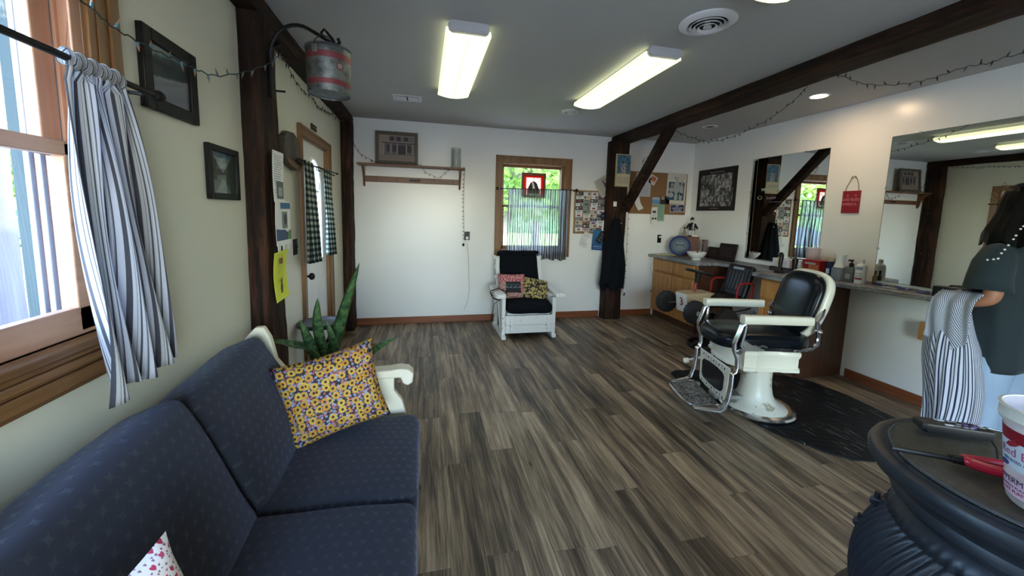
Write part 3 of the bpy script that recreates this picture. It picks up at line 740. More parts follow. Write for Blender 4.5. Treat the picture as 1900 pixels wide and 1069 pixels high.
sleaf([(.02, -.03, .22), (.03, -.05, .50), (.02, -.08, .70), (-.01, -.10, .86)], .062, .4)
sleaf([(-.05, 0, .22), (-.06, -.03, .50), (-.11, -.06, .72), (-.15, -.08, .86)], .058, -.3)
sleaf([(-.02, -.04, .22), (-.02, -.08, .48), (-.05, -.12, .62), (-.07, -.14, .70)], .055, .2)
sleaf([(-.05, .0, .22), (-.10, -.02, .62), (-.22, -.10, .73), (-.33, -.14, .76)], .055, 1.3)
sleaf([(.05, .0, .22), (.12, -.03, .52), (.24, -.08, .66), (.38, -.12, .75)], .050, .9)
st = thing('folding_stool', 'round black folding stool with crossed legs in front of door', 'stool', (-.782, 3.14, 0), 12)
G().lathe([(0, .60), (.158, .60), (.166, .610), (.163, .622), (.15, .628), (.14, .622), (.0, .626)], n=36, cap0=False, cap1=False).build('seat', mat('black_vinyl', (.018, .022, .03), .38), st)
for s in (-1, 1):
    for k in (-1, 1): G().tube([(s*.12, k*(.09+.02*s), .60), (s*.0, k*(.09+.02*s), .33), (-s*.14, k*(.09+.02*s), .012)], .011, 8).build('leg', BLACK, st)
G().cyl((-.13, -.07, .04), (-.13, .07, .04), .008).cyl((.13, -.11, .04), (.13, .11, .04), .008).cyl((0, -.12, .33), (0, .12, .33), .006).build('cross_bar', BLACK, st)

# ------------------------------------------------------------------ left wall pictures, curtain, rod
def picture(name, label, y, z, w, h, fw, mt, framem=None, depth=.022, tilt=0):
    t = thing(name, label, 'picture', (0, 0, 0)); m = on_left(y, z); FM = framem or mat('black_frame', (.006, .006, .006), .45, Specular_IOR_Level=.25)
    for (a, b, c, d) in ((-w/2, -w/2+fw, -h/2, h/2), (w/2-fw, w/2, -h/2, h/2), (-w/2+fw, w/2-fw, -h/2, -h/2+fw), (-w/2+fw, w/2-fw, h/2-fw, h/2)):
        G().box(a, b, c, d, 0, depth, m).build('frame_rail', FM, t, bev=.004)
    g = G(); g.card(m @ Matrix.Translation((0, 0, .004)), w-2*fw+.004, h-2*fw+.004, .004); g.build('print', mt, t, smooth=0)
    G().box(-w/2+fw, w/2-fw, -h/2+fw, h/2-fw, .010, .011, m).build('glass', GLASS, t, smooth=0)
    return t
def f_ski(n):
    u, v, _ = n.xyz(n.tc('UV')); e = v - u*.18 + n.noise(n.comb(u*6.0, v*2.0, 0.0), 2, 4)*.12
    n.col(n.ramp(e, [(.0, (.17, .18, .22)), (.38, (.22, .23, .27)), (.44, (.30, .30, .32)), (.47, (.02, .04, .05)), (.82, (.02, .05, .055)), (.86, (.14, .24, .27)), (.93, (.30, .34, .32))]))
picture('framed_picture', 'larger dark-framed snowy slope picture behind curtain rod end', 1.775, 1.975, .32, .28, .045, mat('snow_slope_print', r=.4, fn=f_ski))
def f_lake(n):
    u, v, _ = n.xyz(n.tc('UV')); w = n.noise(n.comb(u*4.0, v*8.0, 1.0), 2, 5, .6)
    sky = n.ramp(v*.6+w*.5, [(.5, (.05, .12, .17)), (.68, (.35, .36, .38)), (.8, (.03, .11, .18))])
    tl = ((u-.5).abs()*1.1 + w*.14 + .33); tree = n.ramp(w, [(.3, (.01, .022, .02)), (.7, (.03, .06, .045))])
    lake = n.ramp(w, [(.3, (.05, .10, .11)), (.6, (.16, .24, .26))])
    c = n.mix(v < (tl+.10), sky, tree); c = n.mix((v < .36)*((u-.5).abs() < (.40-v)*.8), c, lake); n.col(c)
picture('framed_picture', 'smaller black-framed picture of a lake between trees', 2.135, 1.655, .285, .25, .03, mat('lake_print', r=.4, fn=f_lake))
t = thing('curtain_rod', 'black curtain rod over the left window', 'rod')
g = G().cyl((-.85, -.1, 1.85), (-.85, 1.52, 1.85), .009, n=12).ell((-.85, 1.53, 1.85), (.02, .022, .02)); g.build('rod', BLACK, t)
g = G().tube([(XL, 1.46, 1.85), (-.90, 1.46, 1.842), (-.85, 1.46, 1.838)], .006, 8).cyl((XL, 1.46, 1.85), (XL+.006, 1.46, 1.85), .022); g.build('bracket', BLACK, t)
def f_stripe(n):
    u, v, _ = n.xyz(n.tc('UV')); w = n.noise(n.comb(u*3.0, v*1.5, 0.0), 2, 2)*.010; x = u+w
    a = (x*9.0).frac(); b = (x*9.0+.55).frac(); c = (x*27.0).frac()
    k = n.m('MINIMUM', (a < .20)*1.0+(b < .07)+(c < .08)*.7+((x*9.0+.30).frac() < .05), 1.0)
    beige = ((x*4.5).frac() < .3)
    n.col(n.mix(k*.92, n.mix(beige*.6, (.72, .74, .82), (.46, .44, .40)), (.045, .05, .075))); n.bump(n.noise(n.tc(), 350, 2), .2, .001)
def cloth_mat(name, fn, trans=.35):
    m = mat(name, r=.85, fn=fn); t = m.node_tree; b = t.nodes['Principled BSDF']; out = [x for x in t.nodes if x.type == 'OUTPUT_MATERIAL'][0]
    tr = t.nodes.new('ShaderNodeBsdfTranslucent'); mx = t.nodes.new('ShaderNodeMixShader'); mx.inputs[0].default_value = trans
    l = b.inputs['Base Color'].links
    if l: t.links.new(l[0].from_socket, tr.inputs[0])
    t.links.new(b.outputs[0], mx.inputs[1]); t.links.new(tr.outputs[0], mx.inputs[2]); t.links.new(mx.outputs[0], out.inputs[0]); return m
STRIPE = cloth_mat('striped_curtain_cloth', f_stripe)
def cur(u, v):     # v: 0 bottom .. 1 top
    y0 = 1.195+.03*(1-v)-.02*sin(pi*v); y1 = 1.372+.135*(1-v)**.8; y = y0+(y1-y0)*u
    amp = .012+.020*(1-v); x = -.85+amp*sin(u*26+1.5*sin(v*3))+.010*sin(u*11+v*5)
    z = .965+.885*v+(.0 if v > .1 else 0)-.035*(1-v)*(u < .25)*(1-u*4)+.012*sin(u*9)*(1-v)
    if v > .965: x = -.85+.010*sin(u*40)
    return (x, y, z)
t = thing('window_curtain', 'blue and grey striped cloth curtain on the left window rod', 'curtain')
o = G().grid(cur, 90, 36, 1.25, .9).build('panel', STRIPE, t, smooth=80); md = o.modifiers.new('s', 'SOLIDIFY'); md.thickness = .002
o = G().grid(lambda u, v: (-.85+.016*cos(2*pi*v), 1.19+.18*u, 1.85+.022*sin(2*pi*v)+.004*sin(u*30)), 40, 10, 1.25, .1).build('rod_pocket', STRIPE, t, smooth=80)
# ------------------------------------------------------------------ things on the left post and wall
t = thing('hook_bracket', 'curved black wrought iron plant hook on left timber post', 'hook')
P = [(-.838, 2.50, 2.14), (-.835, 2.50, 2.30)] + [(-.685-.150*cos(a), 2.48-.01*a, 2.32+.19*sin(a)) for a in [k*pi/16 for k in range(1, 11)]] + [(-.565, 2.45, 2.462), (-.50, 2.44, 2.425), (-.475, 2.44, 2.42), (-.463, 2.44, 2.435), (-.470, 2.44, 2.455)]
G().tube(P, .010, 8).build('arm', BLACK, t)
G().tube([(-.55, 2.45, 2.455), (-.56, 2.45, 2.48), (-.545, 2.45, 2.50), (-.53, 2.45, 2.485), (-.50, 2.44, 2.45), (-.49, 2.44, 2.43)], .007, 8).build('scroll', BLACK, t)
G().box(-.845, -.832, 2.487, 2.513, 2.12, 2.34).build('back_plate', BLACK, t, bev=.002)
G().tube([(-.835, 2.52, 2.405), (-.80, 2.50, 2.41), (-.785, 2.49, 2.415)], .012, 8).build('spike', BLACK, t)
G().cyl((-.835, 2.55, 2.17), (-.79, 2.57, 2.175), .006, n=8).build('nail', BLACK, t)
t = thing('metal_bucket', 'galvanised metal bucket with two red bands hanging from the iron hook', 'bucket', (-.525, 2.45, 2.145), 0)
def f_galv(n):
    x, y, z = n.xyz(n.tc()); a = n.noise(n.tc(), 22, 4, .6); b = n.noise(n.tc(), 7, 3)
    base = n.ramp(a, [(.3, (.07, .08, .08)), (.6, (.20, .215, .205))])
    band = n.m('MAXIMUM', z.band(.172, .205), z.band(.036, .064)); n.col(n.mix(band*((a > .34)*.9), base, (.20, .02, .03)))
    n.set(Metallic=(1.0-band*.8)*.75); n.rough(.42+b*.2)
GALV = mat('galvanised_steel', r=.4, fn=f_galv)
G().lathe([(.0, .008), (.108, .008), (.110, 0), (.112, .004), (.1185, .235), (.124, .238), (.122, .246), (.115, .244), (.113, .236), (.107, .012), (0, .012)], n=48, cap0=False, cap1=False).build('pail', GALV, t)
G().tube([(-.006, -.118, .20), (-.004, -.121, .25), (0, -.085, .33), (.015, -.02, .335+.0), (.03, 0, .30)] if False else [(-.045, -.112, .205), (-.045, -.113, .25), (-.025, -.06, .30), (.0, -.0, .318), (.035, .06, .30), (.05, .108, .25), (.05, .108, .205)], .0028, 6).build('bail_handle', BLACK, t)
for s in (-1, 1): G().box(-.012, .012, -.004, .004, -.02, .02, Matrix.Translation((s*.045, s*.1135, .21)) @ Matrix.Rotation(radians(22*s), 4, 'Z')).build('ear', STEEL, t, bev=.002)
m = fr((.075, -.0905, .135), (.77, .64, 0), (0, 0, 1))
G().prism([(cos(a)*.020, sin(a)*.020) for a in [k*pi/8 for k in range(16)]], m, .002).build('emblem_ring', mat('faded_red_print', (.22, .05, .05), .5), t)
G().prism([(cos(a)*.013, sin(a)*.013) for a in [k*pi/8 for k in range(16)]], m, .003).build('emblem', mat('faded_grey_print', (.28, .28, .26), .5), t)

# sheets pinned to the post face
def f_lines(bg, ink, rows=22, x0=.12, x1=.88, y0=.1, y1=.92):
    def fn(n):
        u, v, _ = n.xyz(n.tc('UV')); row = (v*float(rows)); ln = (row.frac() < .38)
        w = n.noise(n.comb(row.floor()*3.7, 0.0, 0.0), 1, 0); wd = n.noise(n.comb(u*34.0, row.floor()*5.1, 0.0), 1, 1) > .44
        k = ln*wd*u.band(x0, x1)*v.band(y0, y1)*(u < (w*.7+.45)); n.col(n.mix(k*.75, bg, ink))
    return fn
P_LINES = mat('printed_sheet', r=.6, fn=f_lines((.80, .80, .79), (.1, .1, .12)))
P_YEL = mat('yellow_flyer', r=.6, fn=f_lines((.72, .78, .04), (.15, .14, .05), 26, .25, .75, .38, .95))
P_GRN = mat('green_flyer', r=.6, fn=f_lines((.28, .46, .33), (.08, .2, .12), 18))
def sheet(name, label, cat, M, w, h, mt, curl=.0, group=None):
    o = G().card(M, w, h, .0015, curl).build(name, mt, smooth=0); return tag(o, label, cat, group)
def patch(par, M, x, y, w, h, c, name='printed_area', z=.002):
    nm = 'ink_%02d%02d%02d' % tuple(int(q*99) for q in c); return G().box(x-w/2, x+w/2, y-h/2, y+h/2, z, z+.0006, M).build(name, mat(nm, c, .6), par, smooth=0)
PX = -.826
m = on_left(2.505, 1.675, PX)
o = sheet('notice', 'white printed notice with photo, topmost sheet on left post', 'paper', m, .17, .29, P_LINES, .004)
patch(o, m, .01, -.075, .10, .10, (.12, .12, .11), z=.006); patch(o, m, .01, -.085, .06, .05, (.35, .35, .33), z=.0068)
m = on_left(2.545, 1.405, PX+.004)
o = sheet('notice', 'notice with dog photo and tear-off strips, between yellow and top sheets on post', 'paper', m, .25, .26, PAPER, .004)
patch(o, m, .03, .105, .16, .036, (.04, .14, .28), z=.006); patch(o, m, .02, .02, .085, .10, (.20, .21, .20), z=.004)
G().ell((.0, 0, 0), (.022, .034, .002), m=m @ Matrix.Translation((.03, .025, .006))).build('dog_print', mat('dog_dark', (.02, .02, .02), .5), o)
G().prism([(-.12, -.10), (.12, -.10), (.12, -.062), (.06, -.055), (.02, -.040), (-.06, -.036), (-.12, -.03)], m @ Matrix.Translation((0, 0, .004)), .0008).build('blue_band', mat('flyer_blue', (.03, .07, .16), .6), o)
G().prism([(.05, -.0995), (.12, -.0995), (.12, -.040), (.07, -.048)], m @ Matrix.Translation((0, 0, .0055)), .0008).build('green_band', mat('flyer_green', (.12, .24, .08), .6), o)
for k in range(9): G().box(-.115+k*.0265, -.115+k*.0265+.023, -.165, -.128, .000, .0015, m @ Matrix.Rotation(radians((k % 3-1)*2), 4, 'X')).build('tear_strip', PAPER, o, smooth=0)
m = rot2(on_left(2.452, 1.105, PX+.008), 2)
o = sheet('flyer', 'bright yellow flyer with brown picture, lowest sheet on left post', 'paper', m, .20, .285, P_YEL, .010)
patch(o, m, 0, .085, .055, .035, (.22, .08, .03), z=.008)
G().prism([(-.012, -.11), (.012, -.11), (.018, -.07), (.010, -.05), (.012, -.02), (.004, -.03), (0, -.012), (-.004, -.03), (-.012, -.02), (-.010, -.05), (-.018, -.07)], m @ Matrix.Translation((0, 0, .006)), .001).build('figure_print', mat('flyer_brown', (.09, .05, .03), .6), o)
# wooden slab behind the post
def f_slab(n): n.col(n.ramp(n.noise(n.tc(), 9, 4), [(.3, (.02, .018, .015)), (.6, (.09, .075, .055))])); n.bump(n.noise(n.tc(), 25, 4), .6, .01)
m = on_left(3.08, 1.905, XL)
o = G().prism([(-.17, -.06), (-.13, -.10), (-.02, -.12), (.06, -.135), (.14, -.06), (.155, .03), (.10, .10), (.02, .13), (-.10, .12), (-.17, .08)], m, .045).build('slab_plaque', mat('slab_stone', r=.7, fn=f_slab), bev=.008)
tag(o, 'rough-edged dark slab plaque on the wall between left post and door', 'plaque')
o = G().prism([(-.16, -.065), (.14, -.075), (.05, -.13), (-.02, -.118), (-.13, -.095)], m @ Matrix.Translation((0, 0, .035)), .016).build('lower_edge', mat('slab_brown', (.16, .09, .05), .7), o, bev=.004)
m = on_left(3.17, 1.205)
t = thing('light_switch', 'black double light switch plate between left post and door', 'switch')
G().box(-.045, .045, -.06, .06, 0, .006, m).build('plate', BLKPL, t, bev=.002)
for s in (-1, 1): G().box(s*.02-.006, s*.02+.006, -.012, .014, .006, .014, m).build('toggle', BLKPL, t, bev=.001)
m = on_left(3.77, 2.205)
o = G().box(-.075, .075, -.025, .025, 0, .012, m).build('small_sign', mat('small_sign_dark', (.03, .027, .025), .5), bev=.002); tag(o, 'tiny dark sign on the wall just above the door frame', 'sign')
text('WELCOME', .024, m @ Matrix.Translation((0, 0, .013)), mat('dull_ink', (.25, .22, .18), .6), o) if False else patch(o, m, 0, 0, .11, .012, (.16, .15, .13), z=.012)
# door curtains
def f_ging(n):
    u, v, _ = n.xyz(n.tc('UV')); a = ((u*21.0).frac() < .5); b = ((v*21.0).frac() < .5); k = (a+b)*.5
    n.col(n.ramp(k, [(0, (.50, .51, .43)), (.49, (.50, .51, .43)), (.5, (.09, .13, .12)), (.9, (.09, .13, .12)), (1, (.008, .016, .02))]))
GING = cloth_mat('green_gingham_cloth', f_ging, .4)
t = thing('door_curtain_rod', 'short black curtain rod with rings across the door window', 'rod')
g = G().tube([(-.875, 3.05, 1.835), (-.87, 3.4, 1.84), (-.87, 4.30, 1.86)], .007, 8).ell((-.875, 3.04, 1.835), (.014, .016, .014)).ell((-.87, 4.31, 1.86), (.012, .014, .012)); g.build('rod', BLACK, t)
for y in (3.10, 4.22): G().tube([(XL, y, 1.845), (-.90, y, 1.842), (-.875, y, 1.832)], .006, 6).build('bracket', BLACK, t)
for k, y in enumerate((3.07, 3.12, 3.16, 3.60, 3.66)):
    G().tube([(-.872+.018*cos(a), y+.004*sin(a*2), 1.835+.018*sin(a)) for a in [j*pi/8 for j in range(17)]], .003, 6).build('ring', BLACK, t)
def dcurt(y0t, y1t, y0b, y1b, zb0, zb1, label):
    def f(u, v):
        w = 1-v; y = (y0t+(y0b-y0t)*w)+((y1t+(y1b-y1t)*w)-(y0t+(y0b-y0t)*w))*u
        return (-.868+(.010+.012*w)*sin(u*19+2*w), y, (zb0+(zb1-zb0)*u)*(1-v)+1.858*v)
    o = G().grid(f, 48, 18, .42, .80).build('door_curtain', GING, smooth=80); md = o.modifiers.new('s', 'SOLIDIFY'); md.thickness = .002
    return tag(o, label, 'curtain', 'gingham curtains on the door')
dcurt(3.17, 3.42, 3.20, 3.52, 1.07, 1.05, 'dark green gingham curtain panel on the door, nearer the knob')
dcurt(3.74, 3.98, 3.80, 4.10, 1.07, 1.05, 'dark green gingham curtain panel on the door, nearer the corner')

# ------------------------------------------------------------------ string lights
BULBM = [mat('bulb_clear_blue', (.10, .18, .22), .3), mat('bulb_dark', (.015, .03, .025), .4)]
TIPS = mat('bulb_tip', (.35, .14, .08), .3)
def strand(label, pts, step=.12, r=.0022, ln=.03, light=False, seed=1, side=None, tips=()):
    random.seed(seed); t = thing('string_lights', label, 'string lights', (0, 0, 0), 0, 'strings of small unlit fairy lights')
    P = [Vector(p) for p in pts]; Q = []
    for i in range(len(P)-1):
        n = 6; p0, p1, p2, p3 = P[max(i-1, 0)], P[i], P[i+1], P[min(i+2, len(P)-1)]
        for k in range(n):
            f = k/n; Q.append(.5*((2*p1)+(-p0+p2)*f+(2*p0-5*p1+4*p2-p3)*f*f+(-p0+3*p1-3*p2+p3)*f**3))
    Q.append(P[-1]); Q = [q+Vector((0, 0, .004*sin(i*1.9))) for i, q in enumerate(Q)]
    G().tube(Q, r, 5).build('wire', WIRE, t)
    base = G().cyl((0, 0, 0), (0, 0, ln*.5), .0042, .0042, 6).build('bulb', BULBM[0 if light else 1], t); base2 = base
    tipm = G().cyl((0, 0, ln*.5), (0, 0, ln), .0034, .0008, 6)
    b2 = tipm.build('bulb_tip', TIPS if light else BULBM[1], base)
    d = 0; acc = step*.4; first = True
    for i in range(len(Q)-1):
        seg = (Q[i+1]-Q[i]); L = seg.length
        while acc <= d+L and L > 1e-6:
            p = Q[i]+seg*((acc-d)/L); a = random.uniform(-.9, .9); dr = Vector((random.uniform(-.35, .35), random.uniform(-.5, .5), random.choice((-1, -1, -1, 1, .4)))).normalized()
            if side: dr = (Vector(side)+Vector((random.uniform(-.2, .2), 0, random.uniform(-.25, .25)))).normalized()
            if first: o, o2 = base, b2; first = False
            else:
                o = base.copy(); COL.objects.link(o); o2 = b2.copy(); COL.objects.link(o2); o2.parent = o
            o.location = p; o.rotation_euler = dr.to_track_quat('Z', 'Y').to_euler()
            acc += step*random.uniform(.7, 1.2)
        d += L
    return t
strand('string of lights from left window to timber post, blue bulbs', [(-.885, .95, 2.10), (-.885, 1.315, 2.032), (-.885, 1.40, 2.012), (-.885, 1.492, 2.011), (-.885, 1.629, 2.019), (-.885, 1.751, 2.035), (-.885, 1.855, 2.04), (-.885, 2.022, 2.074), (-.87, 2.295, 2.191), (-.80, 2.37, 2.26), (-.815, 2.50, 2.33), (-.815, 2.623, 2.415)], .085, .0025, .034, True, 3)
strand('string of lights hanging along the left beam above the door', [(-.86, 2.66, 2.44), (-.925, 3.05, 2.489), (-.925, 3.213, 2.436), (-.925, 3.474, 2.420), (-.925, 3.70, 2.44), (-.925, 3.874, 2.413), (-.925, 4.20, 2.45), (-.91, 4.524, 2.469), (-.90, 4.88, 2.50)], .06, seed=4)
strand('string of lights drooping from corner post across the peg shelf', [(-.87, 5.08, 2.39), (-.81, 5.12, 2.25), (-.76, 5.13, 2.189), (-.66, 5.13, 2.13), (-.59, 5.02, 2.09), (-.45, 4.97, 2.085), (-.20, 4.96, 2.085), (-.06, 4.98, 2.081), (.02, 4.98, 1.99), (.094, 5.00, 1.961), (.196, 5.00, 1.925), (.25, 5.0, 1.985), (.297, 5.0, 2.02), (.35, 5.0, 2.085)], .075, seed=5)
strand('string of lights hanging straight down beside the black outlet', [(.505, 5.05, 2.085), (.53, 5.10, 2.06), (.525, 5.145, 1.95), (.52, 5.145, 1.6), (.53, 5.145, 1.3), (.535, 5.145, 1.10)], .058, seed=6, side=(-1, -.15, -.2))
strand('swag of string lights near the back end of the right ceiling beam', [(2.89, 4.30, 2.60), (2.95, 4.226, 2.575), (2.95, 3.937, 2.444), (2.95, 3.622, 2.329), (2.95, 3.355, 2.304), (2.95, 3.094, 2.331), (2.95, 2.895, 2.375), (2.95, 2.744, 2.43), (2.95, 2.609, 2.502), (2.92, 2.487, 2.575), (2.89, 2.38, 2.60)], .075, seed=7)
strand('swag of string lights near the camera side of right ceiling beam', [(2.89, 2.35, 2.60), (2.95, 2.287, 2.562), (2.95, 2.134, 2.459), (2.95, 1.97, 2.397), (2.95, 1.827, 2.372), (2.95, 1.726, 2.371), (2.95, 1.612, 2.383), (2.95, 1.525, 2.371), (2.95, 1.449, 2.379), (2.95, 1.30, 2.37), (2.95, 1.0, 2.42), (2.92, .75, 2.56), (2.89, .65, 2.60)], .065, seed=8)
strand('short string of lights twisted round the slanted brace', [(2.87, 4.18, 2.56), (2.80, 4.10, 2.46), (2.79, 4.22, 2.32), (2.66, 4.35, 2.20), (2.79, 4.50, 2.05), (2.66, 4.62, 1.93), (2.79, 4.74, 1.80), (2.75, 4.90, 1.66)], .12, seed=9)
strand('string of lights running down the right edge of calendar post', [(2.85, 4.95, 1.60), (2.855, 4.96, 1.35), (2.86, 4.96, 1.0), (2.855, 4.96, .62), (2.85, 4.96, .50)], .11, seed=10, side=(1, -.2, 0))

# ------------------------------------------------------------------ back wall: shelf, picture, vase, outlet, cord
t = thing('peg_shelf', 'dark wooden wall shelf with peg rail on back wall', 'shelf')
G().box(-.79, .52, YB-.17, YB, 2.045, 2.068).build('shelf_board', WALNUT, t, bev=.004)
G().box(-.73, .475, YB-.022, YB, 1.855, 1.925).build('peg_rail', WALNUT, t, bev=.004)
for x in (-.735, .455):
    g = G().prism([(0, 0), (-.15, 0), (-.15, -.03), (-.11, -.05), (-.075, -.10), (-.05, -.16), (-.045, -.21), (-.02, -.25), (0, -.25)], Matrix(((0, 0, 1, x), (1, 0, 0, YB), (0, 1, 0, 2.045), (0, 0, 0, 1))), .022); g.build('bracket', WALNUT, t, bev=.004)
for k in range(5): G().cyl((-.58+k*.24, YB-.02, 1.89), (-.58+k*.24, YB-.055, 1.897), .006, n=10).build('peg', WALNUT, t)
G().box(-.18, -.04, YB-.025, YB-.022, 1.875, 1.905).build('carved_plate', mat('carved_dark', (.03, .015, .01), .5), t, bev=.002)
t = thing('framed_picture', 'framed sepia drawing of a porch house on the peg shelf', 'picture')
m = fr((-.325, YB-.085, 2.272), (1, 0, 0), (0, .10, 1)); FRM = mat('grey_brown_frame', (.105, .09, .065), .55); w, h, fw = .51, .40, .04
for (a, b, c, d) in ((-w/2, -w/2+fw, -h/2, h/2), (w/2-fw, w/2, -h/2, h/2), (-w/2+fw, w/2-fw, -h/2, -h/2+fw), (-w/2+fw, w/2-fw, h/2-fw, h/2)): G().box(a, b, c, d, 0, .022, m).build('frame_rail', FRM, t, bev=.004)
o = G().card(m, w-2*fw, h-2*fw, .004).build('print', mat('sepia_paper', (.30, .24, .20), .6), t, smooth=0)
DK = (.05, .04, .045)
patch(o, m, .06, .115, .30, .065, (.20, .16, .16), z=.004)
for x in (-.06, .02, .11): patch(o, m, x, .115, .05, .05, DK, 'drawn_window', z=.005)
patch(o, m, .02, .062, .39, .012, DK, 'drawn_roof', z=.005); patch(o, m, .03, -.03, .36, .17, (.16, .13, .13), z=.004)
for x, w_ in ((-.105, .035), (-.03, .045), (.06, .09), (.15, .045)): patch(o, m, x, -.005-(w_ > .05)*.015, w_, .085+(w_ > .05)*.03, DK, 'drawn_window', z=.006)
for x in (-.155, -.07, 0.005, .115, .19): patch(o, m, x, -.01, .010, .135, (.36, .30, .26), 'drawn_column', z=.007)
patch(o, m, 0, -.115, .42, .06, (.24, .19, .16), 'drawn_path', z=.005)
G().tube([(-.36, YB-.05, 2.466), (-.345, YB-.045, 2.482), (-.325, YB-.045, 2.478), (-.31, YB-.05, 2.466)], .003, 6).build('hanging_loop', BLACK, t)
t = thing('glass_hurricane', 'clear glass cylinder vase at right end of the peg shelf', 'vase', (.41, YB-.09, 2.068))
G().lathe([(.0, 0), (.060, 0), (.062, .01), (.062, .25), (.059, .25), (.058, .008), (0, .008)], n=32, cap0=False, cap1=False).build('cylinder', glassmat('vase_glass', (.86, .88, .86), .18, .02), t)
for k in range(5): G().tube([(-.045+.004*k, -.040, .03+.04*k), (-.05+.006*k, -.037, .06+.04*k), (-.035, -.052, .075+.035*k)], .004, 5).build('etched_sprig', mat('sprig_dark', (.06, .07, .05), .6), t)
def outlet(label, x, z, plug=True):
    t = thing('wall_outlet', label, 'outlet'); m = on_back(x, z)
    G().box(-.036, .036, -.058, .058, 0, .006, m).build('plate', BLKPL, t, bev=.002)
    for s in (-1, 1): G().box(-.016, .016, s*.026-.014, s*.026+.014, .006, .008, m).build('socket', BLKPL, t, bev=.001)
    return m
m = outlet('black outlet on back wall below the peg shelf with plugged-in cord', .575, 1.185)
t = thing('power_cord', 'thin pale cord hanging from the outlet below the peg shelf', 'cord')
G().box(-.018, .016, -.045, -.010, .008, .035, m).build('plug', WHITE, t, bev=.003); G().box(-.022, .02, -.10, -.055, .004, .03, m).build('adapter', WHITE, t, bev=.003)
G().tube([(.575, YB-.02, 1.10), (.580, YB-.015, 1.023), (.60, YB-.012, .876), (.607, YB-.012, .60), (.615, YB-.012, .45), (.60, YB-.012, .315), (.57, YB-.012, .23), (.545, YB-.012, .173)], .0025, 6).build('cable', mat('grey_cable', (.35, .35, .35), .5), t)
G().ell((.525, YB-.02, 1.065), (.016, .012, .022)).build('socket_end', BLKPL, t)

# ------------------------------------------------------------------ back window: half curtain, rod, stained glass panel
t = thing('curtain_rod', 'thin black rod across the back window', 'rod')
g = G().tube([(.975, YB-.075, 1.833), (2.09, YB-.075, 1.853)], .006, 8).ell((.97, YB-.075, 1.833), (.022, .02, .02)).ell((2.10, YB-.075, 1.853), (.022, .02, .02)); g.build('rod', BLACK, t)
for x in (.99, 2.075): G().cyl((x, YB-.02, 1.84), (x, YB-.075, 1.84), .006).build('bracket', BLACK, t)
def f_sheer(n):
    u, v, _ = n.xyz(n.tc('UV')); w = n.noise(n.comb(u*6.0, v*1.2, 0.0), 2, 2)*.03; x = u+w
    k = ((x*33.0).frac() < .40); kk = n.m('MAXIMUM', k, (v > .955)*.8)
    n.col(n.mix(k, (.34, .34, .33), (.02, .02, .022))); n.set(Alpha=kk*.50+.40)
SHEER = cloth_mat('sheer_striped_cloth', f_sheer, .45)
def sh(u, v):
    x = 1.115+.865*u+.012*(1-v)*(u-.5); a = .008+.012*(1-v)
    if .62 < u < .85: a *= 1.7
    return (x, YB-.078+a*sin(u*95+sin(v*4)*.7)+.008*sin(u*23), (.905-.05*u+.012*sin(u*40))*(1-v)+(1.838+.016*u)*v)
o = G().grid(sh, 170, 16, 1.25, .95).build('window_curtain', SHEER, smooth=80); tag(o, 'sheer grey pinstriped half curtain on the back window', 'curtain')
t = thing('stained_glass_panel', 'small framed stained glass dog panel hanging in back window', 'panel'); m = on_back(1.475, 1.895, YB-.045); w, h, fw = .345, .335, .038
MH = mat('red_brown_frame', (.20, .045, .02), .5)
for (a, b, c, d) in ((-w/2, -w/2+fw, -h/2, h/2), (w/2-fw, w/2, -h/2, h/2), (-w/2+fw, w/2-fw, -h/2, -h/2+fw), (-w/2+fw, w/2-fw, h/2-fw, h/2)): G().box(a, b, c, d, -.010, .010, m).build('frame_rail', MH, t, bev=.003)
def stglass(nm, c): 
    q = mat(nm, c, .25); tt = q.node_tree; b = tt.nodes['Principled BSDF']; out = [x for x in tt.nodes if x.type == 'OUTPUT_MATERIAL'][0]; tr = tt.nodes.new('ShaderNodeBsdfTranslucent'); tr.inputs[0].default_value = rgb(c); mx = tt.nodes.new('ShaderNodeMixShader'); mx.inputs[0].default_value = .75
    tt.links.new(b.outputs[0], mx.inputs[1]); tt.links.new(tr.outputs[0], mx.inputs[2]); tt.links.new(mx.outputs[0], out.inputs[0]); return q
RG, PG = stglass('red_glass', (.55, .03, .015)), stglass('pink_glass', (.90, .62, .55))
for (a, b, c, d) in ((-.135, -.105, -.13, .13), (.105, .135, -.13, .13), (-.105, .105, .105, .13)): G().box(a, b, c, d, -.003, .001, m).build('red_glass_border', RG, t, smooth=0)
G().box(-.105, .105, -.12, .105, .001, .003, m).build('pink_glass_field', PG, t, smooth=0)
LEAD = mat('lead_line', (.01, .01, .01), .5)
hd = [(-.085, -.12), (-.088, -.07), (-.072, -.02), (-.045, .03), (-.01, .055), (.02, .05), (.05, .02), (.07, -.03), (.085, -.08), (.088, -.12)]
G().prism(hd, m @ Matrix.Translation((0, 0, .003)), .002).build('black_dog_head', LEAD, t, smooth=0)
G().prism([(-.088, -.12), (-.088, -.085), (-.07, -.035), (-.055, -.06), (-.06, -.12)], m @ Matrix.Translation((0, 0, .005)), .001).build('brown_ear_glass', mat('opaque_brown_glass', (.30, .14, .04), .25), t, smooth=0)
G().prism([(-.045, -.12), (-.04, -.08), (-.018, -.058), (-.012, -.02), (-.025, .03), (-.018, .045), (-.004, .04), (.008, 0), (.02, -.045), (.042, -.06), (.05, -.09), (.045, -.12)], m @ Matrix.Translation((0, 0, .005)), .002).build('white_blaze', mat('opaque_white_glass', (.88, .88, .86), .25), t, smooth=0)
G().ell((.008, -.068, .009), (.013, .010, .002), m=m).build('nose', LEAD, t)
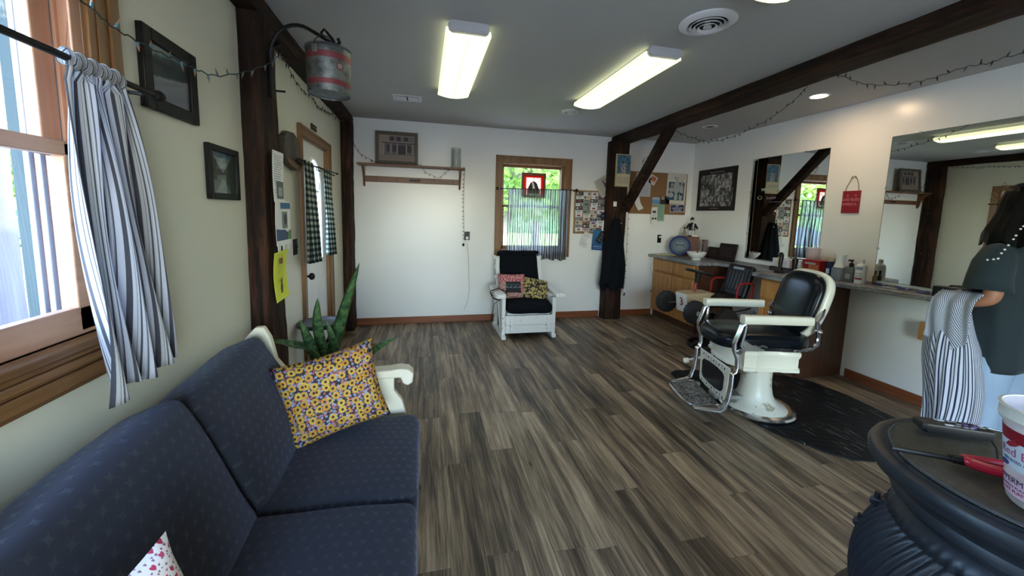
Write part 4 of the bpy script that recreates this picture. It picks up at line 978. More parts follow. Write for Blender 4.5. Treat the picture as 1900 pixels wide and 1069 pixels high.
for a, b in (((0, .055), (0, .105)), ((.045, .03), (.10, .10)), ((-.045, .03), (-.105, .07)), ((.075, -.045), (.105, -.06)), ((-.07, -.03), (-.105, -.05))): G().beam(m @ Vector((*a, .0045)), m @ Vector((*b, .0045)), .003, .003, (0, 1, 0)).build('lead_line', LEAD, t, smooth=0)
G().tube([m @ Vector((-.13, .16, 0)), m @ Vector((-.11, .24, .02)), m @ Vector((-.10, .29, .03))], .0012, 5).tube([m @ Vector((.13, .16, 0)), m @ Vector((.11, .24, .02)), m @ Vector((.10, .29, .03))], .0012, 5).build('hanging_chain', BLACK, t)
# ------------------------------------------------------------------ white glider chair with black cushions
ch = thing('armchair', 'white chipped wooden glider armchair with black cushions under the back window', 'chair', (1.245, 4.62, 0), 0)
BLKC = mat('black_cloth', r=.9, fn=lambda n: (n.col(n.mix(n.noise(n.tc(), 30, 3), (.003, .004, .006), (.008, .010, .014))), n.bump(n.noise(n.tc(), 200, 3), .3, .002)), Specular_IOR_Level=.12)
for s in (-1, 1):
    x = s*.315
    G().box(x-.022, x+.022, -.30, -.20, .035, .50).build('front_post', CHIPW, ch, bev=.006)
    G().box(x-.022, x+.022, .18, .25, .035, .50).build('rear_post', CHIPW, ch, bev=.006)
    G().box(x-.028, x+.028, -.33, .32, .0, .05).build('sled_base', CHIPW, ch, bev=.008)
    G().beam((x+s*.0, -.21, .06), (x, -.02, .44), .022, .05, (1, 0, 0)).build('diagonal_brace', CHIPW, ch, bev=.004)
    G().beam((x, .19, .06), (x, .02, .44), .022, .05, (1, 0, 0)).build('diagonal_brace', CHIPW, ch, bev=.004)
    G().box(x-.02, x+.02, -.28, .25, .40, .46).build('side_rail', CHIPW, ch, bev=.005)
    a = [(-.055, -.40), (.045, -.40), (.062, -.36), (.058, -.20), (.040, .05), (.032, .27), (-.035, .27), (-.045, .05), (-.062, -.20), (-.068, -.36)]
    a = [(p*s, q) for p, q in a]; a = a if s > 0 else a[::-1]
    G().prism(a, Matrix.Translation((x+s*.055, 0, .515)), .048).build('arm_rest', CHIPW, ch, bev=.010)
    G().beam((s*.285, .12, .30), (s*.285, .33, .93), .045, .06, (1, 0, 0)).build('back_post', CHIPW, ch, bev=.008)
    for k in range(4): G().box(s*.285+s*.015, s*.285+s*.045, .205+k*.045, .245+k*.045, .52+k*.125, .565+k*.125).build('notched_block', CHIPW, ch, bev=.006)
G().box(-.295, .295, -.325, -.285, .075, .29).build('front_panel', CHIPW, ch, bev=.005)
G().box(-.293, .293, -.329, -.324, .176, .180).build('panel_groove', mat('groove_grey', (.45, .44, .42), .7), ch)
for x in (-.225, .235): G().box(x-.020, x+.020, -.343, -.325, .10, .265).build('cleat', CHIPW, ch, bev=.007)
G().box(-.27, .27, -.27, .22, .27, .31).build('seat_deck', CHIPW, ch, bev=.005)
G().box(-.24, .24, -.22, .25, .04, .10).build('lower_drape', BLKC, ch, bev=.01)
for k in range(4): G().beam((-.28, .19+k*.045, .45+k*.13), (.28, .19+k*.045, .45+k*.13), .02, .05, (0, 0, 1)).build('back_slat', CHIPW, ch, bev=.004)
o = G().rbox(.56, .54, .13, .055, 12, (.01, .01, .02), Matrix.Translation((.01, -.075, .385)) @ Matrix.Rotation(radians(3), 4, 'X')).build('seat_cushion', BLKC, ch, smooth=80); wobble(o, .010, 6, 2)
o = G().rbox(.50, .10, .66, .045, 12, (.01, .02, .01), Matrix.Translation((-.01, .20, .67)) @ Matrix.Rotation(radians(-17), 4, 'X')).build('back_cushion', BLKC, ch, smooth=80); wobble(o, .012, 6, 4)
o = G().rbox(.56, .13, .05, .02, 10, (0, .01, .01), Matrix.Translation((-.015, .305, .975)) @ Matrix.Rotation(radians(-14), 4, 'X')).build('folded_cover_top', BLKC, ch, smooth=80); wobble(o, .012, 7, 9)
t = thing('wrapped_cable', 'dark cable looped round the left arm of the white armchair', 'cable')
pts = []
for k in range(46):
    a = k*.42; pts.append((.885+.095*cos(a)+.012*sin(k*1.7), 4.43+.05*sin(a*.31)+.02*sin(k), .53+.065*sin(a)+.004*sin(k*2.1)))
pts += [(.83, 4.40, .42), (.81, 4.38, .34), (.80, 4.40, .28), (.82, 4.42, .24), (.84, 4.40, .30)]
G().tube(pts, .0035, 6).build('cable', BLKPL, t)
def f_patch(n):
    u, v, _ = n.xyz(n.tc('UV')); a = n.noise(n.tc('UV'), 60, 4, .7)
    red = n.mix(a > .52, (.40, .03, .05), (.62, .45, .42)); cream = n.mix(a > .5, (.52, .38, .30), (.30, .08, .10)); blk = (.012, .014, .018)
    tr = ((u*15.0).frac() < ((v-.165)*12.0)); c = n.mix(v > .20, n.mix(u < .12, cream, red), red)
    inn = u.band(.085, .28)*v.band(.075, .215); c = n.mix(n.m('MAXIMUM', (u < .09)*(v < .2), v < .085), red, cream)
    c = n.mix(inn, c, blk); c = n.mix(inn*v.band(.135, .165)*((u*18.0).frac() > ((v-.135)*33.0)), c, (.12, .15, .19)); c = n.mix(inn*((v-.175).abs() < .002), c, (.15, .18, .2)); n.col(c)
PATCH = mat('patchwork_print', r=.85, fn=f_patch)
pillow('pillow', 'red and black patchwork pillow on left side of the white armchair', 'pillow', PATCH, .34, .32, .12,
       Matrix.Translation((1.075, 4.565, .595)) @ Matrix.Rotation(radians(-4), 4, 'Z') @ Matrix.Rotation(radians(72), 4, 'X'), seed=12, pin=.05)
def f_yel(n):
    V = n.tc('UV'); a = n.vor(V, 42, .9); d = S(n, a.outputs['Distance'])
    n.col(n.ramp(d, [(0, (.03, .02, .01)), (.22, (.04, .03, .02)), (.26, (.50, .36, .07)), (.5, (.55, .45, .18)), (.56, (.03, .025, .02)), (1, (.02, .02, .02))]))
YEL = mat('yellow_floret_print', r=.85, fn=f_yel)
pillow('pillow', 'round-cornered yellow and black floral pillow on right side of the white armchair', 'pillow', YEL, .33, .27, .15,
       Matrix.Translation((1.375, 4.555, .555)) @ Matrix.Rotation(radians(8), 4, 'Z') @ Matrix.Rotation(radians(68), 4, 'X') @ Matrix.Rotation(radians(-14), 4, 'Z'), seed=14, pin=-.04)

# ------------------------------------------------------------------ cork boards, cards, papers, calendar, coat
def f_cork(n): a = n.noise(n.tc(), 120, 3, .7); n.col(n.mix(a, (.20, .10, .04), (.36, .20, .09))); n.bump(a, .4, .002)
CORK = mat('cork', r=.85, fn=f_cork); CFR = wood('cork_frame', (.20, .12, .05), (.34, .21, .10), 'z')
def board(label, x0, x1, z0, z1, fw):
    t = thing('cork_board', label, 'board'); y = YB
    G().box(x0+fw*.5, x1-fw*.5, y-.010, y, z0+fw*.5, z1-fw*.5).build('cork_panel', CORK, t, smooth=0)
    for (a, b, c, d) in ((x0, x0+fw, z0, z1), (x1-fw, x1, z0, z1), (x0+fw, x1-fw, z0, z0+fw), (x0+fw, x1-fw, z1-fw, z1)): G().box(a, b, y-.016, y, c, d).build('frame_rail', CFR, t, bev=.003)
board('small cork board covered with business cards left of the calendar post', 2.10, 2.60, 1.24, 1.86, .022)
board('large cork board in the corner right of the calendar post', 2.96, 3.92, 1.55, 2.17, .012)
random.seed(21)
CC = {'white': (.72, .73, .74), 'black': (.025, .028, .035), 'grey': (.28, .28, .30), 'cream': (.60, .52, .40), 'navy': (.03, .05, .12), 'brown': (.16, .09, .06), 'pale pink': (.55, .42, .40), 'dull green': (.20, .26, .17)}
plan = ["black,white,white,grey", "white,cream,white,brown", "black,grey,black,grey", "white,dull green,white,black", "black,grey,white,grey", "white,dull green,pale pink,white", "white,white,cream,navy", "grey,cream,navy,grey", "cream,brown,pale pink,white", "grey,black,cream,white", "white,pale pink,grey,black"]
ORD = ('top', 'second', 'third', 'fourth', 'fifth', 'sixth', 'seventh', 'eighth', 'ninth', 'tenth', 'bottom'); CO = ('first', 'second', 'third', 'last')
cardm = {}
for r, row in enumerate(plan):
    for c, nm in enumerate(row.split(',')):
        m = rot2(on_back(2.178+c*.112+random.uniform(-.006, .006), 1.812-r*.0515+random.uniform(-.004, .004), YB-.0115-.0018*((r+c) % 3)), random.uniform(-5, 5))
        o = G().card(m, .108, .054, .001).build('business_card', mat('card_'+nm.replace(' ', '_'), CC[nm], .5), smooth=0)
        tag(o, '%s business card on small cork board, %s row, %s column' % (nm, ORD[r], CO[c]), 'card', 'business cards on the small cork board')
        k = (r*5+c*3) % 4; ink = (.08, .08, .1) if nm not in ('black', 'navy', 'brown') else (.5, .5, .48)
        if k == 0: patch(o, m, -.025, 0, .03, .028, ink, 'logo_print', .001); patch(o, m, .022, .004, .04, .006, ink, 'printed_line', .001)
        elif k == 1: patch(o, m, 0, .010, .07, .010, ink, 'printed_line', .001); patch(o, m, 0, -.012, .05, .005, ink, 'printed_line', .001)
        elif k == 2: G().prism([(cos(a)*.028, sin(a)*.014) for a in [j*pi/6 for j in range(12)]], m @ Matrix.Translation((0, 0, .001)), .0006).build('logo_print', mat('ink_logo_%s' % nm.replace(' ', '_'), [(.2, .24, .12), (.05, .08, .25), (.3, .06, .05)][(r+c) % 3], .5), o, smooth=0)
        else: patch(o, m, .03, 0, .035, .040, (.18, .17, .18), 'photo_print', .001); patch(o, m, -.02, .008, .04, .005, ink, 'printed_line', .001)
m = rot2(on_back(2.53, 1.925, YB-.022), 31); o = sheet('clipping', 'large tilted cream newspaper clipping above the small cork board', 'paper', m, .20, .27, mat('cream_clipping', r=.6, fn=f_lines((.55, .52, .45), (.18, .17, .15), 20)), .012)
patch(o, m, .055, .03, .075, .19, (.10, .06, .08), 'photo_print', .006); patch(o, m, .055, .06, .04, .05, (.45, .35, .35), 'photo_print', .0068); patch(o, m, .0, -.095, .035, .035, (.12, .12, .12), 'code_print', .012) if False else None
m = rot2(on_back(2.565, 1.50, YB-.024), 4)
o = G().prism([(cos(a)*.058, sin(a)*.072-.01) for a in [k*pi/10 for k in range(20)]], m, .002).build('rosette', NAVY, smooth=0); tag(o, 'round navy badge card with lettering at right of the small cork board', 'card')
text('Joy of', .030, m @ Matrix.Translation((0, .006, .0025)), mat('badge_ink', (.55, .55, .62), .5), o); patch(o, m, 0, -.055, .05, .016, (.30, .04, .08), z=.003)
m = rot2(on_back(2.635, 1.53, YB-.026), -6); o = sheet('leaflet', 'pale blue bottle-shaped leaflet beside the round navy badge', 'paper', m, .065, .15, mat('leaflet_blue', (.30, .42, .58), .5), .004); patch(o, m, 0, -.02, .045, .05, (.05, .09, .25), z=.004)
m = rot2(on_back(2.60, 1.36, YB-.022), -3); o = sheet('leaflet', 'white and red leaflet hanging below the round navy badge', 'paper', m, .12, .15, PAPER, .004)
patch(o, m, .01, -.045, .09, .02, (.35, .05, .09), z=.004)
m = rot2(on_back(2.285, 1.155, YB-.03), -22); o = sheet('receipt', 'white folded handwritten sheet dangling under the small cork board', 'paper', m, .13, .21, P_LINES, .035)
m = rot2(on_back(2.52, 1.145, YB-.02), -3); o = sheet('brochure', 'blue brochure hanging below the small cork board', 'brochure', m, .24, .29, mat('brochure_blue', r=.45, fn=lambda n: n.col(n.mix(n.xyz(n.tc('UV'))[1], (.02, .07, .22), (.03, .16, .34)))), .004)
patch(o, m, -.03, -.09, .13, .008, (.45, .5, .6), 'printed_line', .005); patch(o, m, -.02, -.115, .15, .006, (.25, .32, .45), 'printed_line', .006)
m2 = rot2(on_back(2.525, 1.19, YB-.032), -32); o = G().box(-.045, .045, -.085, .085, 0, .012, m2).build('remote_pouch', BLKPL, bev=.006); tag(o, 'small dark grey device clipped slantwise over the blue brochure', 'device')
for k in range(3): G().box(-.032, .032, -.07+k*.05, -.03+k*.05, .012, .014, m2).build('keypad', mat('dark_grey_plastic', (.06, .065, .07), .5), o, bev=.002)
# big board papers
m = on_back(3.175, 1.98, YB-.018); o = sheet('paper_sheet', 'white letter sheet half behind the slanted brace on large cork board', 'paper', m, .25, .35, mat('pale_sheet', r=.6, fn=f_lines((.52, .52, .58), (.35, .35, .42), 20)))
m = rot2(on_back(3.33, 2.055, YB-.018), -28); o = sheet('leaflet', 'small tilted card with orange picture near top of large cork board', 'paper', m, .11, .13, PAPER); patch(o, m, 0, .018, .08, .07, (.50, .14, .06), z=.0018); patch(o, m, 0, -.035, .07, .02, (.55, .48, .36), z=.0018)
m = rot2(on_back(3.10, 1.70, YB-.024), 24); o = sheet('receipt', 'curled white slip pinned at lower left of large cork board', 'paper', m, .09, .19, PAPER, .03)
m = rot2(on_back(3.735, 1.945, YB-.018), -1); o = sheet('poster', 'cream poster with blue-ground figures at right of large cork board', 'poster', m, .33, .46, mat('cream_poster', (.66, .64, .55), .6))
patch(o, m, 0, -.04, .27, .27, (.02, .09, .16), 'blue_ground', .0018)
GF = mat('poster_figure_grey', (.42, .45, .42), .6)
for (x, y, a, b) in ((0, .02, .055, .10), (.0, .145, .022, .028), (-.035, .16, .02, .02), (.09, .09, .022, .028), (.085, -.01, .035, .09), (-.085, -.02, .05, .035), (-.08, .05, .02, .03), (-.09, -.10, .05, .04), (0, -.13, .03, .06), (.08, -.12, .03, .06)):
    G().prism([(x+cos(q)*a, y+sin(q)*b) for q in [k*pi/7 for k in range(14)]], m @ Matrix.Translation((0, 0, .0025)), .0008).build('printed_figure', GF, o, smooth=0)
patch(o, m, -.02, .115, .10, .003, (.3, .3, .28), 'printed_line', .0018)
m = rot2(on_back(3.40, 1.725, YB-.018), 0); o = sheet('postcard', 'postcard of blue sea and sand on large cork board', 'card', m, .12, .155, mat('postcard_sea', r=.5, fn=lambda n: n.col(n.ramp(n.xyz(n.tc('UV'))[1]+n.noise(n.tc('UV'), 6, 3)*.15, [(.2, (.42, .28, .14)), (.38, (.45, .36, .24)), (.42, (.20, .38, .62)), (.7, (.10, .30, .60)), (1, (.42, .55, .68))]))))
m = rot2(on_back(3.555, 1.765, YB-.018), -2); o = sheet('leaflet', 'small black card with pale corner photo under the top of large cork board', 'card', m, .15, .12, mat('card_black', (.025, .028, .035), .5)); patch(o, m, -.04, .03, .05, .05, (.45, .30, .30), 'photo_print', .0018); patch(o, m, .04, .045, .05, .006, (.6, .6, .6), 'printed_line', .0018)
m = rot2(on_back(3.385, 1.53, YB-.020), 2); o = sheet('leaflet', 'tall white leaflet with dark photo boxes hanging off the large cork board', 'paper', m, .10, .25, PAPER, .006); patch(o, m, .0, .055, .06, .035, (.10, .04, .08), z=.004)
for s in (-1, 1): patch(o, m, s*.022, -.045, .032, .028, (.04, .04, .04), 'photo_print', .005)
for k in range(3): patch(o, m, 0, .02-k*.014, .05, .004, (.3, .3, .3), 'printed_line', .003)
m = rot2(on_back(3.495, 1.575, YB-.020), 0); o = sheet('leaflet', 'tall pale green leaflet hanging off the large cork board', 'paper', m, .12, .25, P_GRN, .006)
m = rot2(on_back(3.775, 1.65, YB-.018), 3); o = sheet('bumper_sticker', 'navy sticker with white lettering at the lower right of large cork board', 'sticker', m, .245, .115, PAPER); patch(o, m, 0, 0, .23, .10, (.015, .025, .12), z=.0018)
for k, (s_, z_) in enumerate((('GIFT', .031), ('CERTIFICATES', .0), ('AVAILABLE', -.030))): text(s_, .034, m @ Matrix.Translation((0, z_, .0028)), PAPER, o, sx=.85)
m = on_back(3.51, 1.18); t = thing('wall_outlet', 'black outlet in white plate with white plug above the corner counter', 'outlet')
G().box(-.045, .045, -.072, .072, 0, .005, m).build('plate', WHITE, t, bev=.002); G().box(-.033, .033, -.062, .062, .005, .009, m).build('insert', BLKPL, t, bev=.002); G().box(-.012, .04, .015, .04, .009, .03, m).build('plug', WHITE, t, bev=.003)
# calendar on the post
m = fr((2.728, 4.965, 2.145), (1, .04, 0), (0, 0, 1)); t = thing('calendar', 'wall calendar with blue cloudy picture on the back timber post', 'calendar')
G().card(m, .235, .45, .003).build('backing', mat('calendar_cream', (.52, .42, .22), .6), t, smooth=0)
def f_cal(n):
    V = n.tc('UV'); u, v, _ = n.xyz(V); a = n.noise(V, 6, 5, .65); n.col(n.mix(((u-.5).abs() < .2)*(v < .55)*(a > .46), n.ramp(a, [(.35, (.01, .05, .10)), (.55, (.04, .16, .26)), (.7, (.18, .32, .42))]), (.40, .32, .28)))
G().card(m @ Matrix.Translation((.01, .085, .004)), .205, .255, .001).build('picture_sheet', mat('calendar_picture', r=.5, fn=f_cal), t, smooth=0)
p = G().card(m @ Matrix.Translation((.005, -.13, .005)) @ Matrix.Rotation(radians(4), 4, 'X'), .20, .16, .001, .006).build('date_pad', mat('calendar_pad', (.60, .54, .38), .6), t, smooth=0)
for r in range(4):
    for c in range(7): patch(p, m @ Matrix.Rotation(radians(0), 4, 'X'), -.07+c*.024, -.10-r*.024, .009, .012, (.10, .09, .08), 'date_print', .013)
m = fr((2.635, 4.965, 1.675), (1, 0, 0), (0, 0, 1)); o = G().box(-.026, .026, -.035, .035, 0, .012, m).build('white_tag', WHITE, bev=.003); tag(o, 'small white plastic sensor tag on post below the calendar', 'tag')
G().cyl(m @ Vector((0, .035, .006)), m @ Vector((0, .07, .004)), .0025, n=6).build('tag_hook', BLACK, o); G().cyl(m @ Vector((0, -.07, .0)), m @ Vector((0, -.07, .006)), .004, n=8).build('pin', WHITE, o)
# coat
def coat(u, v):
    a = 2*pi*u; z = 1.46-.96*v; w = .045+.125*min(1, v*1.5)**.8+.02*v; d = .05+.02*v
    x = 2.665-.035*v**1.2+cos(a)*w*(1+.06*sin(a*5+v*3)); y = 4.935-.0+sin(a)*d*(1+.20*sin(a*7+v*5)); z += .05*sin(a*2+.6)*v*v+.03*sin(a*5)*v**3
    return (x, min(y, 4.965), z)
o = G().grid(coat, 48, 22).build('black_coat', BLKC, smooth=80); tag(o, 'black coat hanging on the back timber post', 'coat')
G().ell((2.665, 4.945, 1.455), (.045, .035, .02)).build('collar', BLKC, o); G().tube([(2.665, 4.955, 1.47), (2.665, 4.945, 1.51), (2.66, 4.968, 1.52)], .004, 6).build('hanging_loop', BLACK, o); G().cyl((2.705, 4.885, 1.405), (2.705, 4.875, 1.405), .008, n=8).build('button', STEEL, o)
t = thing('string_light_plug', 'white plug end dangling at foot of the post string lights', 'plug'); G().box(2.835, 2.868, 4.935, 4.955, .40, .46).build('plug', WHITE, t, bev=.004); G().cyl((2.85, 4.945, .35), (2.86, 4.945, .40), .010, n=8).build('socket_end', BLKPL, t); G().tube([(2.85, 4.945, .46), (2.86, 4.95, .60), (2.855, 4.95, .75)], .002, 5).build('cable', WIRE, t)
# collage poster and the red sign on right wall
m = on_right(4.65, 1.915); t = thing('photo_collage', 'framed black and white photo collage on right wall near corner', 'picture')
for (a, b, c, d) in ((-.36, -.35, -.295, .295), (.35, .36, -.295, .295), (-.35, .35, -.295, -.285), (-.35, .35, .285, .295)): G().box(a, b, c, d, 0, .014, m).build('frame_rail', BLACK, t, bev=.002)
cb = G().card(m, .70, .57, .010).build('backing', mat('collage_backing', (.025, .018, .020), .5, Specular_IOR_Level=.25), t, smooth=0); random.seed(33)
def f_photo(n):
    V = n.tc('Object'); r = n.rnd(); a = n.noise(n.mapv(V, (34, 34, 22)), 1, 4, .65); n.col(n.ramp(a+r*.12-.06, [(.36, (.015, .015, .018)), (.47, (.08, .08, .085)), (.56, (.26, .255, .26)), (.66, (.55, .54, .54))]))
PH = mat('small_photo_print', r=.5, fn=f_photo); y = .215
for row in range(5):
    hgt = (.10, .105, .10, .085, .06)[row]; x = -.30
    while x < .27:
        w = min(random.uniform(.055, .12), .31-x); G().box(x+.001, x+w-.001, y-hgt+.002, y-.002, .0102, .0112+.0004*(row % 2), m).build('photo', PH, cb, smooth=0); x += w
    y -= hgt
text('Happy Retirement Dave', .036, m @ Matrix.Translation((0, .245, .0115)), mat('collage_ink', (.30, .27, .27), .6), cb) if False else text('Happy Retirement', .036, m @ Matrix.Translation((0, .245, .0115)), mat('collage_ink', (.30, .27, .27), .6), cb)
patch(cb, m, 0, -.262, .16, .006, (.35, .33, .32), 'printed_line', .0105)
t = thing('red_sign', 'red hanging sign reading GOD BLESS AMERICA between the mirrors', 'sign'); m = on_right(2.875, 1.70)
G().box(-.078, .078, -.107, .107, .002, .012, m).build('board', mat('red_board', (.27, .006, .022), .5), t, bev=.002)
SI = mat('sign_ink', (.62, .25, .28), .6)
text('GOD BLESS', .037, m @ Matrix.Translation((0, .022, .0125)), SI, t, sx=.80); text('AMERICA', .037, m @ Matrix.Translation((-.008, -.022, .0125)), SI, t, sx=.85)
for x in (-.03, .04): G().prism([(cos(k*pi/5+pi/2)*(.010 if k % 2 == 0 else .004)+x, sin(k*pi/5+pi/2)*(.010 if k % 2 == 0 else .004)+.062) for k in range(10)], m @ Matrix.Translation((0, 0, .012)), .001).build('star_print', SI, t, smooth=0)
G().tube([m @ Vector(p) for p in ((-.06, .107, .008), (-.052, .15, .006), (-.025, .205, .006), (-.01, .243, .008), (.015, .245, .008), (.035, .21, .006), (.05, .16, .006), (.058, .107, .008))], .0022, 6).build('twine', mat('twine_brown', (.12, .06, .04), .8), t)
G().tube([m @ Vector(p) for p in ((-.02, .222, .009), (-.01, .243, .012), (.0, .225, .012), (.014, .240, .012), (.028, .22, .010), (.02, .245, .012))], .002, 5).build('bow', mat('twine_brown', (.12, .06, .04), .8), t)
# mirrors
def mirror(label, y0, y1, z0, z1, clips):
    t = thing('wall_mirror', label, 'mirror', (XR, (y0+y1)/2, (z0+z1)/2)); hy, hz_ = (y1-y0)/2, (z1-z0)/2
    G().box(-.006, -.001, -hy, hy, -hz_, hz_).build('glass', MIRROR, t, smooth=0)
    G().box(-.0066, -.0, -hy-.003, -hy, -hz_, hz_).box(-.0066, -.0, hy, hy+.003, -hz_, hz_).box(-.0066, -.0, -hy, hy, -hz_-.003, -hz_).box(-.0066, -.0, -hy, hy, hz_, hz_+.003).build('cut_edge', mat('mirror_edge', (.12, .15, .14), .3), t, smooth=0)
    for (a, b) in clips: G().box(-.011, -.0, a*hy-.009, a*hy+.009, b*hz_-.011, b*hz_+.011).build('clip', CLEAR, t, bev=.002); 
    return t
t = mirror('narrower wall mirror with handwriting, left of the red sign', 3.13, 4.05, 1.02, 2.25, [(.55, 1), (-.45, 1), (1, .35), (-1, .45), (1, -.5), (-1, -.4), (.7, -1), (-.5, -1)])
G().box(-.006, -.0055+.0, .40, .44, -.60, .60).build('frosted_edge', mat('frosted_strip', (.10, .10, .09), .4), t, smooth=0)
m = on_right(3.76, 1.87, XR-.0075); A, B = mat('wifi_marker', (.55, .72, .50), .6), mat('purple_marker', (.30, .22, .34), .6)
w_ = thing('mirror_note', 'pale green and purple marker handwriting on narrower mirror', 'writing'); text('Wifi Password:', .055, rot2(m @ Matrix.Translation((0, 0, 0)), 1), A, w_, ext=.0003, sx=.85)
text('better', .050, rot2(m @ Matrix.Translation((.01, -.10, 0)), 2), B, w_, ext=.0003)
G().tube([m @ Vector((-.01+.022*k, -.155+.010*(k % 2), .001)) for k in range(9)], .0018, 4).build('wavy_line', B, w_)
G().tube([m @ Vector((-.15+.030*cos(a), -.085+.030*sin(a), .001)) for a in [pi+k*pi/10 for k in range(11)]], .002, 4).build('smile', A, w_)
for s in (-1, 1): G().ell(m @ Vector((-.15+s*.012, -.075, .001)), (.002, .005, .005), 6, 4).build('smile_eye', A, w_)
mirror('large wall mirror right of the red sign', 1.05, 2.60, .99, 2.26, [(1, .3), (1, -.55), (.75, 1), (-.1, 1), (-1, 0), (-.5, 1)])
# ------------------------------------------------------------------ cabinets and counter
def f_lam(n):
    V = n.tc(); a = n.noise(n.mapv(V, (7, 2.2, 7)), 1, 5, .6, 1.2); b = n.noise(V, 60, 3, .7)
    n.col(n.ramp(a*.8+b*.2, [(.35, (.075, .085, .10)), (.48, (.17, .18, .20)), (.55, (.33, .33, .34)), (.64, (.16, .13, .12)), (.75, (.40, .40, .40))])); n.rough(.28+b*.1)
LAM = mat('grey_marbled_laminate', r=.3, fn=f_lam)
CT = .95
P = [(4.02, 5.16), (3.34, 5.16), (3.34, 4.10), (3.66, 4.08), (3.70, 3.90), (3.70, 3.40), (3.42, 3.34), (3.40, 2.78), (3.70, 2.74), (3.80, 2.35), (3.87, 1.98), (3.88, 1.2), (4.02, 1.2)]
t = thing('countertop', 'grey marbled laminate countertop running along the right wall', 'counter')
G().prism(P, Matrix.Translation((0, 0, CT-.042)), .042).build('worktop', LAM, t, bev=.006)
G().box(4.0, 4.02, 1.2, 5.14, CT, CT+.018).build('back_lip', LAM, t, bev=.003)
DK1 = mat('cabinet_shadow_gap', (.03, .012, .006), .8)
def door_front(parent, x, y0, y1, z0, z1, name='door'):
    o = G().box(x-.018, x, y0, y1, z0, z1).build(name, OAK, parent, bev=.004)
    w = .055
    for (a, b, c, d) in ((y0, y0+w, z0, z1), (y1-w, y1, z0, z1), (y0+w, y1-w, z0, z0+w), (y0+w, y1-w, z1-w, z1)): G().box(x-.025, x-.018, a+.001, b-.001, c+.001, d-.001).build('rail', OAK, o, bev=.003)
    G().box(x-.024, x-.018, y0+w+.012, y1-w-.012, z0+w+.012, z1-w-.012).build('raised_panel', OAK, o, bev=.005)
    return o
t = thing('base_cabinet', 'oak corner base cabinet with two doors and two drawers', 'cabinet')
G().box(3.455, 4.02, 4.19, 5.155, .10, .905).build('body', OAK, t, bev=.002)
G().box(3.44, 3.455, 4.185, 4.225, .10, .905).box(3.44, 3.455, 5.10, 5.155, .10, .905).box(3.44, 3.455, 4.64, 4.69, .10, .905).box(3.44, 3.455, 4.225, 5.10, .70, .715).box(3.44, 3.455, 4.225, 5.10, .10, .125).box(3.44, 3.455, 4.225, 5.10, .885, .905).build('face_frame', OAK, t, bev=.002)
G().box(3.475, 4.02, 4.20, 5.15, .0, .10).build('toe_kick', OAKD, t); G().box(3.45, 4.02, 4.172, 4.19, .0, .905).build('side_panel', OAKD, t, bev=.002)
for (a, b) in ((4.225, 4.655), (4.675, 5.10)):
    door_front(t, 3.44, a, b, .115, .695); G().box(3.418, 3.44, a, b, .72, .885).build('drawer', OAK, t, bev=.006)
G().tube([(3.415, 4.80, .69), (3.405, 4.84, .702), (3.405, 4.97, .705), (3.415, 5.0, .69)], .004, 6).build('finger_pull_shadow', DK1, t) if False else None
t = thing('base_cabinet', 'narrower oak cabinet with dark side panel behind the barber chair', 'cabinet')
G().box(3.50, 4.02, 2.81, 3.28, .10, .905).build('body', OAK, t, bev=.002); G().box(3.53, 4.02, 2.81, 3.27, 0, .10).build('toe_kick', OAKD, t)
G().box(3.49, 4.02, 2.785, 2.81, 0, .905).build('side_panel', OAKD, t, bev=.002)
door_front(t, 3.50, 2.82, 3.27, .115, .66); G().box(3.478, 3.50, 2.82, 3.27, .69, .885).build('drawer', OAK, t, bev=.006)
o = G().box(3.935, 4.02, 1.97, 2.19, .57, .715).build('wooden_box', OAK, bev=.004); tag(o, 'small oak box fixed to the wall under the counter beside the striped cape', 'box')
G().box(3.925, 3.935, 1.975, 2.185, .60, .715).build('front_board', OAK, o, bev=.003)
t = thing('extension_cord', 'thin tan cord hanging down the front of the corner cabinet', 'cord')
G().tube([(3.62, 5.13, CT+.01), (3.45, 5.09, CT+.006), (3.335, 5.02, CT+.006), (3.325, 5.0, .93), (3.322, 4.99, .86), (3.325, 5.05, .74), (3.335, 5.0, .62), (3.34, 4.96, .54), (3.345, 5.0, .44), (3.35, 5.04, .40)], .0035, 6).build('cable', mat('tan_cable', (.45, .30, .16), .5), t)
G().box(3.34, 3.358, 5.03, 5.055, .375, .40).build('socket_end', mat('tan_cable', (.45, .3, .16), .5), t, bev=.002)

# ------------------------------------------------------------------ things on the counter
def label_box(par, M, w, h, c, nm='printed_label'): return patch(par, M, 0, 0, w, h, c, nm, 0)
m = fr((3.665, 4.87, CT+.147), (.83, -.56, 0), (.15, .22, 1)); t = thing('round_tin', 'round blue lidded tin standing on its edge in the counter corner', 'tin')
G().lathe([(0, -.035), (.125, -.035), (.138, -.028), (.140, .010), (.145, .012), (.147, .022), (.140, .030), (.128, .030), (.122, .024), (0, .024)], n=48, cap0=False, cap1=False).build('tin_body', mat('tin_blue', (.012, .03, .16), .3, .2), t).matrix_world = m
for r0, r1, c, nm in ((.0, .118, (.05, .08, .12), 'tin_centre'), (.070, .074, (.28, .34, .40), 'tin_ring')):
    o = G().lathe([(r0, .0245), (r1, .0245), (r1, .026 if r0 else .0255), (r0, .026 if r0 else .0255)], n=40, cap0=False, cap1=False).build('printed_disc' if not r0 else 'printed_ring', mat(nm, c, .4), t); o.matrix_world = m
text('Classic', .036, m @ Matrix.Translation((0, .038, .027)), mat('tin_ink', (.45, .50, .55), .5), t)
G().prism([(cos(a)*.052, sin(a)*.030) for a in [k*pi/9 for k in range(18)]], m @ Matrix.Translation((0, -.03, .0258)), .0006).build('printed_oval', mat('tin_grey', (.12, .15, .18), .5), t, smooth=0)
t = thing('wooden_box', 'tall reddish wooden box in the counter corner behind the bowl', 'box', (3.885, 4.975, CT), -22)
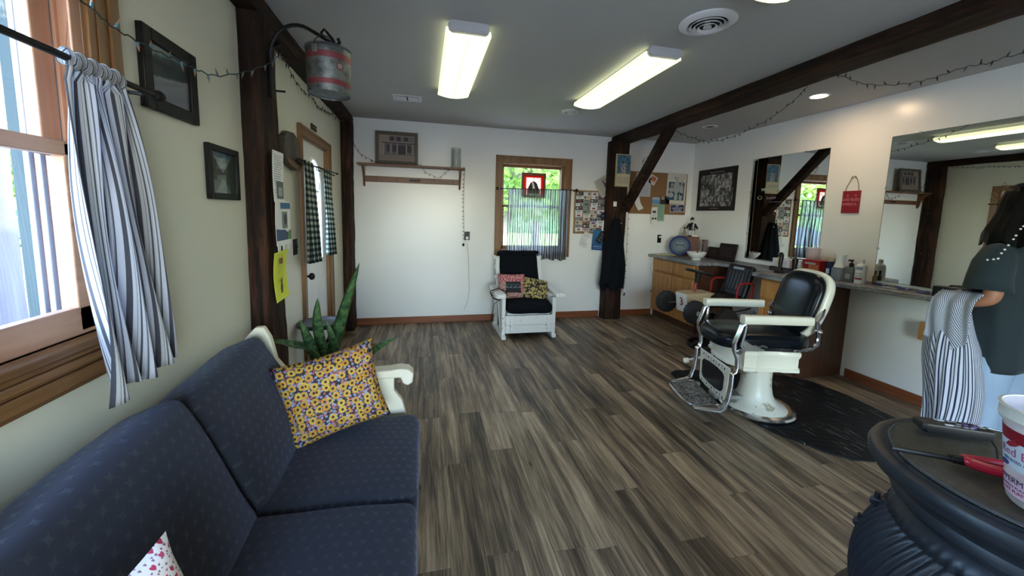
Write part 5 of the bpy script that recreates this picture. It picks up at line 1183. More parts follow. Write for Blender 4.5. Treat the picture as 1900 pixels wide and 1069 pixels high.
G().box(-.13, .12, -.10, .10, 0, .275).build('body', mat('red_brown_wood', r=.5, fn=lambda n: n.col(n.mix(n.noise(n.mapv(n.tc(), (20, 20, 2)), 1, 4), (.09, .028, .014), (.18, .062, .03)))), t, bev=.004)
G().box(-.135, .125, -.105, .105, .275, .285).build('lid', mat('red_brown_wood', (.1, .05, .02), .5), t, bev=.003)
G().box(-.06, .0, -.103, -.099, .12, .18).build('brass_label', mat('box_label', (.16, .10, .05), .5), t)
t = thing('carton', 'narrow printed carton of nuts standing beside the wooden box', 'carton', (3.965, 4.72, CT), -30)
G().box(-.028, .028, -.045, .045, 0, .25).build('box_body', mat('carton_brown', (.07, .03, .022), .5), t, bev=.003)
for z, r, c in ((.205, .040, (.45, .34, .18)), (.13, .036, (.40, .20, .08)), (.06, .034, (.28, .24, .30))): G().prism([(cos(a)*r, sin(a)*r*.75) for a in [k*pi/8 for k in range(16)]], fr((-.0285, 0, z), (0, -1, 0), (0, 0, 1)), .0012).build('printed_picture', mat('carton_ink_%d' % int(z*100), c, .5), t, smooth=0)
t = thing('small_bottle', 'small clear bottle with dark stopper on the wooden box', 'bottle', (3.80, 4.97, CT+.286)); G().lathe([(0, 0), (.028, 0), (.032, .01), (.030, .045), (.014, .085), (.011, .11), (0, .11)], n=20, cap0=False, cap1=False).build('body', mat('pale_amber', (.42, .34, .24), .2, Transmission_Weight=.4), t); G().ell((0, 0, .122), (.014, .014, .014)).build('stopper', BLKPL, t)
t = thing('figurine', 'little black and white barber figurine in a coat on the wooden box', 'figurine', (3.90, 4.94, CT+.286), -10); BW = mat('figurine_white', (.55, .56, .58), .4)
for s in (-1, 1):
    G().tube([(s*.022, 0, .10), (s*.026, 0, .05), (s*.030, -.004, .012)], .013, 8).build('leg', BW, t); G().ell((s*.032, -.014, .009), (.016, .026, .010)).build('shoe', BLKPL, t)
    G().tube([(s*.035, 0, .185), (s*.060, -.004, .15), (s*.085, -.012, .115)], .015, 8, rs=[.018, .017, .013]).build('sleeve', BLKPL, t); G().ell((s*.090, -.014, .108), (.009, .009, .009)).build('hand', BW, t)
G().lathe([(.0, .09), (.045, .09), (.040, .13), (.042, .17), (.030, .195), (.014, .205), (0, .206)], n=16, cap0=False, cap1=False).build('coat', BLKPL, t)
G().box(-.008, .008, -.046, -.038, .10, .195).build('shirt_front', BW, t, bev=.002); G().ell((0, 0, .235), (.024, .024, .028)).build('head', BW, t); G().ell((0, .004, .25), (.027, .026, .022)).build('hair', BLKPL, t); G().cyl((0, 0, .262), (0, 0, .285), .019).cyl((0, 0, .260), (0, 0, .264), .034).build('hat', BLKPL, t)
G().box(-.045, .045, -.105, -.04, .0, .002, Matrix.Rotation(radians(25), 4, 'X') @ Matrix.Translation((.01, .0, .045))).build('price_card', PAPER, t)
t = thing('bowl', 'white footed bowl holding wrapped sweets on the corner counter', 'bowl', (3.58, 4.40, CT))
G().lathe([(0, 0), (.055, 0), (.058, .012), (.052, .018), (.09, .045), (.118, .085), (.124, .105), (.119, .106), (.112, .085), (.085, .05), (.04, .03), (0, .028)], n=40, cap0=False, cap1=False).build('bowl_body', mat('white_ceramic', (.78, .77, .74), .2), t)
random.seed(4)
for k in range(16):
    a = random.uniform(0, 6.3); r = random.uniform(0, .08); c = random.choice(('sweet_red', 'sweet_dark', 'sweet_white', 'sweet_cream')); cc = {'sweet_red': (.25, .02, .03), 'sweet_dark': (.03, .015, .02), 'sweet_white': (.6, .6, .6), 'sweet_cream': (.5, .42, .33)}[c]
    o = G().ell((0, 0, 0), (.022, .014, .012), 8, 6).add([(-.022, 0, 0), (-.036, -.010, .004), (-.036, .010, -.004)], [(0, 1, 2)]).add([(.022, 0, 0), (.036, .010, .004), (.036, -.010, -.004)], [(0, 1, 2)]).build('wrapped_sweet', mat(c, cc, .3)); o.location = (3.58+r*cos(a), 4.40+r*sin(a), CT+.086+.014*(r < .05)+random.uniform(0, .006)); o.rotation_euler = (random.uniform(-.3, .3), random.uniform(-.3, .3), random.uniform(0, 6))
    tag(o, 'small wrapped sweet among others in the white bowl', 'sweet', 'wrapped sweets in the white bowl')
DWOOD = mat('dark_plaque_wood', (.012, .006, .005), .5, Specular_IOR_Level=.25)
for nm, lb, x, y, w, h, rz in (('wooden_plaque', 'smaller dark wooden plaque leaning behind the larger one on the counter', 3.955, 4.50, .22, .165, 0), ('wooden_plaque', 'larger dark wooden plaque with carved lines leaning on wall by narrower mirror', 3.945, 4.26, .27, .235, 0)):
    m = fr((x, y, CT+h/2*.97), (.10, -1, 0), (.20, 0.02, 1)); o = G().box(-w/2, w/2, -h/2, h/2, 0, .018, m).build(nm, DWOOD, bev=.006); tag(o, lb, 'plaque')
    for k in range(4): G().box(-w*.36, w*.30, h*(.22-.14*k)-.004, h*(.22-.14*k)+.004, .018, .0195, m).build('carved_line', mat('carved_line_brown', (.045, .022, .018), .6), o)
t = thing('paper_strips', 'flat yellow-edged ruler lying on the corner counter behind the tin', 'ruler', (0, 0, 0)); G().beam((3.40, 5.02, CT+.004), (3.72, 4.90, CT+.004), .03, .006).build('strip', mat('yellow_strip', (.55, .50, .08), .5), t); G().beam((3.42, 5.07, CT+.004), (3.74, 4.96, CT+.004), .022, .006).build('strip', PAPER, t)
GOLD = mat('gold_trim', (.55, .36, .16), .3, .8)
t = thing('hair_clipper', 'black and gold hair clipper standing on its charging stand', 'clipper', (3.70, 3.27, CT), 60)
G().lathe([(0, 0), (.050, 0), (.052, .012), (.035, .024), (.026, .05), (0, .05)], n=24, cap0=False, cap1=False).build('charging_base', BLKPL, t)
G().tube([(0, 0, .04), (0, .0, .10), (0, -.003, .15), (.01, -.008, .19), (.03, -.010, .205)], .024, 12, rs=[.018, .021, .023, .024, .018]).build('body', BLKPL, t); G().box(-.006, .006, .014, .026, .06, .17).build('gold_strip', GOLD, t, bev=.002); G().box(.025, .045, -.030, .012, .185, .215).build('blade', STEEL, t, bev=.003)
t = thing('hair_trimmer', 'shorter black trimmer upright beside the gold-trimmed clipper', 'clipper', (3.80, 3.19, CT), 30)
G().lathe([(0, 0), (.040, 0), (.042, .018), (.024, .03), (.024, .10), (.030, .145), (.020, .165), (0, .165)], n=20, cap0=False, cap1=False).build('body', BLKPL, t); G().box(-.024, .024, -.010, .010, .163, .178).build('blade', mat('dark_blade', (.05, .05, .055), .35, .6), t, bev=.002); G().box(-.005, .005, -.034, -.024, .06, .10).build('switch', STEEL, t, bev=.001)
t = thing('wipes_box', 'low white box with pink flower picture beside the narrower mirror', 'box', (3.90, 3.33, CT+.045), 0)
G().box(-.07, .07, -.155, .155, .0, .095).build('body', mat('white_card_box', (.70, .66, .68), .4), t, bev=.006); G().box(-.075, -.07, -.15, -.06, .005, .09).build('printed_flower', mat('pink_flower_print', (.62, .36, .28), .5), t); G().box(-.0745, -.07, -.03, .12, .015, .07).build('printed_text', mat('pale_blue_ink', (.55, .55, .62), .5), t)
o = G().box(-.09, .09, -.17, .17, 0, .045).build('black_tray', BLKPL, bev=.005); o.location = (3.90, 3.33, CT); tag(o, 'long low black box under the white flower box on the counter', 'tray')
G().box(-.092, -.089, -.15, .15, .012, .03).build('front_slot', mat('dark_grey_plastic', (.06, .065, .07), .5), o)
t = thing('plastic_tub', 'deep red plastic tub on counter just right of the narrower mirror', 'tub', (3.90, 3.05, CT))
G().ring([[(x*s_, y*s_, z) for x, y in ((-.065, -.09), (.065, -.09), (.065, .09), (-.065, .09))] for s_, z in ((.86, 0), (1.0, .155), (1.05, .156), (1.05, .166), (1.0, .166))], True, True).build('body', mat('red_plastic', (.30, .010, .012), .3), t, bev=.008)
G().box(-.07, -.062, -.085, .02, .05, .12).build('orange_label', mat('orange_label', (.35, .10, .03), .4), t); G().box(-.071, -.064, -.05, .06, .122, .14).build('grey_label', mat('grey_label', (.35, .33, .32), .4), t)
t = thing('comb_jar', 'clear jar with red band standing on the red tub', 'jar', (3.935, 3.12, CT+.167)); G().lathe([(0, 0), (.055, 0), (.058, .03), (.064, .115), (.061, .115), (.055, .03), (0, .004)], n=28, cap0=False, cap1=False).build('jar_body', glassmat('clear_pink_plastic', (.92, .86, .86), .25, .05), t); G().cyl((0, 0, .004), (0, 0, .028), .053).build('red_contents', mat('red_plastic', (.3, .01, .01), .3), t); G().lathe([(.0645, .110), (.067, .113), (.0645, .118)], n=28, cap0=False, cap1=False).build('rim', mat('pale_rim', (.7, .68, .68), .4), t)
t = thing('disinfectant_jar', 'tall navy disinfectant jar with cream lid on the counter', 'jar', (3.90, 2.895, CT)); G().lathe([(0, 0), (.044, 0), (.046, .01), (.044, .165), (0, .17)], n=28, cap0=False, cap1=False).build('jar_body', mat('barbicide_navy', (.008, .014, .06), .15), t); G().cyl((0, 0, .17), (0, 0, .205), .040, .042, 24).build('lid', mat('cream_lid', (.42, .36, .26), .4), t); G().box(-.047, -.044, -.015, .015, .05, .10).build('pale_label', mat('pale_label', (.5, .6, .8), .4), t)
t = thing('powder_shaker', 'white waisted funnel-topped dispenser on clear base, middle of the bottles', 'dispenser', (3.87, 2.80, CT)); G().box(-.040, .040, -.045, .045, 0, .125).build('clear_base', glassmat('grey_clear', (.60, .65, .70), .30, .05), t, bev=.006); G().lathe([(.044, .125), (.046, .130), (.034, .175), (.034, .20), (.044, .238), (.048, .250), (.044, .250), (.030, .20), (0, .19)], n=28, cap0=True, cap1=False).build('white_funnel', WHITE, t); G().cyl((0, 0, .03), (0, 0, .125), .010).build('inner_tube', WHITE, t)
t = thing('pump_bottle', 'dark clear pump bottle with black nozzle next to the white bottle', 'bottle', (3.90, 2.72, CT)); G().box(-.034, .034, -.040, .040, 0, .14).build('body', glassmat('smoky_clear', (.30, .34, .34), .45, .06), t, bev=.010); G().cyl((0, 0, .14), (0, 0, .175), .018).cyl((0, 0, .175), (0, 0, .195), .007).box(-.035, .012, -.010, .010, .195, .210).build('pump', BLKPL, t, bev=.002); G().box(-.036, -.034, -.02, .02, .03, .075).build('printed_seal', mat('grey_label', (.35, .33, .32), .4), t)
t = thing('lotion_bottle', 'tall white lotion bottle with printed label, last before the big mirror', 'bottle', (3.90, 2.635, CT)); G().lathe([(0, 0), (.038, 0), (.041, .008), (.041, .150), (.036, .170), (.016, .185), (.016, .195)], n=28, cap0=True, cap1=True).build('body', WHITE, t); G().cyl((0, 0, .195), (0, 0, .222), .018, .016, 20).build('cap', mat('white_cap', (.75, .75, .73), .3), t)
for k, (z, hh, c) in enumerate(((.125, .030, (.30, .34, .55)), (.09, .006, (.2, .2, .3)), (.07, .006, (.2, .2, .3)), (.035, .022, (.35, .12, .14)))): G().lathe([(.0414, z), (.0414, z+hh)], n=10, cap0=False, cap1=False, a0=150, a1=230).build('printed_line', mat('bottle_ink%d' % k, c, .5), t)
t = thing('spray_bottle', 'small amber spray bottle in front of the big mirror corner', 'bottle', (3.985, 2.575, CT)); G().lathe([(0, 0), (.016, 0), (.017, .07), (.008, .085), (.008, .10), (0, .10)], n=16, cap0=False, cap1=False).build('body', mat('amber_dark', (.10, .07, .02), .2), t); G().cyl((0, 0, .10), (0, 0, .125), .008).build('nozzle', BLKPL, t)
t = thing('spray_can', 'dark narrow aerosol can tucked behind the red tub', 'can', (3.975, 2.97, CT)); G().lathe([(0, 0), (.024, 0), (.024, .15), (.014, .165), (.014, .185), (0, .187)], n=18, cap0=False, cap1=False).build('body', NAVY, t); G().lathe([(.0243, .05), (.0243, .12)], n=18, cap0=False, cap1=False).build('label_band', mat('can_label', (.12, .22, .30), .4), t)
t = thing('small_black_box', 'flat black case lying in front of the navy jar', 'case', (3.79, 2.90, CT)); G().box(-.04, .04, -.06, .06, 0, .025).build('case_body', BLKPL, t, bev=.004); G().box(-.041, -.039, -.03, .03, .008, .018).build('latch', STEEL, t)
random.seed(9)
for k, (x, y, lb) in enumerate(((3.955, 2.50, 'blue hair clip on the counter nearest the lotion bottle'), (3.94, 2.33, 'blue hair clip on the counter, middle of three'), (3.925, 2.17, 'blue hair clip on the counter nearest the black charger'))):
    t = thing('hair_clip', lb, 'hair clip', (x, y, CT), 80+10*k, 'blue hair clips on the counter')
    for s in (-1, 1): G().prism([(-.06, 0), (-.02, .012), (.03, .018), (.06, .008), (.06, -.008), (.03, -.018), (-.02, -.012)], Matrix.Translation((0, 0, .004 if s < 0 else .016)) @ Matrix.Rotation(radians(-s*6), 4, 'Y'), .006).build('jaw', BLUE, t, bev=.002)
    G().cyl((-.03, -.016, .014), (-.03, .016, .014), .006, n=8).build('spring', STEEL, t)
    G().box(.0, .05, -.005, .005, .022, .030).build('grip', mat('pale_grip', (.5, .5, .6), .4), t, bev=.001)
t = thing('hair_comb', 'thin white comb lying between blue clips', 'comb', (3.935, 2.415, CT), 84); G().box(-.06, .06, -.010, -.002, .001, .005).build('spine', WHITE, t, bev=.001)
g = G()
for k in range(24): g.box(-.058+k*.005, -.0555+k*.005, -.002, .014, .001, .004)
o = g.build('teeth', WHITE, t, smooth=0); o['kind'] = 'stuff'
t = thing('charger', 'black double charging dock on the counter below the big mirror', 'charger', (3.925, 2.03, CT), 6)
G().box(-.05, .05, -.095, .015, 0, .085).build('dock_body', BLKPL, t, bev=.010); G().box(-.045, .045, .02, .085, 0, .082).build('battery', BLKPL, t, bev=.008); G().box(-.052, -.049, .03, .05, .02, .05).build('contact_plate', mat('dark_grey_plastic', (.06, .065, .07), .5), t)
t = thing('black_cable', 'black and white cable lying behind the charging dock', 'cable'); G().tube([(3.94, 1.93, CT+.006), (3.95, 1.86, CT+.005), (3.94, 1.75, CT+.005), (3.955, 1.62, CT+.005)], .004, 6).build('black_wire', BLKPL, t); G().tube([(3.95, 1.90, CT+.006), (3.965, 1.80, CT+.005), (3.96, 1.68, CT+.005)], .003, 6).build('white_wire', WHITE, t)

# ------------------------------------------------------------------ mat
def f_mat(n):
    V = n.tc(); x, y, z = n.xyz(V); a = n.noise(n.mapv(V, (30, 3, 1), rot=(0, 0, .5)), 1, 4, .75); b = n.noise(V, 3, 3)
    sc = n.noise(n.mapv(V, (90, 5, 1), rot=(0, 0, 1.25)), 1, 2, .5)
    n.col(n.mix((sc > .665)*(b > .42), n.mix(b, (.003, .004, .006), (.008, .011, .014)), (.22, .22, .21))); n.rough(.38+b*.3); n.bump(((x*.45+y*.9)*110.0).sin()*.5+a, .25, .004)
P = [(2.34, 3.10), (2.30, 2.95), (2.36, 2.40), (2.43, 2.05), (2.56, 1.80), (2.66, 1.70), (2.80, 1.66), (2.98, 1.67), (3.20, 1.74), (3.56, 2.02), (3.60, 2.40), (3.56, 2.68), (3.40, 2.86), (3.0, 2.98), (2.6, 3.12), (2.42, 3.14)]
t = thing('floor_mat', 'worn black rubber salon mat under the barber chair', 'mat'); G().prism(P[::-1], Matrix.Translation((0, 0, .001)), .011).build('mat_pad', mat('rubber_mat', r=.5, fn=f_mat, Specular_IOR_Level=.22), t, bev=.004)
# ------------------------------------------------------------------ vintage barber chair (local +x = front, +y = towards the camera)
ENAM = mat('cream_enamel', r=.25, fn=lambda n: (n.col(n.mix(n.noise(n.tc(), 6, 3), (.80, .76, .60), (.86, .83, .70))),))
ENAMD = mat('worn_cream_enamel', r=.32, fn=lambda n: (n.col(n.mix((n.noise(n.tc(), 9, 5, .7) > .60), (.76, .74, .62), (.42, .38, .28))),))
LEATH = mat('black_leather', r=.26, fn=lambda n: (n.col((.003, .005, .008)), n.bump(n.noise(n.tc(), 180, 3), .12, .001)), Specular_IOR_Level=.30)
bc = thing('barber_chair', 'vintage barber chair in cream enamel, chrome and black leather', 'chair', (2.585, 2.365, .012), 166)
G().lathe([(.0, 0), (.245, 0), (.262, .010), (.265, .022), (.255, .036), (.232, .044), (.222, .040), (0, .040)], n=56, cap0=False, cap1=False).build('chrome_ring', CHROME, bc)
G().lathe([(.226, .040), (.215, .050), (.170, .070), (.140, .095), (.120, .140), (.108, .20), (.104, .28), (.108, .40), (.112, .46)], (.02, 0, 0), n=48, cap0=False, cap1=True).build('pedestal', ENAMD, bc)
def ap(z):   # apron outline (serpentine), local xy
    return [(.33, .12), (.345, .0), (.33, -.12), (.285, -.185), (.285, -.255), (.20, -.265), (.19, -.258), (.02, -.258), (.01, -.265), (-.11, -.265), (-.135, -.23), (-.135, .23), (-.11, .265), (.01, .265), (.02, .258), (.19, .258), (.20, .265), (.285, .255), (.285, .185)]
def scaled(P, k, z): return [(x*k+(.1)*(1-k), y*k, z) for x, y in P]
A = ap(0); g = G(); g.ring([scaled(A, k, z) for k, z in ((.93, .40), (1.0, .405), (1.0, .425), (.965, .432), (.965, .505), (.985, .515), (1.0, .530), (1.0, .545), (.97, .555))]); g.build('apron', ENAM, bc)
G().ring([scaled(A, k, z) for k, z in ((.955, .555), (.955, .580))]).build('seat_frame', BLACK, bc)
# seat pad: U-shaped front, domed
def seat(u, v):
    a = 2*pi*u; c, s = cos(a), sin(a); rx, ry = .34, .245; e = .55
    x = .09+rx*(abs(c)**e)*(1 if c >= 0 else -1); y = ry*(abs(s)**e)*(1 if s >= 0 else -1)
    prof = [(1.0, .565), (1.015, .595), (1.0, .635), (.93, .660), (.75, .672), (.4, .678), (.0, .680)]
    t = v*(len(prof)-1); i = min(int(t), len(prof)-2); f = t-i; k = prof[i][0]*(1-f)+prof[i+1][0]*f; z = prof[i][1]*(1-f)+prof[i+1][1]*f
    return (.09+(x-.09)*k, y*k, z-.015*max(0, x-.25)*4*k)
G().grid(seat, 64, 18).build('seat_pad', LEATH, bc, smooth=60)
# backrest
BM = Matrix.Translation((-.185, 0, .63)) @ Matrix.Rotation(radians(-15.5), 4, 'Y')
def bo(k, x, inset=0):
    P = []
    for i in range(48):
        a = 2*pi*i/48; c, s = cos(a), sin(a); y = .225*k*(abs(c)**.62)*(1 if c >= 0 else -1); z = .245+.255*k*(abs(s)**(.5 if s > 0 else .7))*(1 if s >= 0 else -1)
        w = 1-.10*max(0, -(z-.245)/.25); P.append(tuple(BM @ Vector((x, y*w, z))))
    return P
G().ring([bo(.90, -.060), bo(1.0, -.045), bo(1.045, -.020), bo(1.05, .004), bo(1.0, .014), bo(.94, .012)]).build('back_shell', ENAM, bc, smooth=60)
G().ring([bo(.93, .010), bo(.955, .022), bo(.945, .040), bo(.86, .056), bo(.62, .066), bo(.30, .070), bo(.02, .071)]).build('back_pad', LEATH, bc, smooth=60)
G().box(-.10, -.06, -.05, .05, .30, .60, BM @ Matrix.Translation((0, 0, -.1))).build('back_plate', CHROME, bc, bev=.006)
G().beam((-.30, -.07, 1.04), (-.40, -.10, 1.03), .03, .03).beam((-.40, -.11, 1.03), (-.40, .11, 1.03), .03, .05).build('headrest_block', wood('wood_block', (.3, .15, .06), (.5, .28, .12), 'y'), bc, bev=.004)
for s in (-1, 1):
    y = s*.272
    # armrest
    P = [(-.15, -.026), (.20, -.030), (.26, -.034), (.315, -.040), (.335, -.030), (.335, .030), (.315, .040), (.26, .034), (.20, .030), (-.15, .026)]
    g = G(); n = len(P); g.ring([[(x, y+q*k, z) for x, q in P] for k, z in ((.80, .762), (1.0, .768), (1.03, .800), (.95, .816), (.7, .821))]); g.build('arm_rest', ENAM, bc, smooth=50)
    # chrome front rail: arm support down to the footrest, two parallel tubes
    for dy in (-.010, .010):
        pts = [(.285, y+dy, .772), (.335, y+dy, .745), (.350, y+dy, .69), (.375, y+dy, .62), (.372, y+dy, .56), (.345, y+dy, .50), (.342, y+dy, .44), (.350, y+dy, .405), (.372, y+dy, .385), (.372, y+dy, .30), (.385, y+dy, .20), (.405, y+dy, .13), (.44, y+dy*1.0, .105), (.60, y*.80+dy, .095)]
        G().tube(pts, .011, 8).build('front_rail', CHROME, bc)
    G().cyl((.345, y-.02, .56), (.345, y+.025, .56), .020, n=16).build('rail_boss', CHROME, bc, bev=.003)
    G().tube([(.30, y, .765), (.305, y, .70), (.325, y, .60), (.30, y, .560)], .012, 8, flat=1.6).build('arm_support', CHROME, bc)
    G().prism([(.31, .56), (.16, .565), (.16, .575), (.25, .605), (.31, .64)], Matrix(((1, 0, 0, 0), (0, 0, -1, y+.006), (0, 1, 0, 0), (0, 0, 0, 1))), .012).build('side_gusset', STEEL, bc, bev=.002)
    # rear bracket between arm, back and apron
    G().tube([(-.10, y, .578), (-.17, y*.98, .585), (-.215, y*.95, .62), (-.225, y*.92, .68), (-.215, y*.92, .73), (-.205, y*.94, .79)], .012, 8, rs=[.012, .014, .014, .013, .015, .012]).build('rear_bracket', CHROME, bc)
    G().ell((-.215, y*.95, .715), (.022, .028, .022)).build('hinge_knuckle', CHROME, bc); G().tube([(-.20, y*.95, .78), (-.235, y*.90, .82), (-.262, y*.84, .87)], .016, 8, rs=[.014, .017, .010]).build('back_clamp', CHROME, bc)
    G().box(-.13, -.04, y-.02, y+.02, .572, .584).build('bracket_foot', CHROME, bc, bev=.004)
    # scroll between pad and frame
    G().tube([(.13+.03*k, y*.93, .585+.010*(k % 2)) for k in range(6)], .007, 6).build('ornate_edge', STEEL, bc)
# enamel skirt with black inset and pierced diamonds
SK = fr((.335, 0, .405), (0, 1, 0), (.0, 0, 1)); SK = Matrix.Translation((.352, 0, .405)) @ Matrix(((0, 0, 1, 0), (1, 0, 0, 0), (0, 1, 0, 0), (0, 0, 0, 1)))
sk = [(-.235, 0), (.235, 0), (.225, -.06), (.215, -.15), (.215, -.235), (.20, -.262), (.10, -.275), (-.10, -.275), (-.20, -.262), (-.215, -.235), (-.215, -.15), (-.225, -.06)]
G().prism([(a*.97, b) for a, b in sk[::-1]], SK, .012).build('skirt_panel', ENAM, bc, bev=.004)
G().prism([(a, b) for a, b in ((-.14, -.062), (-.06, -.052), (.06, -.052), (.14, -.062), (.165, -.085), (.160, -.185), (.135, -.215), (.06, -.225), (-.06, -.225), (-.135, -.215), (-.160, -.185), (-.165, -.085))][::-1], SK @ Matrix.Translation((0, 0, .012)), .008).build('black_inset', LEATH, bc, bev=.004)
PIER = mat('pierced_dark', (.02, .02, .018), .6)
for row in (-.027, -.250):
    for k in range(9):
        y = -.16+k*.04; r = .012 if k % 2 == 0 else .006
        G().prism([(y, row-r), (y+r*.8, row), (y, row+r), (y-r*.8, row)], SK @ Matrix.Translation((0, 0, .0118)), .0012).build('pierced_diamond', PIER, bc, smooth=0)
        if k % 2: 
            for q in (-1, 1): G().prism([(y-.004, row+q*.012-.003), (y+.004, row+q*.012-.003), (y+.004, row+q*.012+.003), (y-.004, row+q*.012+.003)], SK @ Matrix.Translation((0, 0, .0118)), .0012).build('pierced_diamond', PIER, bc, smooth=0)
# footrest
def f_foot(n):
    a = n.noise(n.tc(), 28, 4, .7, 2.5); k = (a > .5); n.col(n.mix(k, (.08, .075, .07), (.50, .48, .45))); n.set(Metallic=.85); n.bump(a, .8, .006)
FT = Matrix.Translation((.515, 0, .105)) @ Matrix.Rotation(radians(4), 4, 'Y')
G().prism([(-.11, -.20), (.07, -.19), (.10, -.15), (.105, 0), (.10, .15), (.07, .19), (-.11, .20)], FT, .010).build('footrest_plate', mat('ornate_cast_metal', r=.35, fn=f_foot), bc, bev=.003)
G().tube([FT @ Vector(p) for p in ((-.11, -.205, .006), (.08, -.20, .006), (.112, -.15, .006), (.118, 0, .006), (.112, .15, .006), (.08, .20, .006), (-.11, .205, .006))], .009, 8).build('footrest_rim', CHROME, bc)
for s in (-1, 1): G().box(.36, .42, s*.20-.02, s*.20+.02, .085, .115).build('footrest_bracket', STEEL, bc, bev=.005)
G().box(.10, .34, -.06, .06, .36, .40).build('footrest_mount', BLACK, bc)
G().box(.10, .36, -.05, .05, .085, .12).build('lower_mount', STEEL, bc, bev=.005)
G().tube([(.10, -.18, .40), (.22, -.28, .33), (.34, -.34, .265), (.40, -.37, .235)], .011, 8).build('lever_arm', ENAM, bc); G().cyl((.385, -.36, .24), (.42, -.385, .225), .022, .024, 16).build('lever_knob', ENAM, bc, bev=.003)

# ------------------------------------------------------------------ child's racing-style chair behind it
kt = thing('child_barber_seat', "child's black racing-car barber seat with steering wheel and number 3", 'seat', (3.30, 3.70, 0), 180)
REDM = mat('red_frame_tube', (.35, .015, .02), .35)
G().tube([(.24*cos(a), .24*sin(a)+.0, .022) for a in [k*pi/16 for k in range(33)]], .020, 10).build('base_ring', BLACK, kt)
G().beam((-.23, 0, .03), (.23, 0, .03), .05, .025).beam((0, -.23, .03), (0, .23, .03), .05, .025).cyl((0, 0, .03), (0, 0, .40), .045, .035, 20).build('pedestal', BLACK, kt)
G().rbox(.40, .34, .07, .03, 8, (0, 0, .01), Matrix.Translation((-.06, 0, .60))).build('seat', BLKPL, kt, smooth=70)
KB = Matrix.Translation((-.24, 0, .60)) @ Matrix.Rotation(radians(-17), 4, 'Y')
G().rbox(.07, .36, .40, .032, 10, (.0, 0, 0), KB @ Matrix.Translation((0, 0, .19))).build('backrest', BLKPL, kt, smooth=70)
for k in range(5): G().box(.034, .044, -.115+k*.048, -.085+k*.048, .08, .30, KB).build('back_rib', mat('rib_black', (.025, .025, .028), .3), kt, bev=.006)
G().box(.030, .046, -.075, .075, .325, .355, KB).build('badge_plate', mat('badge_silver', (.30, .31, .32), .4, .4), kt, bev=.003)
for s in (-1, 1):
    G().tube([(-.30, s*.19, .60), (-.12, s*.20, .575), (-.11, s*.20, .62), (-.12, s*.20, .76), (-.16, s*.20, .79), (-.30, s*.20, .79), (-.33, s*.19, .77), (-.315, s*.19, .63), (-.30, s*.19, .60)], .012, 8).build('side_guard', REDM, kt)
G().box(-.12, .30, -.11, .11, .50, .545).build('chassis', BLACK, kt, bev=.008)
G().cyl((.32, 0, .50), (.262, 0, .78), .013).build('steering_column', REDM, kt); G().cyl((.262, 0, .77), (.240, 0, .885), .018, .036, 16).build('column_funnel', BLKPL, kt)
SW = Matrix.Translation((.235, 0, .895)) @ Matrix.Rotation(radians(-12), 4, 'Y')
G().tube([SW @ Vector((.13*cos(a), .15*sin(a), 0)) for a in [k*pi/14 for k in range(29)]], .015, 8).build('steering_wheel', BLKPL, kt)
G().box(-.12, .12, -.018, .018, -.008, .008, SW).box(-.018, .018, -.14, .14, -.008, .008, SW).build('wheel_spokes', BLKPL, kt); G().cyl(SW @ Vector((0, 0, .0)), SW @ Vector((0, 0, .018)), .036, n=20).build('wheel_hub', mat('hub_white', (.6, .6, .58), .4), kt)
NC = mat('nose_cream', (.56, .44, .27), .4)
g = G(); g.ring([[(.42, -.10, .44), (.42, .10, .44), (.34, .12, .44), (.20, .12, .60), (.20, -.12, .60), (.34, -.12, .44)], [(.45, -.10, .66), (.45, .10, .66), (.36, .12, .67), (.10, .12, .67), (.10, -.12, .67), (.36, -.12, .67)]]); g.build('nose_cone', NC, kt, bev=.006)
G().box(.425, .428, -.02, .02, .50, .60).build('number_plate', mat('plate_white', (.75, .74, .70), .4), kt) if False else None
m = fr((.30, .1215, .575), (-1, 0, 0), (0, 0, 1)); text('3', .13, fr((.4400, .0, .555), (0, 1, 0), (.138, 0, 1)), REDM, kt, ext=.003)
G().add([(.4512, -.094, .655), (.4512, .094, .655), (.4222, .094, .445), (.4222, -.094, .445)], [(0, 1, 2, 3)]).build('number_plate', mat('plate_white', (.78, .76, .70), .4), kt, smooth=0)
RUB = mat('tyre_rubber', (.012, .012, .012), .75)
for x, y, z, r, w in ((.47, .27, .50, .125, .08), (.44, -.27, .50, .125, .08), (.05, .25, .385, .135, .08), (.05, -.25, .385, .135, .08)):
    s = 1 if y > 0 else -1; o = G().lathe([(.0, -w/2), (r*.55, -w/2), (r*.80, -w*.5), (r*.98, -w*.36), (r, 0), (r*.98, w*.36), (r*.80, w*.5), (r*.55, w/2), (0, w/2)], n=40, cap0=False, cap1=False).build('wheel', RUB, kt); o.matrix_basis = Matrix.Translation((x, y, z)) @ Matrix.Rotation(radians(-90*s), 4, 'X')
    h = G().cyl((0, 0, w/2-.002), (0, 0, w/2+.012), r*.20, n=16).build('hub_cap', mat('hub_white', (.6, .6, .58), .4) if x < .3 else STEEL, o)
    g = G()
    for k in range(20):
        a = 2*pi*k/20; g.box(r*.97, r*1.03, -.010, .010, -w*.35, w*.35, Matrix.Rotation(a, 4, 'Z'))
    q = g.build('tread', RUB, o, smooth=0); q['kind'] = 'stuff'
    G().tube([(x, y*.8, z), (x-.04, y*.5, z+.02), (x-.06, 0, z+.03)], .008, 6).build('axle', STEEL, kt)
G().tube([(.0, .13, .50), (-.10, .20, .47), (-.24, .20, .49), (-.33, .18, .50)], .008, 6).build('under_rail', BLACK, kt)
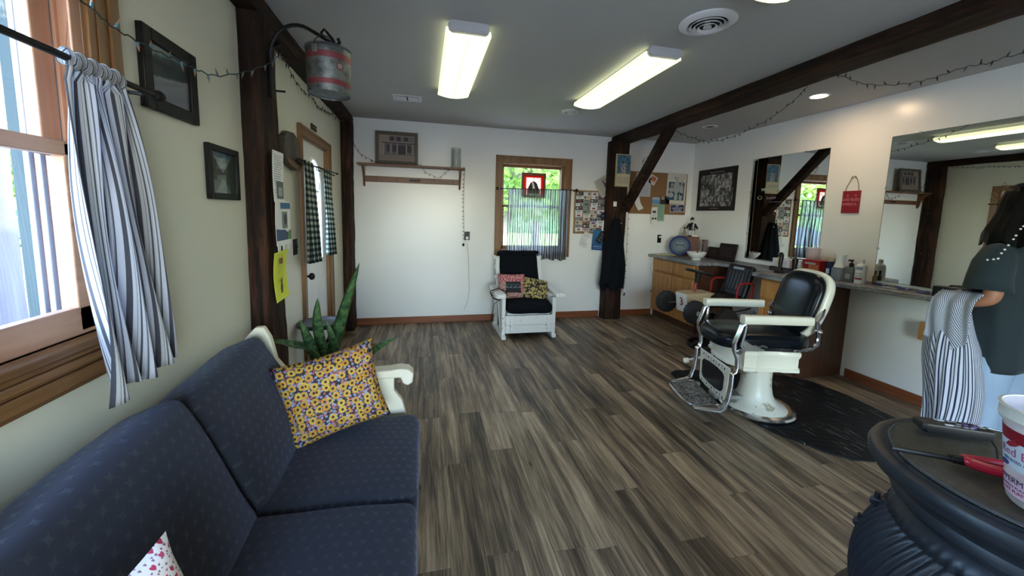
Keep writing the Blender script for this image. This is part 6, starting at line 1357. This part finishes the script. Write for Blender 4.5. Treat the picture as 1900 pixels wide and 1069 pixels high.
t = thing('padlock_weight', 'small grey metal weight hanging by a ring from the child seat', 'weight', (3.60, 3.44, .33)); G().tube([(.022*cos(a), 0, .135+.022*sin(a)) for a in [k*pi/8 for k in range(17)]], .0035, 6).build('ring', STEEL, t); G().cyl((0, 0, .115), (-.03, 0, .04), .003, n=6).build('wire', BLACK, t); G().cyl((-.035, -.035, .02), (-.035, .035, .02), .035, n=20).build('drum', GREYW, t, bev=.004)

# ------------------------------------------------------------------ pot-bellied stove
IRON = mat('cast_iron', r=.42, fn=lambda n: (n.col(n.mix(n.noise(n.tc(), 12, 3), (.010, .014, .023), (.021, .028, .042))), n.bump(n.noise(n.tc(), 90, 4, .6), .35, .002)), Metallic=.25)
def f_top(n):
    V = n.tc(); a = n.noise(V, 9, 5, .65); b = n.noise(V, 60, 4, .7); n.col(n.ramp(a*.6+b*.4, [(.35, (.030, .026, .020)), (.55, (.075, .066, .052)), (.70, (.17, .155, .13))])); n.rough(.5+a*.2); n.bump(b, .5, .002)
TOPI = mat('dusty_iron_plate', r=.5, fn=f_top)
sv = thing('pot_bellied_stove', 'black cast-iron pot-bellied stove with fluted swirl body', 'stove', (1.214, .436, 0))
G().lathe([(0, .995), (.222, .995), (.232, 1.000), (.2335, .996)], n=96, cap0=False, cap1=False).build('top_plate', TOPI, sv)
G().lathe([(.2335, .994), (.240, .990), (.250, .992), (.263, .988), (.268, .978), (.266, .962), (.258, .950), (.240, .942), (.225, .930), (.218, .915), (.222, .905), (.222, .895), (.212, .885), (.200, .870)], n=96, cap0=False, cap1=False).build('rim', IRON, sv)
G().tube([(.232*cos(a), .232*sin(a), .999) for a in [k*pi/48 for k in range(97)]], .0022, 6).build('plate_bead', mat('polished_edge', (.12, .14, .18), .3, .6), sv)
# lid seam curves on the plate
SEAM = mat('seam_black', (.004, .004, .004), .8)
G().tube([(.115*cos(a)+.02, .115*sin(a)-.03, .9995) for a in [radians(140+k*6) for k in range(22)]], .0016, 5).tube([(.02+.115*cos(radians(266)), -.03+.115*sin(radians(266)), .9995), (.03, -.19, .9995), (.04, -.228, .9995)], .0016, 5).tube([(-.07, .04, .9995), (.05, .10, .9995), (.15, .17, .9995)], .0016, 5).build('lid_seam', SEAM, sv)
G().box(.18, .275, -.012, .012, .935, .992, Matrix.Rotation(radians(-112), 4, 'Z')).build('rim_lug', IRON, sv, bev=.006)
def flute(a, z): 
    t = max(0, min(1, (.86-z)/.05))*max(0, min(1, (z-.46)/.05)); return .0040*t*sin(a*72-(z-.6)*95+5*sin((z-.62)*8))
prof = [(.200, .872), (.212, .862), (.216, .850), (.222, .835)]
for k in range(116):
    z = .83-.37*k/115; f = (z-.46)/.37; prof.append((.215+.056*sin(pi*min(1, max(0, (.83-z)/.37))**.85), z))
prof += [(.205, .455), (.200, .44), (.215, .43), (.215, .41)]
G().lathe(prof, n=860, cap0=False, cap1=False, wob=flute).build('belly', IRON, sv, smooth=180)
G().lathe([(.20, .41), (.285, .41), (.297, .418), (.300, .43), (.290, .440), (.205, .445)], n=72, cap0=False, cap1=False).build('ash_ledge', IRON, sv)
G().lathe([(.22, .500), (.292, .502), (.303, .508), (.305, .516), (.296, .522), (.22, .524)], n=72, cap0=False, cap1=False).build('foot_rail_ledge', TOPI, sv)
G().lathe([(.0, .16), (.19, .16), (.195, .20), (.185, .36), (.20, .41), (0, .41)], n=60, cap0=False, cap1=False).build('ash_base', IRON, sv)
for k in range(4):
    a = radians(45+90*k); c, s = cos(a), sin(a); G().tube([(c*.16, s*.16, .19), (c*.22, s*.22, .16), (c*.23, s*.23, .09), (c*.21, s*.21, .04), (c*.26, s*.26, .012)], .02, 10, rs=[.026, .028, .020, .016, .022]).build('leg', IRON, sv)
for z, rr in ((.825, .215), (.750, .240)):
    a = radians(116); M_ = Matrix.Rotation(a, 4, 'Z'); G().prism([(-.03, -.016), (.035, -.013), (.052, -.006), (.056, .004), (.048, .012), (.035, .014), (-.03, .018)], M_ @ Matrix.Translation((rr-.02, 0, z-.02)) @ Matrix.Rotation(radians(90), 4, 'X') @ Matrix.Translation((0, 0, -.012)), .024).build('hinge_lug', IRON, sv, bev=.003)
    G().cyl(M_ @ Vector((rr+.022, 0, z-.045)), M_ @ Vector((rr+.022, 0, z+.006)), .006, n=10).build('hinge_pin', IRON, sv)
G().cyl((.10, -.16, 1.0), (.10, -.16, 1.0), .0) if False else None

# ------------------------------------------------------------------ things on the stove
t = thing('remote_control', 'black television remote lying on the stove top', 'remote', (1.248, .600, 1.0), -30); RP = mat('remote_black', (.012, .012, .014), .35)
P = [(-.072, -.016), (-.066, -.021), (.060, -.019), (.066, -.012), (.066, .012), (.060, .019), (-.066, .021), (-.072, .016)]
G().ring([[(x*k, y*k, z) for x, y in P] for k, z in ((.90, .002), (1.0, .010), (1.0, .020), (.96, .024))]).build('case', RP, t)
KEY = [mat('key_white', (.60, .62, .66), .4), mat('key_grey', (.22, .22, .24), .4), mat('key_purple', (.10, .07, .20), .4)]
for k, (x, y, w, h, c) in enumerate(((-.030, .013, .006, .004, 0), (-.022, .011, .014, .005, 0), (-.018, -.010, .016, .0055, 0), (-.003, -.010, .012, .0055, 1), (-.006, .011, .010, .004, 1), (.004, .011, .009, .004, 1), (.006, .001, .010, .005, 1), (.012, -.011, .010, .005, 1), (.052, .010, .010, .004, 0), (.050, .001, .013, .004, 1), (.046, .013, .010, .003, 1), (.022, -.012, .008, .004, 1))): G().box(x-w/2, x+w/2, y-h/2, y+h/2, .024, .0262).build('key', KEY[c], t, bev=.0008)
for a_ in (0, 90): G().box(-.013, .013, -.005, .005, .024, .027, Matrix.Translation((.028, .003, 0)) @ Matrix.Rotation(radians(a_), 4, 'Z')).build('direction_pad', KEY[2], t, bev=.001)
t = thing('fire_lighter', 'long black-stemmed lighter with red looped handle on the stove top', 'lighter', (1.004, .575, 1.010), -34.6); RD = mat('lighter_red', (.48, .015, .04), .28)
G().tube([(0, 0, .0), (.05, 0, .001), (.098, 0, .002)], .0055, 10).build('stem', BLKPL, t); G().cyl((.094, 0, .002), (.100, 0, .002), .0072).cyl((.100, 0, .002), (.128, 0, .003), .0085, .011, 12).build('collar', BLKPL, t)
G().tube([(.124, -.008, .004), (.145, -.020, .004), (.175, -.024, .004), (.205, -.020, .004), (.222, -.006, .004)], .0105, 10, flat=1.0).build('grip', RD, t); G().tube([(.122, .008, .005), (.150, .012, .005), (.180, .014, .005), (.210, .010, .005), (.222, -.004, .004)], .0075, 10).build('trigger_guard', RD, t)
G().ell((.124, 0, .004), (.014, .017, .011)).build('handle_root', RD, t); G().tube([(.135, .003, .004), (.150, .0, .004), (.165, -.004, .004)], .004, 8).build('trigger', BLKPL, t)
tb = thing('candy_tub', 'clear plastic candy tub with red and white peppermint label on stove edge', 'tub', (1.090, .383, 1.0)); TZ_ = .178
G().lathe([(0, .002), (.052, .002), (.056, .008), (.058, .02), (.074, .150), (.0785, .152), (.080, .158), (.0795, .176), (.082, .178), (.081, .181), (.077, .180), (.0765, .160), (.072, .150), (.056, .02), (0, .006)], n=72, cap0=False, cap1=False).build('tub_body', glassmat('tub_plastic', (.93, .90, .93), .30, .08), tb)
G().lathe([(.0772, .1585), (.0805, .159), (.0805, .176), (.0825, .179), (.0775, .1815), (.0765, .1790)], n=72, cap0=False, cap1=False).build('rim', mat('frosted_rim', (.78, .77, .78), .35), tb)
def lab(z0, z1, a0, a1, c, nm, off=.0006, z=None, n=40):
    f = lambda zz: .058+(zz-.02)*.016/.13+off; return G().lathe([(f(z0), z0), (f(z1), z1)], n=n, cap0=False, cap1=False, a0=a0, a1=a1).build(nm, mat('tub_ink_'+nm, c, .45), tb)
# the side towards the camera is around azimuth 199 deg
lab(.118, .140, 60, 330, (.25, .004, .02), 'maroon_band'); lab(.068, .118, 116, 210, (.62, .68, .85), 'cloud_label', .0010); lab(.018, .050, 104, 300, (.72, .50, .70), 'flavour_band', .0008)
def tubtext(s, size, z, a, mt, sx=1.0, off=.0016):
    cu = bpy.data.curves.new('t', 'FONT'); cu.body = s; cu.size = size; cu.align_x = 'CENTER'; cu.align_y = 'CENTER'; cu.extrude = .0001; cu.resolution_u = 2
    ob = bpy.data.objects.new('t', cu); COL.objects.link(ob); me = bpy.data.meshes.new_from_object(ob); bpy.data.objects.remove(ob); bpy.data.curves.remove(cu)
    for v in me.vertices:
        zz = z+v.co.y; r = .058+(zz-.02)*.016/.13+off+v.co.z; th = radians(a)+v.co.x*sx/r; v.co = Vector((r*cos(th), r*sin(th), zz))
    me.materials.clear(); me.materials.append(mt); o = bpy.data.objects.new('lettering', me); COL.objects.link(o); o.parent = tb
MR = mat('tub_maroon_ink', (.30, .01, .03), .5); NV = mat('tub_navy_ink', (.03, .05, .20), .5); DKI = mat('tub_dark_ink', (.06, .03, .07), .5)
tubtext('Red Bird', .022, .098, 158, mat('tub_pink_ink', (.42, .08, .22), .5)); tubtext('ASSORTED CANDY', .0075, .083, 158, NV); tubtext('PEPPERMINT', .0145, .046, 150, DKI); tubtext('NATURALLY FLAVORED', .0065, .0345, 150, DKI); tubtext('SOFT PUFFS', .0085, .026, 148, MR)
G().prism([(cos(q)*.010, sin(q)*.0045) for q in [k*pi/8 for k in range(16)]], fr(Vector((.0655*cos(radians(134)), .0655*sin(radians(134)), .074)), (-sin(radians(134)), cos(radians(134)), 0), (0, 0, 1)), .0012).build('blue_seal', NV, tb, smooth=0)
q = radians(150); G().prism([(-.012, -.004), (-.004, -.006), (.004, -.002), (.013, .006), (.006, .005), (.002, .010), (-.003, .004), (-.008, .003)], fr(Vector((.0712*cos(q), .0712*sin(q), .114)), (-sin(q), cos(q), 0), (0, 0, 1)), .001).build('red_bird_print', MR, tb, smooth=0)
random.seed(5)
for k in range(34):
    a = random.uniform(0, 6.3); r = .044*sqrt(random.random()); z = 1.013+random.choice((0, .009, .018))
    o = G().ell((0, 0, 0), (.010, .008, .008), 8, 5).build('peppermint', mat('mint_pink' if k % 3 else 'mint_white', (.60, .12, .30) if k % 3 else (.75, .70, .74), .4)); o.location = (1.09+r*cos(a), .383+r*sin(a), z); o.rotation_euler = (random.random(), 0, a)
    tag(o, ('pink' if k % 3 else 'white')+' peppermint puff at the bottom of the candy tub', 'sweet', 'peppermint puffs in the candy tub')
# ------------------------------------------------------------------ the barber: person seen from her left side, at the right edge
SKIN = mat('skin', r=.5, fn=lambda n: n.col(n.mix(n.noise(n.tc(), 9, 3), (.36, .155, .085), (.46, .21, .125))), Subsurface_Weight=.05)
pn = thing('person', 'person with long black hair, dark tee with pearl-studded shoulder and light jeans, holding striped cape', 'person', (3.165, 1.40, 0))
def skin(name, verts, edges, radii, mt, parent, sub=2, root=0):
    me = bpy.data.meshes.new(name); me.from_pydata(verts, edges, []); o = bpy.data.objects.new(name, me); COL.objects.link(o); o.parent = parent; me.materials.append(mt)
    md = o.modifiers.new('skin', 'SKIN'); md.use_smooth_shade = True; md.branch_smoothing = .6
    sv_ = me.skin_vertices[0].data if me.skin_vertices else None
    if sv_ is None:
        me.attributes.new('skin_vertex', 'FLOAT', 'POINT')
    for i, r in enumerate(radii):
        sv_[i].radius = (r, r) if not isinstance(r, tuple) else r
        sv_[i].use_root = (i == root)
    m2 = o.modifiers.new('sub', 'SUBSURF'); m2.levels = sub; m2.render_levels = sub
    return o
def bodymesh():
    V = []; E = []; R = []
    def a(p, r, par=None):
        V.append(p); R.append(r)
        if par is not None: E.append((par, len(V)-1))
        return len(V)-1
    pel = a((0, 0, .90), (.135, .10)); ab = a((0, .005, 1.02), (.115, .085), pel); chs = a((0, .0, 1.20), (.135, .095), ab); up = a((0, -.01, 1.34), (.12, .08), chs); nk = a((0, -.005, 1.43), .052, up); n2 = a((0, .01, 1.49), .050, nk); hd = a((0, -.005, 1.56), .078, n2); h2 = a((0, -.012, 1.64), .085, hd); a((0, -.015, 1.69), .055, h2)
    for s in (-1, 1):
        sh_ = a((s*.165, -.005, 1.375), .052, up)
        if s < 0: el = a((s*.195, -.035, 1.105), .042, sh_); wr = a((s*.200, .140, 1.060), .027, el)
        else: el = a((s*.225, .02, 1.125), .040, sh_); wr = a((s*.235, .09, .90), .026, el)
        hx = (V[wr][0]-V[el][0]); hy = V[wr][1]-V[el][1]; L = sqrt(hx*hx+hy*hy); hx /= L; hy /= L; dz = 0
        if s < 0: hx *= .45; hy *= .45; dz = -.04
        pm = a((V[wr][0]+hx*.05, V[wr][1]+hy*.05, V[wr][2]-.005+dz*.6), (.034, .018), wr); p2 = a((V[pm][0]+hx*.035, V[pm][1]+hy*.035, V[pm][2]-.008+dz), (.036, .016), pm)
        px_, py_ = -hy, hx
        for k, (off, ln) in enumerate(((-.030, .060), (-.010, .072), (.010, .068), (.030, .054))):
            f1 = a((V[p2][0]+px_*off+hx*.018, V[p2][1]+py_*off+hy*.018, V[p2][2]-.008+dz*.6), .0095, p2); f2 = a((V[f1][0]+hx*ln*.42, V[f1][1]+hy*ln*.42, V[f1][2]-.016+dz*.3), .0085, f1); a((V[f2][0]+hx*ln*.18, V[f2][1]+hy*ln*.18, V[f2][2]-.026), .0075, f2)
        t1 = a((V[pm][0]+px_*-.036*s*-1, V[pm][1]+py_*-.036*s*-1, V[pm][2]-.010), .012, pm); a((V[t1][0]+hx*.038, V[t1][1]+hy*.038, V[t1][2]-.014), .009, t1)
        hp = a((s*.085, 0, .84), .085, pel); kn = a((s*.095, .02, .48), .055, hp); an = a((s*.095, -.02, .09), .036, kn); a((s*.10, .11, .04), .034, an)
    return V, E, R
V_, E_, R_ = bodymesh()
skin('body', V_, E_, R_, SKIN, pn, 2)
# face: nose, eyes, mouth, ear on the head
G().ell((0, .076, 1.575), (.012, .018, .022)).build('nose', SKIN, pn)
for s in (-1, 1):
    e_ = G().ell((s*.032, .060, 1.60), (.013, .008, .008)).build('eye', mat('eye_white', (.7, .7, .68), .2), pn); G().ell((s*.032, .067, 1.60), (.005, .003, .005)).build('iris', BLKPL, e_)
    G().ell((s*.080, -.015, 1.585), (.012, .022, .032)).build('ear', SKIN, pn)
    G().ell((s*.033, .064, 1.622), (.018, .006, .004)).build('eyebrow', mat('hair_black', (.004, .004, .005), .5), pn)
G().ell((0, .064, 1.535), (.024, .008, .007)).build('mouth', mat('lips', (.35, .08, .07), .4), pn)
# hair: cap plus long locks down the back and over the near shoulder
def f_hair(n):
    u, v, _ = n.xyz(n.tc('UV')); a = n.noise(n.comb(u*160.0, v*3.0, 0.0), 1, 3); n.col(n.mix(a, (.001, .001, .0015), (.004, .0035, .0035))); n.bump(a, .5, .003)
HAIR = mat('long_black_hair', r=.42, fn=f_hair, Specular_IOR_Level=.12)
def hair(u, v):
    a = 2*pi*u; k = [(0.0, 1.745, .02), (.10, 1.735, .055), (.25, 1.70, .095), (.40, 1.64, .112), (.55, 1.58, .122), (.70, 1.53, .142), (.85, 1.475, .165), (1.0, 1.41, .170)]
    i = 0
    while i < len(k)-2 and v > k[i+1][0]: i += 1
    f = (v-k[i][0])/(k[i+1][0]-k[i][0]); z = k[i][1]*(1-f)+k[i+1][1]*f; r = k[i][2]*(1-f)+k[i+1][2]*f
    x = cos(a)*r*1.0; y = sin(a)*r*1.02-.028-.02*v
    if v > .38 and x > .01: y = min(y, .030-.10*(v-.38))      # leave the face free
    return (x*(1+.05*sin(a*13)*v), y+.006*sin(a*17), z+.02*sin(a*9)*v*v)
G().grid(hair, 80, 30).build('hair', HAIR, pn, smooth=80)
random.seed(12); g = G()
for k in range(9):
    a = random.uniform(2.2, 3.9); b = random.uniform(.01, .03); z = random.uniform(1.62, 1.74); c_, s_ = cos(a), sin(a)
    g.tube([(c_*.09, s_*.09, z), (c_*(.10+b*.5), s_*(.10+b*.5), z+.02), (c_*(.10+b), s_*(.10+b), z+random.uniform(-.01, .04))], .0008, 3)
o = g.build('loose_strands', HAIR, pn, smooth=0); o['kind'] = 'stuff'
# tee shirt
def f_tee(n): n.col(n.mix(n.noise(n.tc(), 8, 3), (.004, .013, .017), (.009, .024, .030))); n.bump(n.noise(n.tc(), 6, 3)*1.0, .35, .02)
TEE = mat('dark_teal_tee', r=.8, fn=f_tee, Sheen_Weight=.15)
def tee(u, v):
    a = 2*pi*u; K = [(0, .725, .190, .135), (.25, .90, .190, .135), (.5, 1.08, .185, .135), (.68, 1.22, .190, .135), (.80, 1.32, .188, .120), (.88, 1.385, .172, .098), (.94, 1.425, .125, .080), (1.0, 1.447, .080, .070)]
    i = 0
    while i < len(K)-2 and v > K[i+1][0]: i += 1
    f = (v-K[i][0])/(K[i+1][0]-K[i][0]); q = [K[i][j]*(1-f)+K[i+1][j]*f for j in (1, 2, 3)]
    c_, s_ = cos(a), sin(a); fo = 1+(.035*sin(a*5+v*6)+.02*sin(a*11+v*3))*(1-v)
    return (abs(c_)**.8*(1 if c_ > 0 else -1)*q[1]*fo, abs(s_)**.9*(1 if s_ > 0 else -1)*q[2]*fo-.004, q[0]+.012*sin(a*3)*(1-v)**4)
o = G().grid(tee, 64, 34).build('tee_shirt', TEE, pn, smooth=80); md = o.modifiers.new('s', 'SOLIDIFY'); md.thickness = .003
for s in (-1, 1):
    ex = (s*.198, .0, 1.175)
    o = G().tube([(s*.085, -.005, 1.385), (s*.140, -.005, 1.355), (s*.172, -.005, 1.30), (s*.188, -.005, 1.23), (ex[0], ex[1]-.01, ex[2]-.02)], .08, 24, rs=[.045, .070, .080, .084, .092], cap=False).build('sleeve', TEE, pn, smooth=80); md = o.modifiers.new('s', 'SOLIDIFY'); md.thickness = .003
PEARL = mat('pearl', (.75, .74, .72), .15)
for p in ((-0.151, -0.077, 1.507), (-0.157, -0.071, 1.492), (-0.165, -0.063, 1.458), (-0.162, -0.055, 1.438), (-0.167, -0.044, 1.406), (-0.195, -0.046, 1.383), (-0.212, -0.044, 1.363), (-0.234, -0.046, 1.335), (-0.243, -0.034, 1.33), (-0.25, -0.016, 1.325)): G().ell(p, (.0055, .0055, .0055), 10, 7).build('pearl', PEARL, pn)
# jeans and shoes
def f_den(n): V = n.tc(); a = n.noise(n.mapv(V, (3, 3, 2)), 2, 4); b = n.noise(V, 260, 2); n.col(n.mix(a*.7+b*.3, (.16, .25, .38), (.42, .54, .70))); n.bump(n.noise(V, 9, 4)+b*.2, .5, .01)
DEN = mat('light_denim', r=.85, fn=f_den)
for s in (-1, 1): G().tube([(s*.070, 0, .86), (s*.088, .0, .72), (s*.095, .01, .50), (s*.098, .0, .30), (s*.098, -.012, .10)], .1, 28, rs=[.100, .108, .088, .080, .082]).build('jeans_leg', DEN, pn, smooth=80); G().rbox(.09, .25, .075, .034, 8, (0, 0, .008), Matrix.Translation((s*.10, .045, .040))).build('shoe', BLKPL, pn, smooth=80)
G().ring([[(cos(2*pi*k/40)*rx, sin(2*pi*k/40)*ry-.002, z) for k in range(40)] for rx, ry, z in ((.150, .100, .80), (.168, .112, .86), (.160, .108, .94))]).build('jeans_waist', DEN, pn)
# striped cape over her near forearm
def f_cape(n):
    u, v, _ = n.xyz(n.tc('UV')); x = u + n.noise(n.comb(u*3.0, v*2.0, 0.0), 1.0, 2)*.012; k = ((x*92.0).frac() < .36)
    n.col(n.mix(k, (.66, .70, .80), (.018, .026, .085))); n.bump(n.noise(n.tc(), 300, 2), .15, .001)
CAPE = cloth_mat('navy_white_striped_cloth', f_cape, .2)
cp = thing('striped_cape', 'navy and white striped barber cape draped over the person’s forearm'.replace('’', "'"), 'cape')
def cape(u, v):    # v 0 bottom .. 1 top
    a = 2*pi*u; w = .108+.012*sin(v*5)-.055*max(0, v-.62)/.38; th = .050*(1-v**3)+.040; z = .30+.850*v-.035*v**6*max(0, sin(2*pi*u))
    cy = 1.455+.045*v-.012*sin(v*6); cx = 2.965-.010*(1-v)+.015*v; c_, s_ = cos(a), sin(a)
    bul = .022*math.exp(-((v-.55)/.22)**2)*(1 if s_ > 0 else .15)
    y = cy+s_*(w+bul); x = cx+c_*th*(1+.22*sin(a*4+v*4)*(1-v*.6))+.010*sin(s_*22+v*3)*(1-v*.7)
    z += .018*s_*(v)-.03*(1-v)*sin(s_*3)
    if v > .93: k = (v-.93)/.07; x = cx+(x-cx)*(1-k*.9); z -= .010*k*k
    return (x, y, z)
g = G(); N_, M__ = 96, 40
P = [[cape(i/N_, j/M__) for i in range(N_+1)] for j in range(M__+1)]
for j in range(M__):
    for i in range(N_):
        def uv(a_, b_): 
            s_ = sin(2*pi*a_/N_); return ((a_/N_)*.60+ .10*(b_/M__)**2*(1.5 if s_ > .2 else -.2), b_/M__*.85)
        g.add([P[j][i], P[j][i+1], P[j+1][i+1], P[j+1][i]], [(0, 1, 2, 3)], [[uv(i, j), uv(i+1, j), uv(i+1, j+1), uv(i, j+1)]])
g.build('cape_drop', CAPE, cp, smooth=80)
def flap(u, v):    # overlapping fold on the camera side, hangs diagonally from the forearm
    y = 1.385+.185*u; z = 1.145-.02*u-(.36-.16*abs(u-.45))*v; x = 2.905-.022*sin(pi*min(1, v*1.2))-.006*sin(u*17+v*3)+.055*(1-min(1, v*6))
    return (x, y+.02*v, z)
g = G(); n1, n2_ = 40, 20; P = [[flap(i/n1, j/n2_) for i in range(n1+1)] for j in range(n2_+1)]
for j in range(n2_):
    for i in range(n1):
        uv = lambda a_, b_: ((a_/n1*.30)+(b_/n2_)*.22*(1 if a_/n1 < .5 else 1)+.4, b_/n2_*.3)
        g.add([P[j][i], P[j][i+1], P[j+1][i+1], P[j+1][i]], [(0, 1, 2, 3)], [[uv(i, j), uv(i+1, j), uv(i+1, j+1), uv(i, j+1)]])
o = g.build('cape_fold', CAPE, cp, smooth=80); md = o.modifiers.new('s', 'SOLIDIFY'); md.thickness = .004
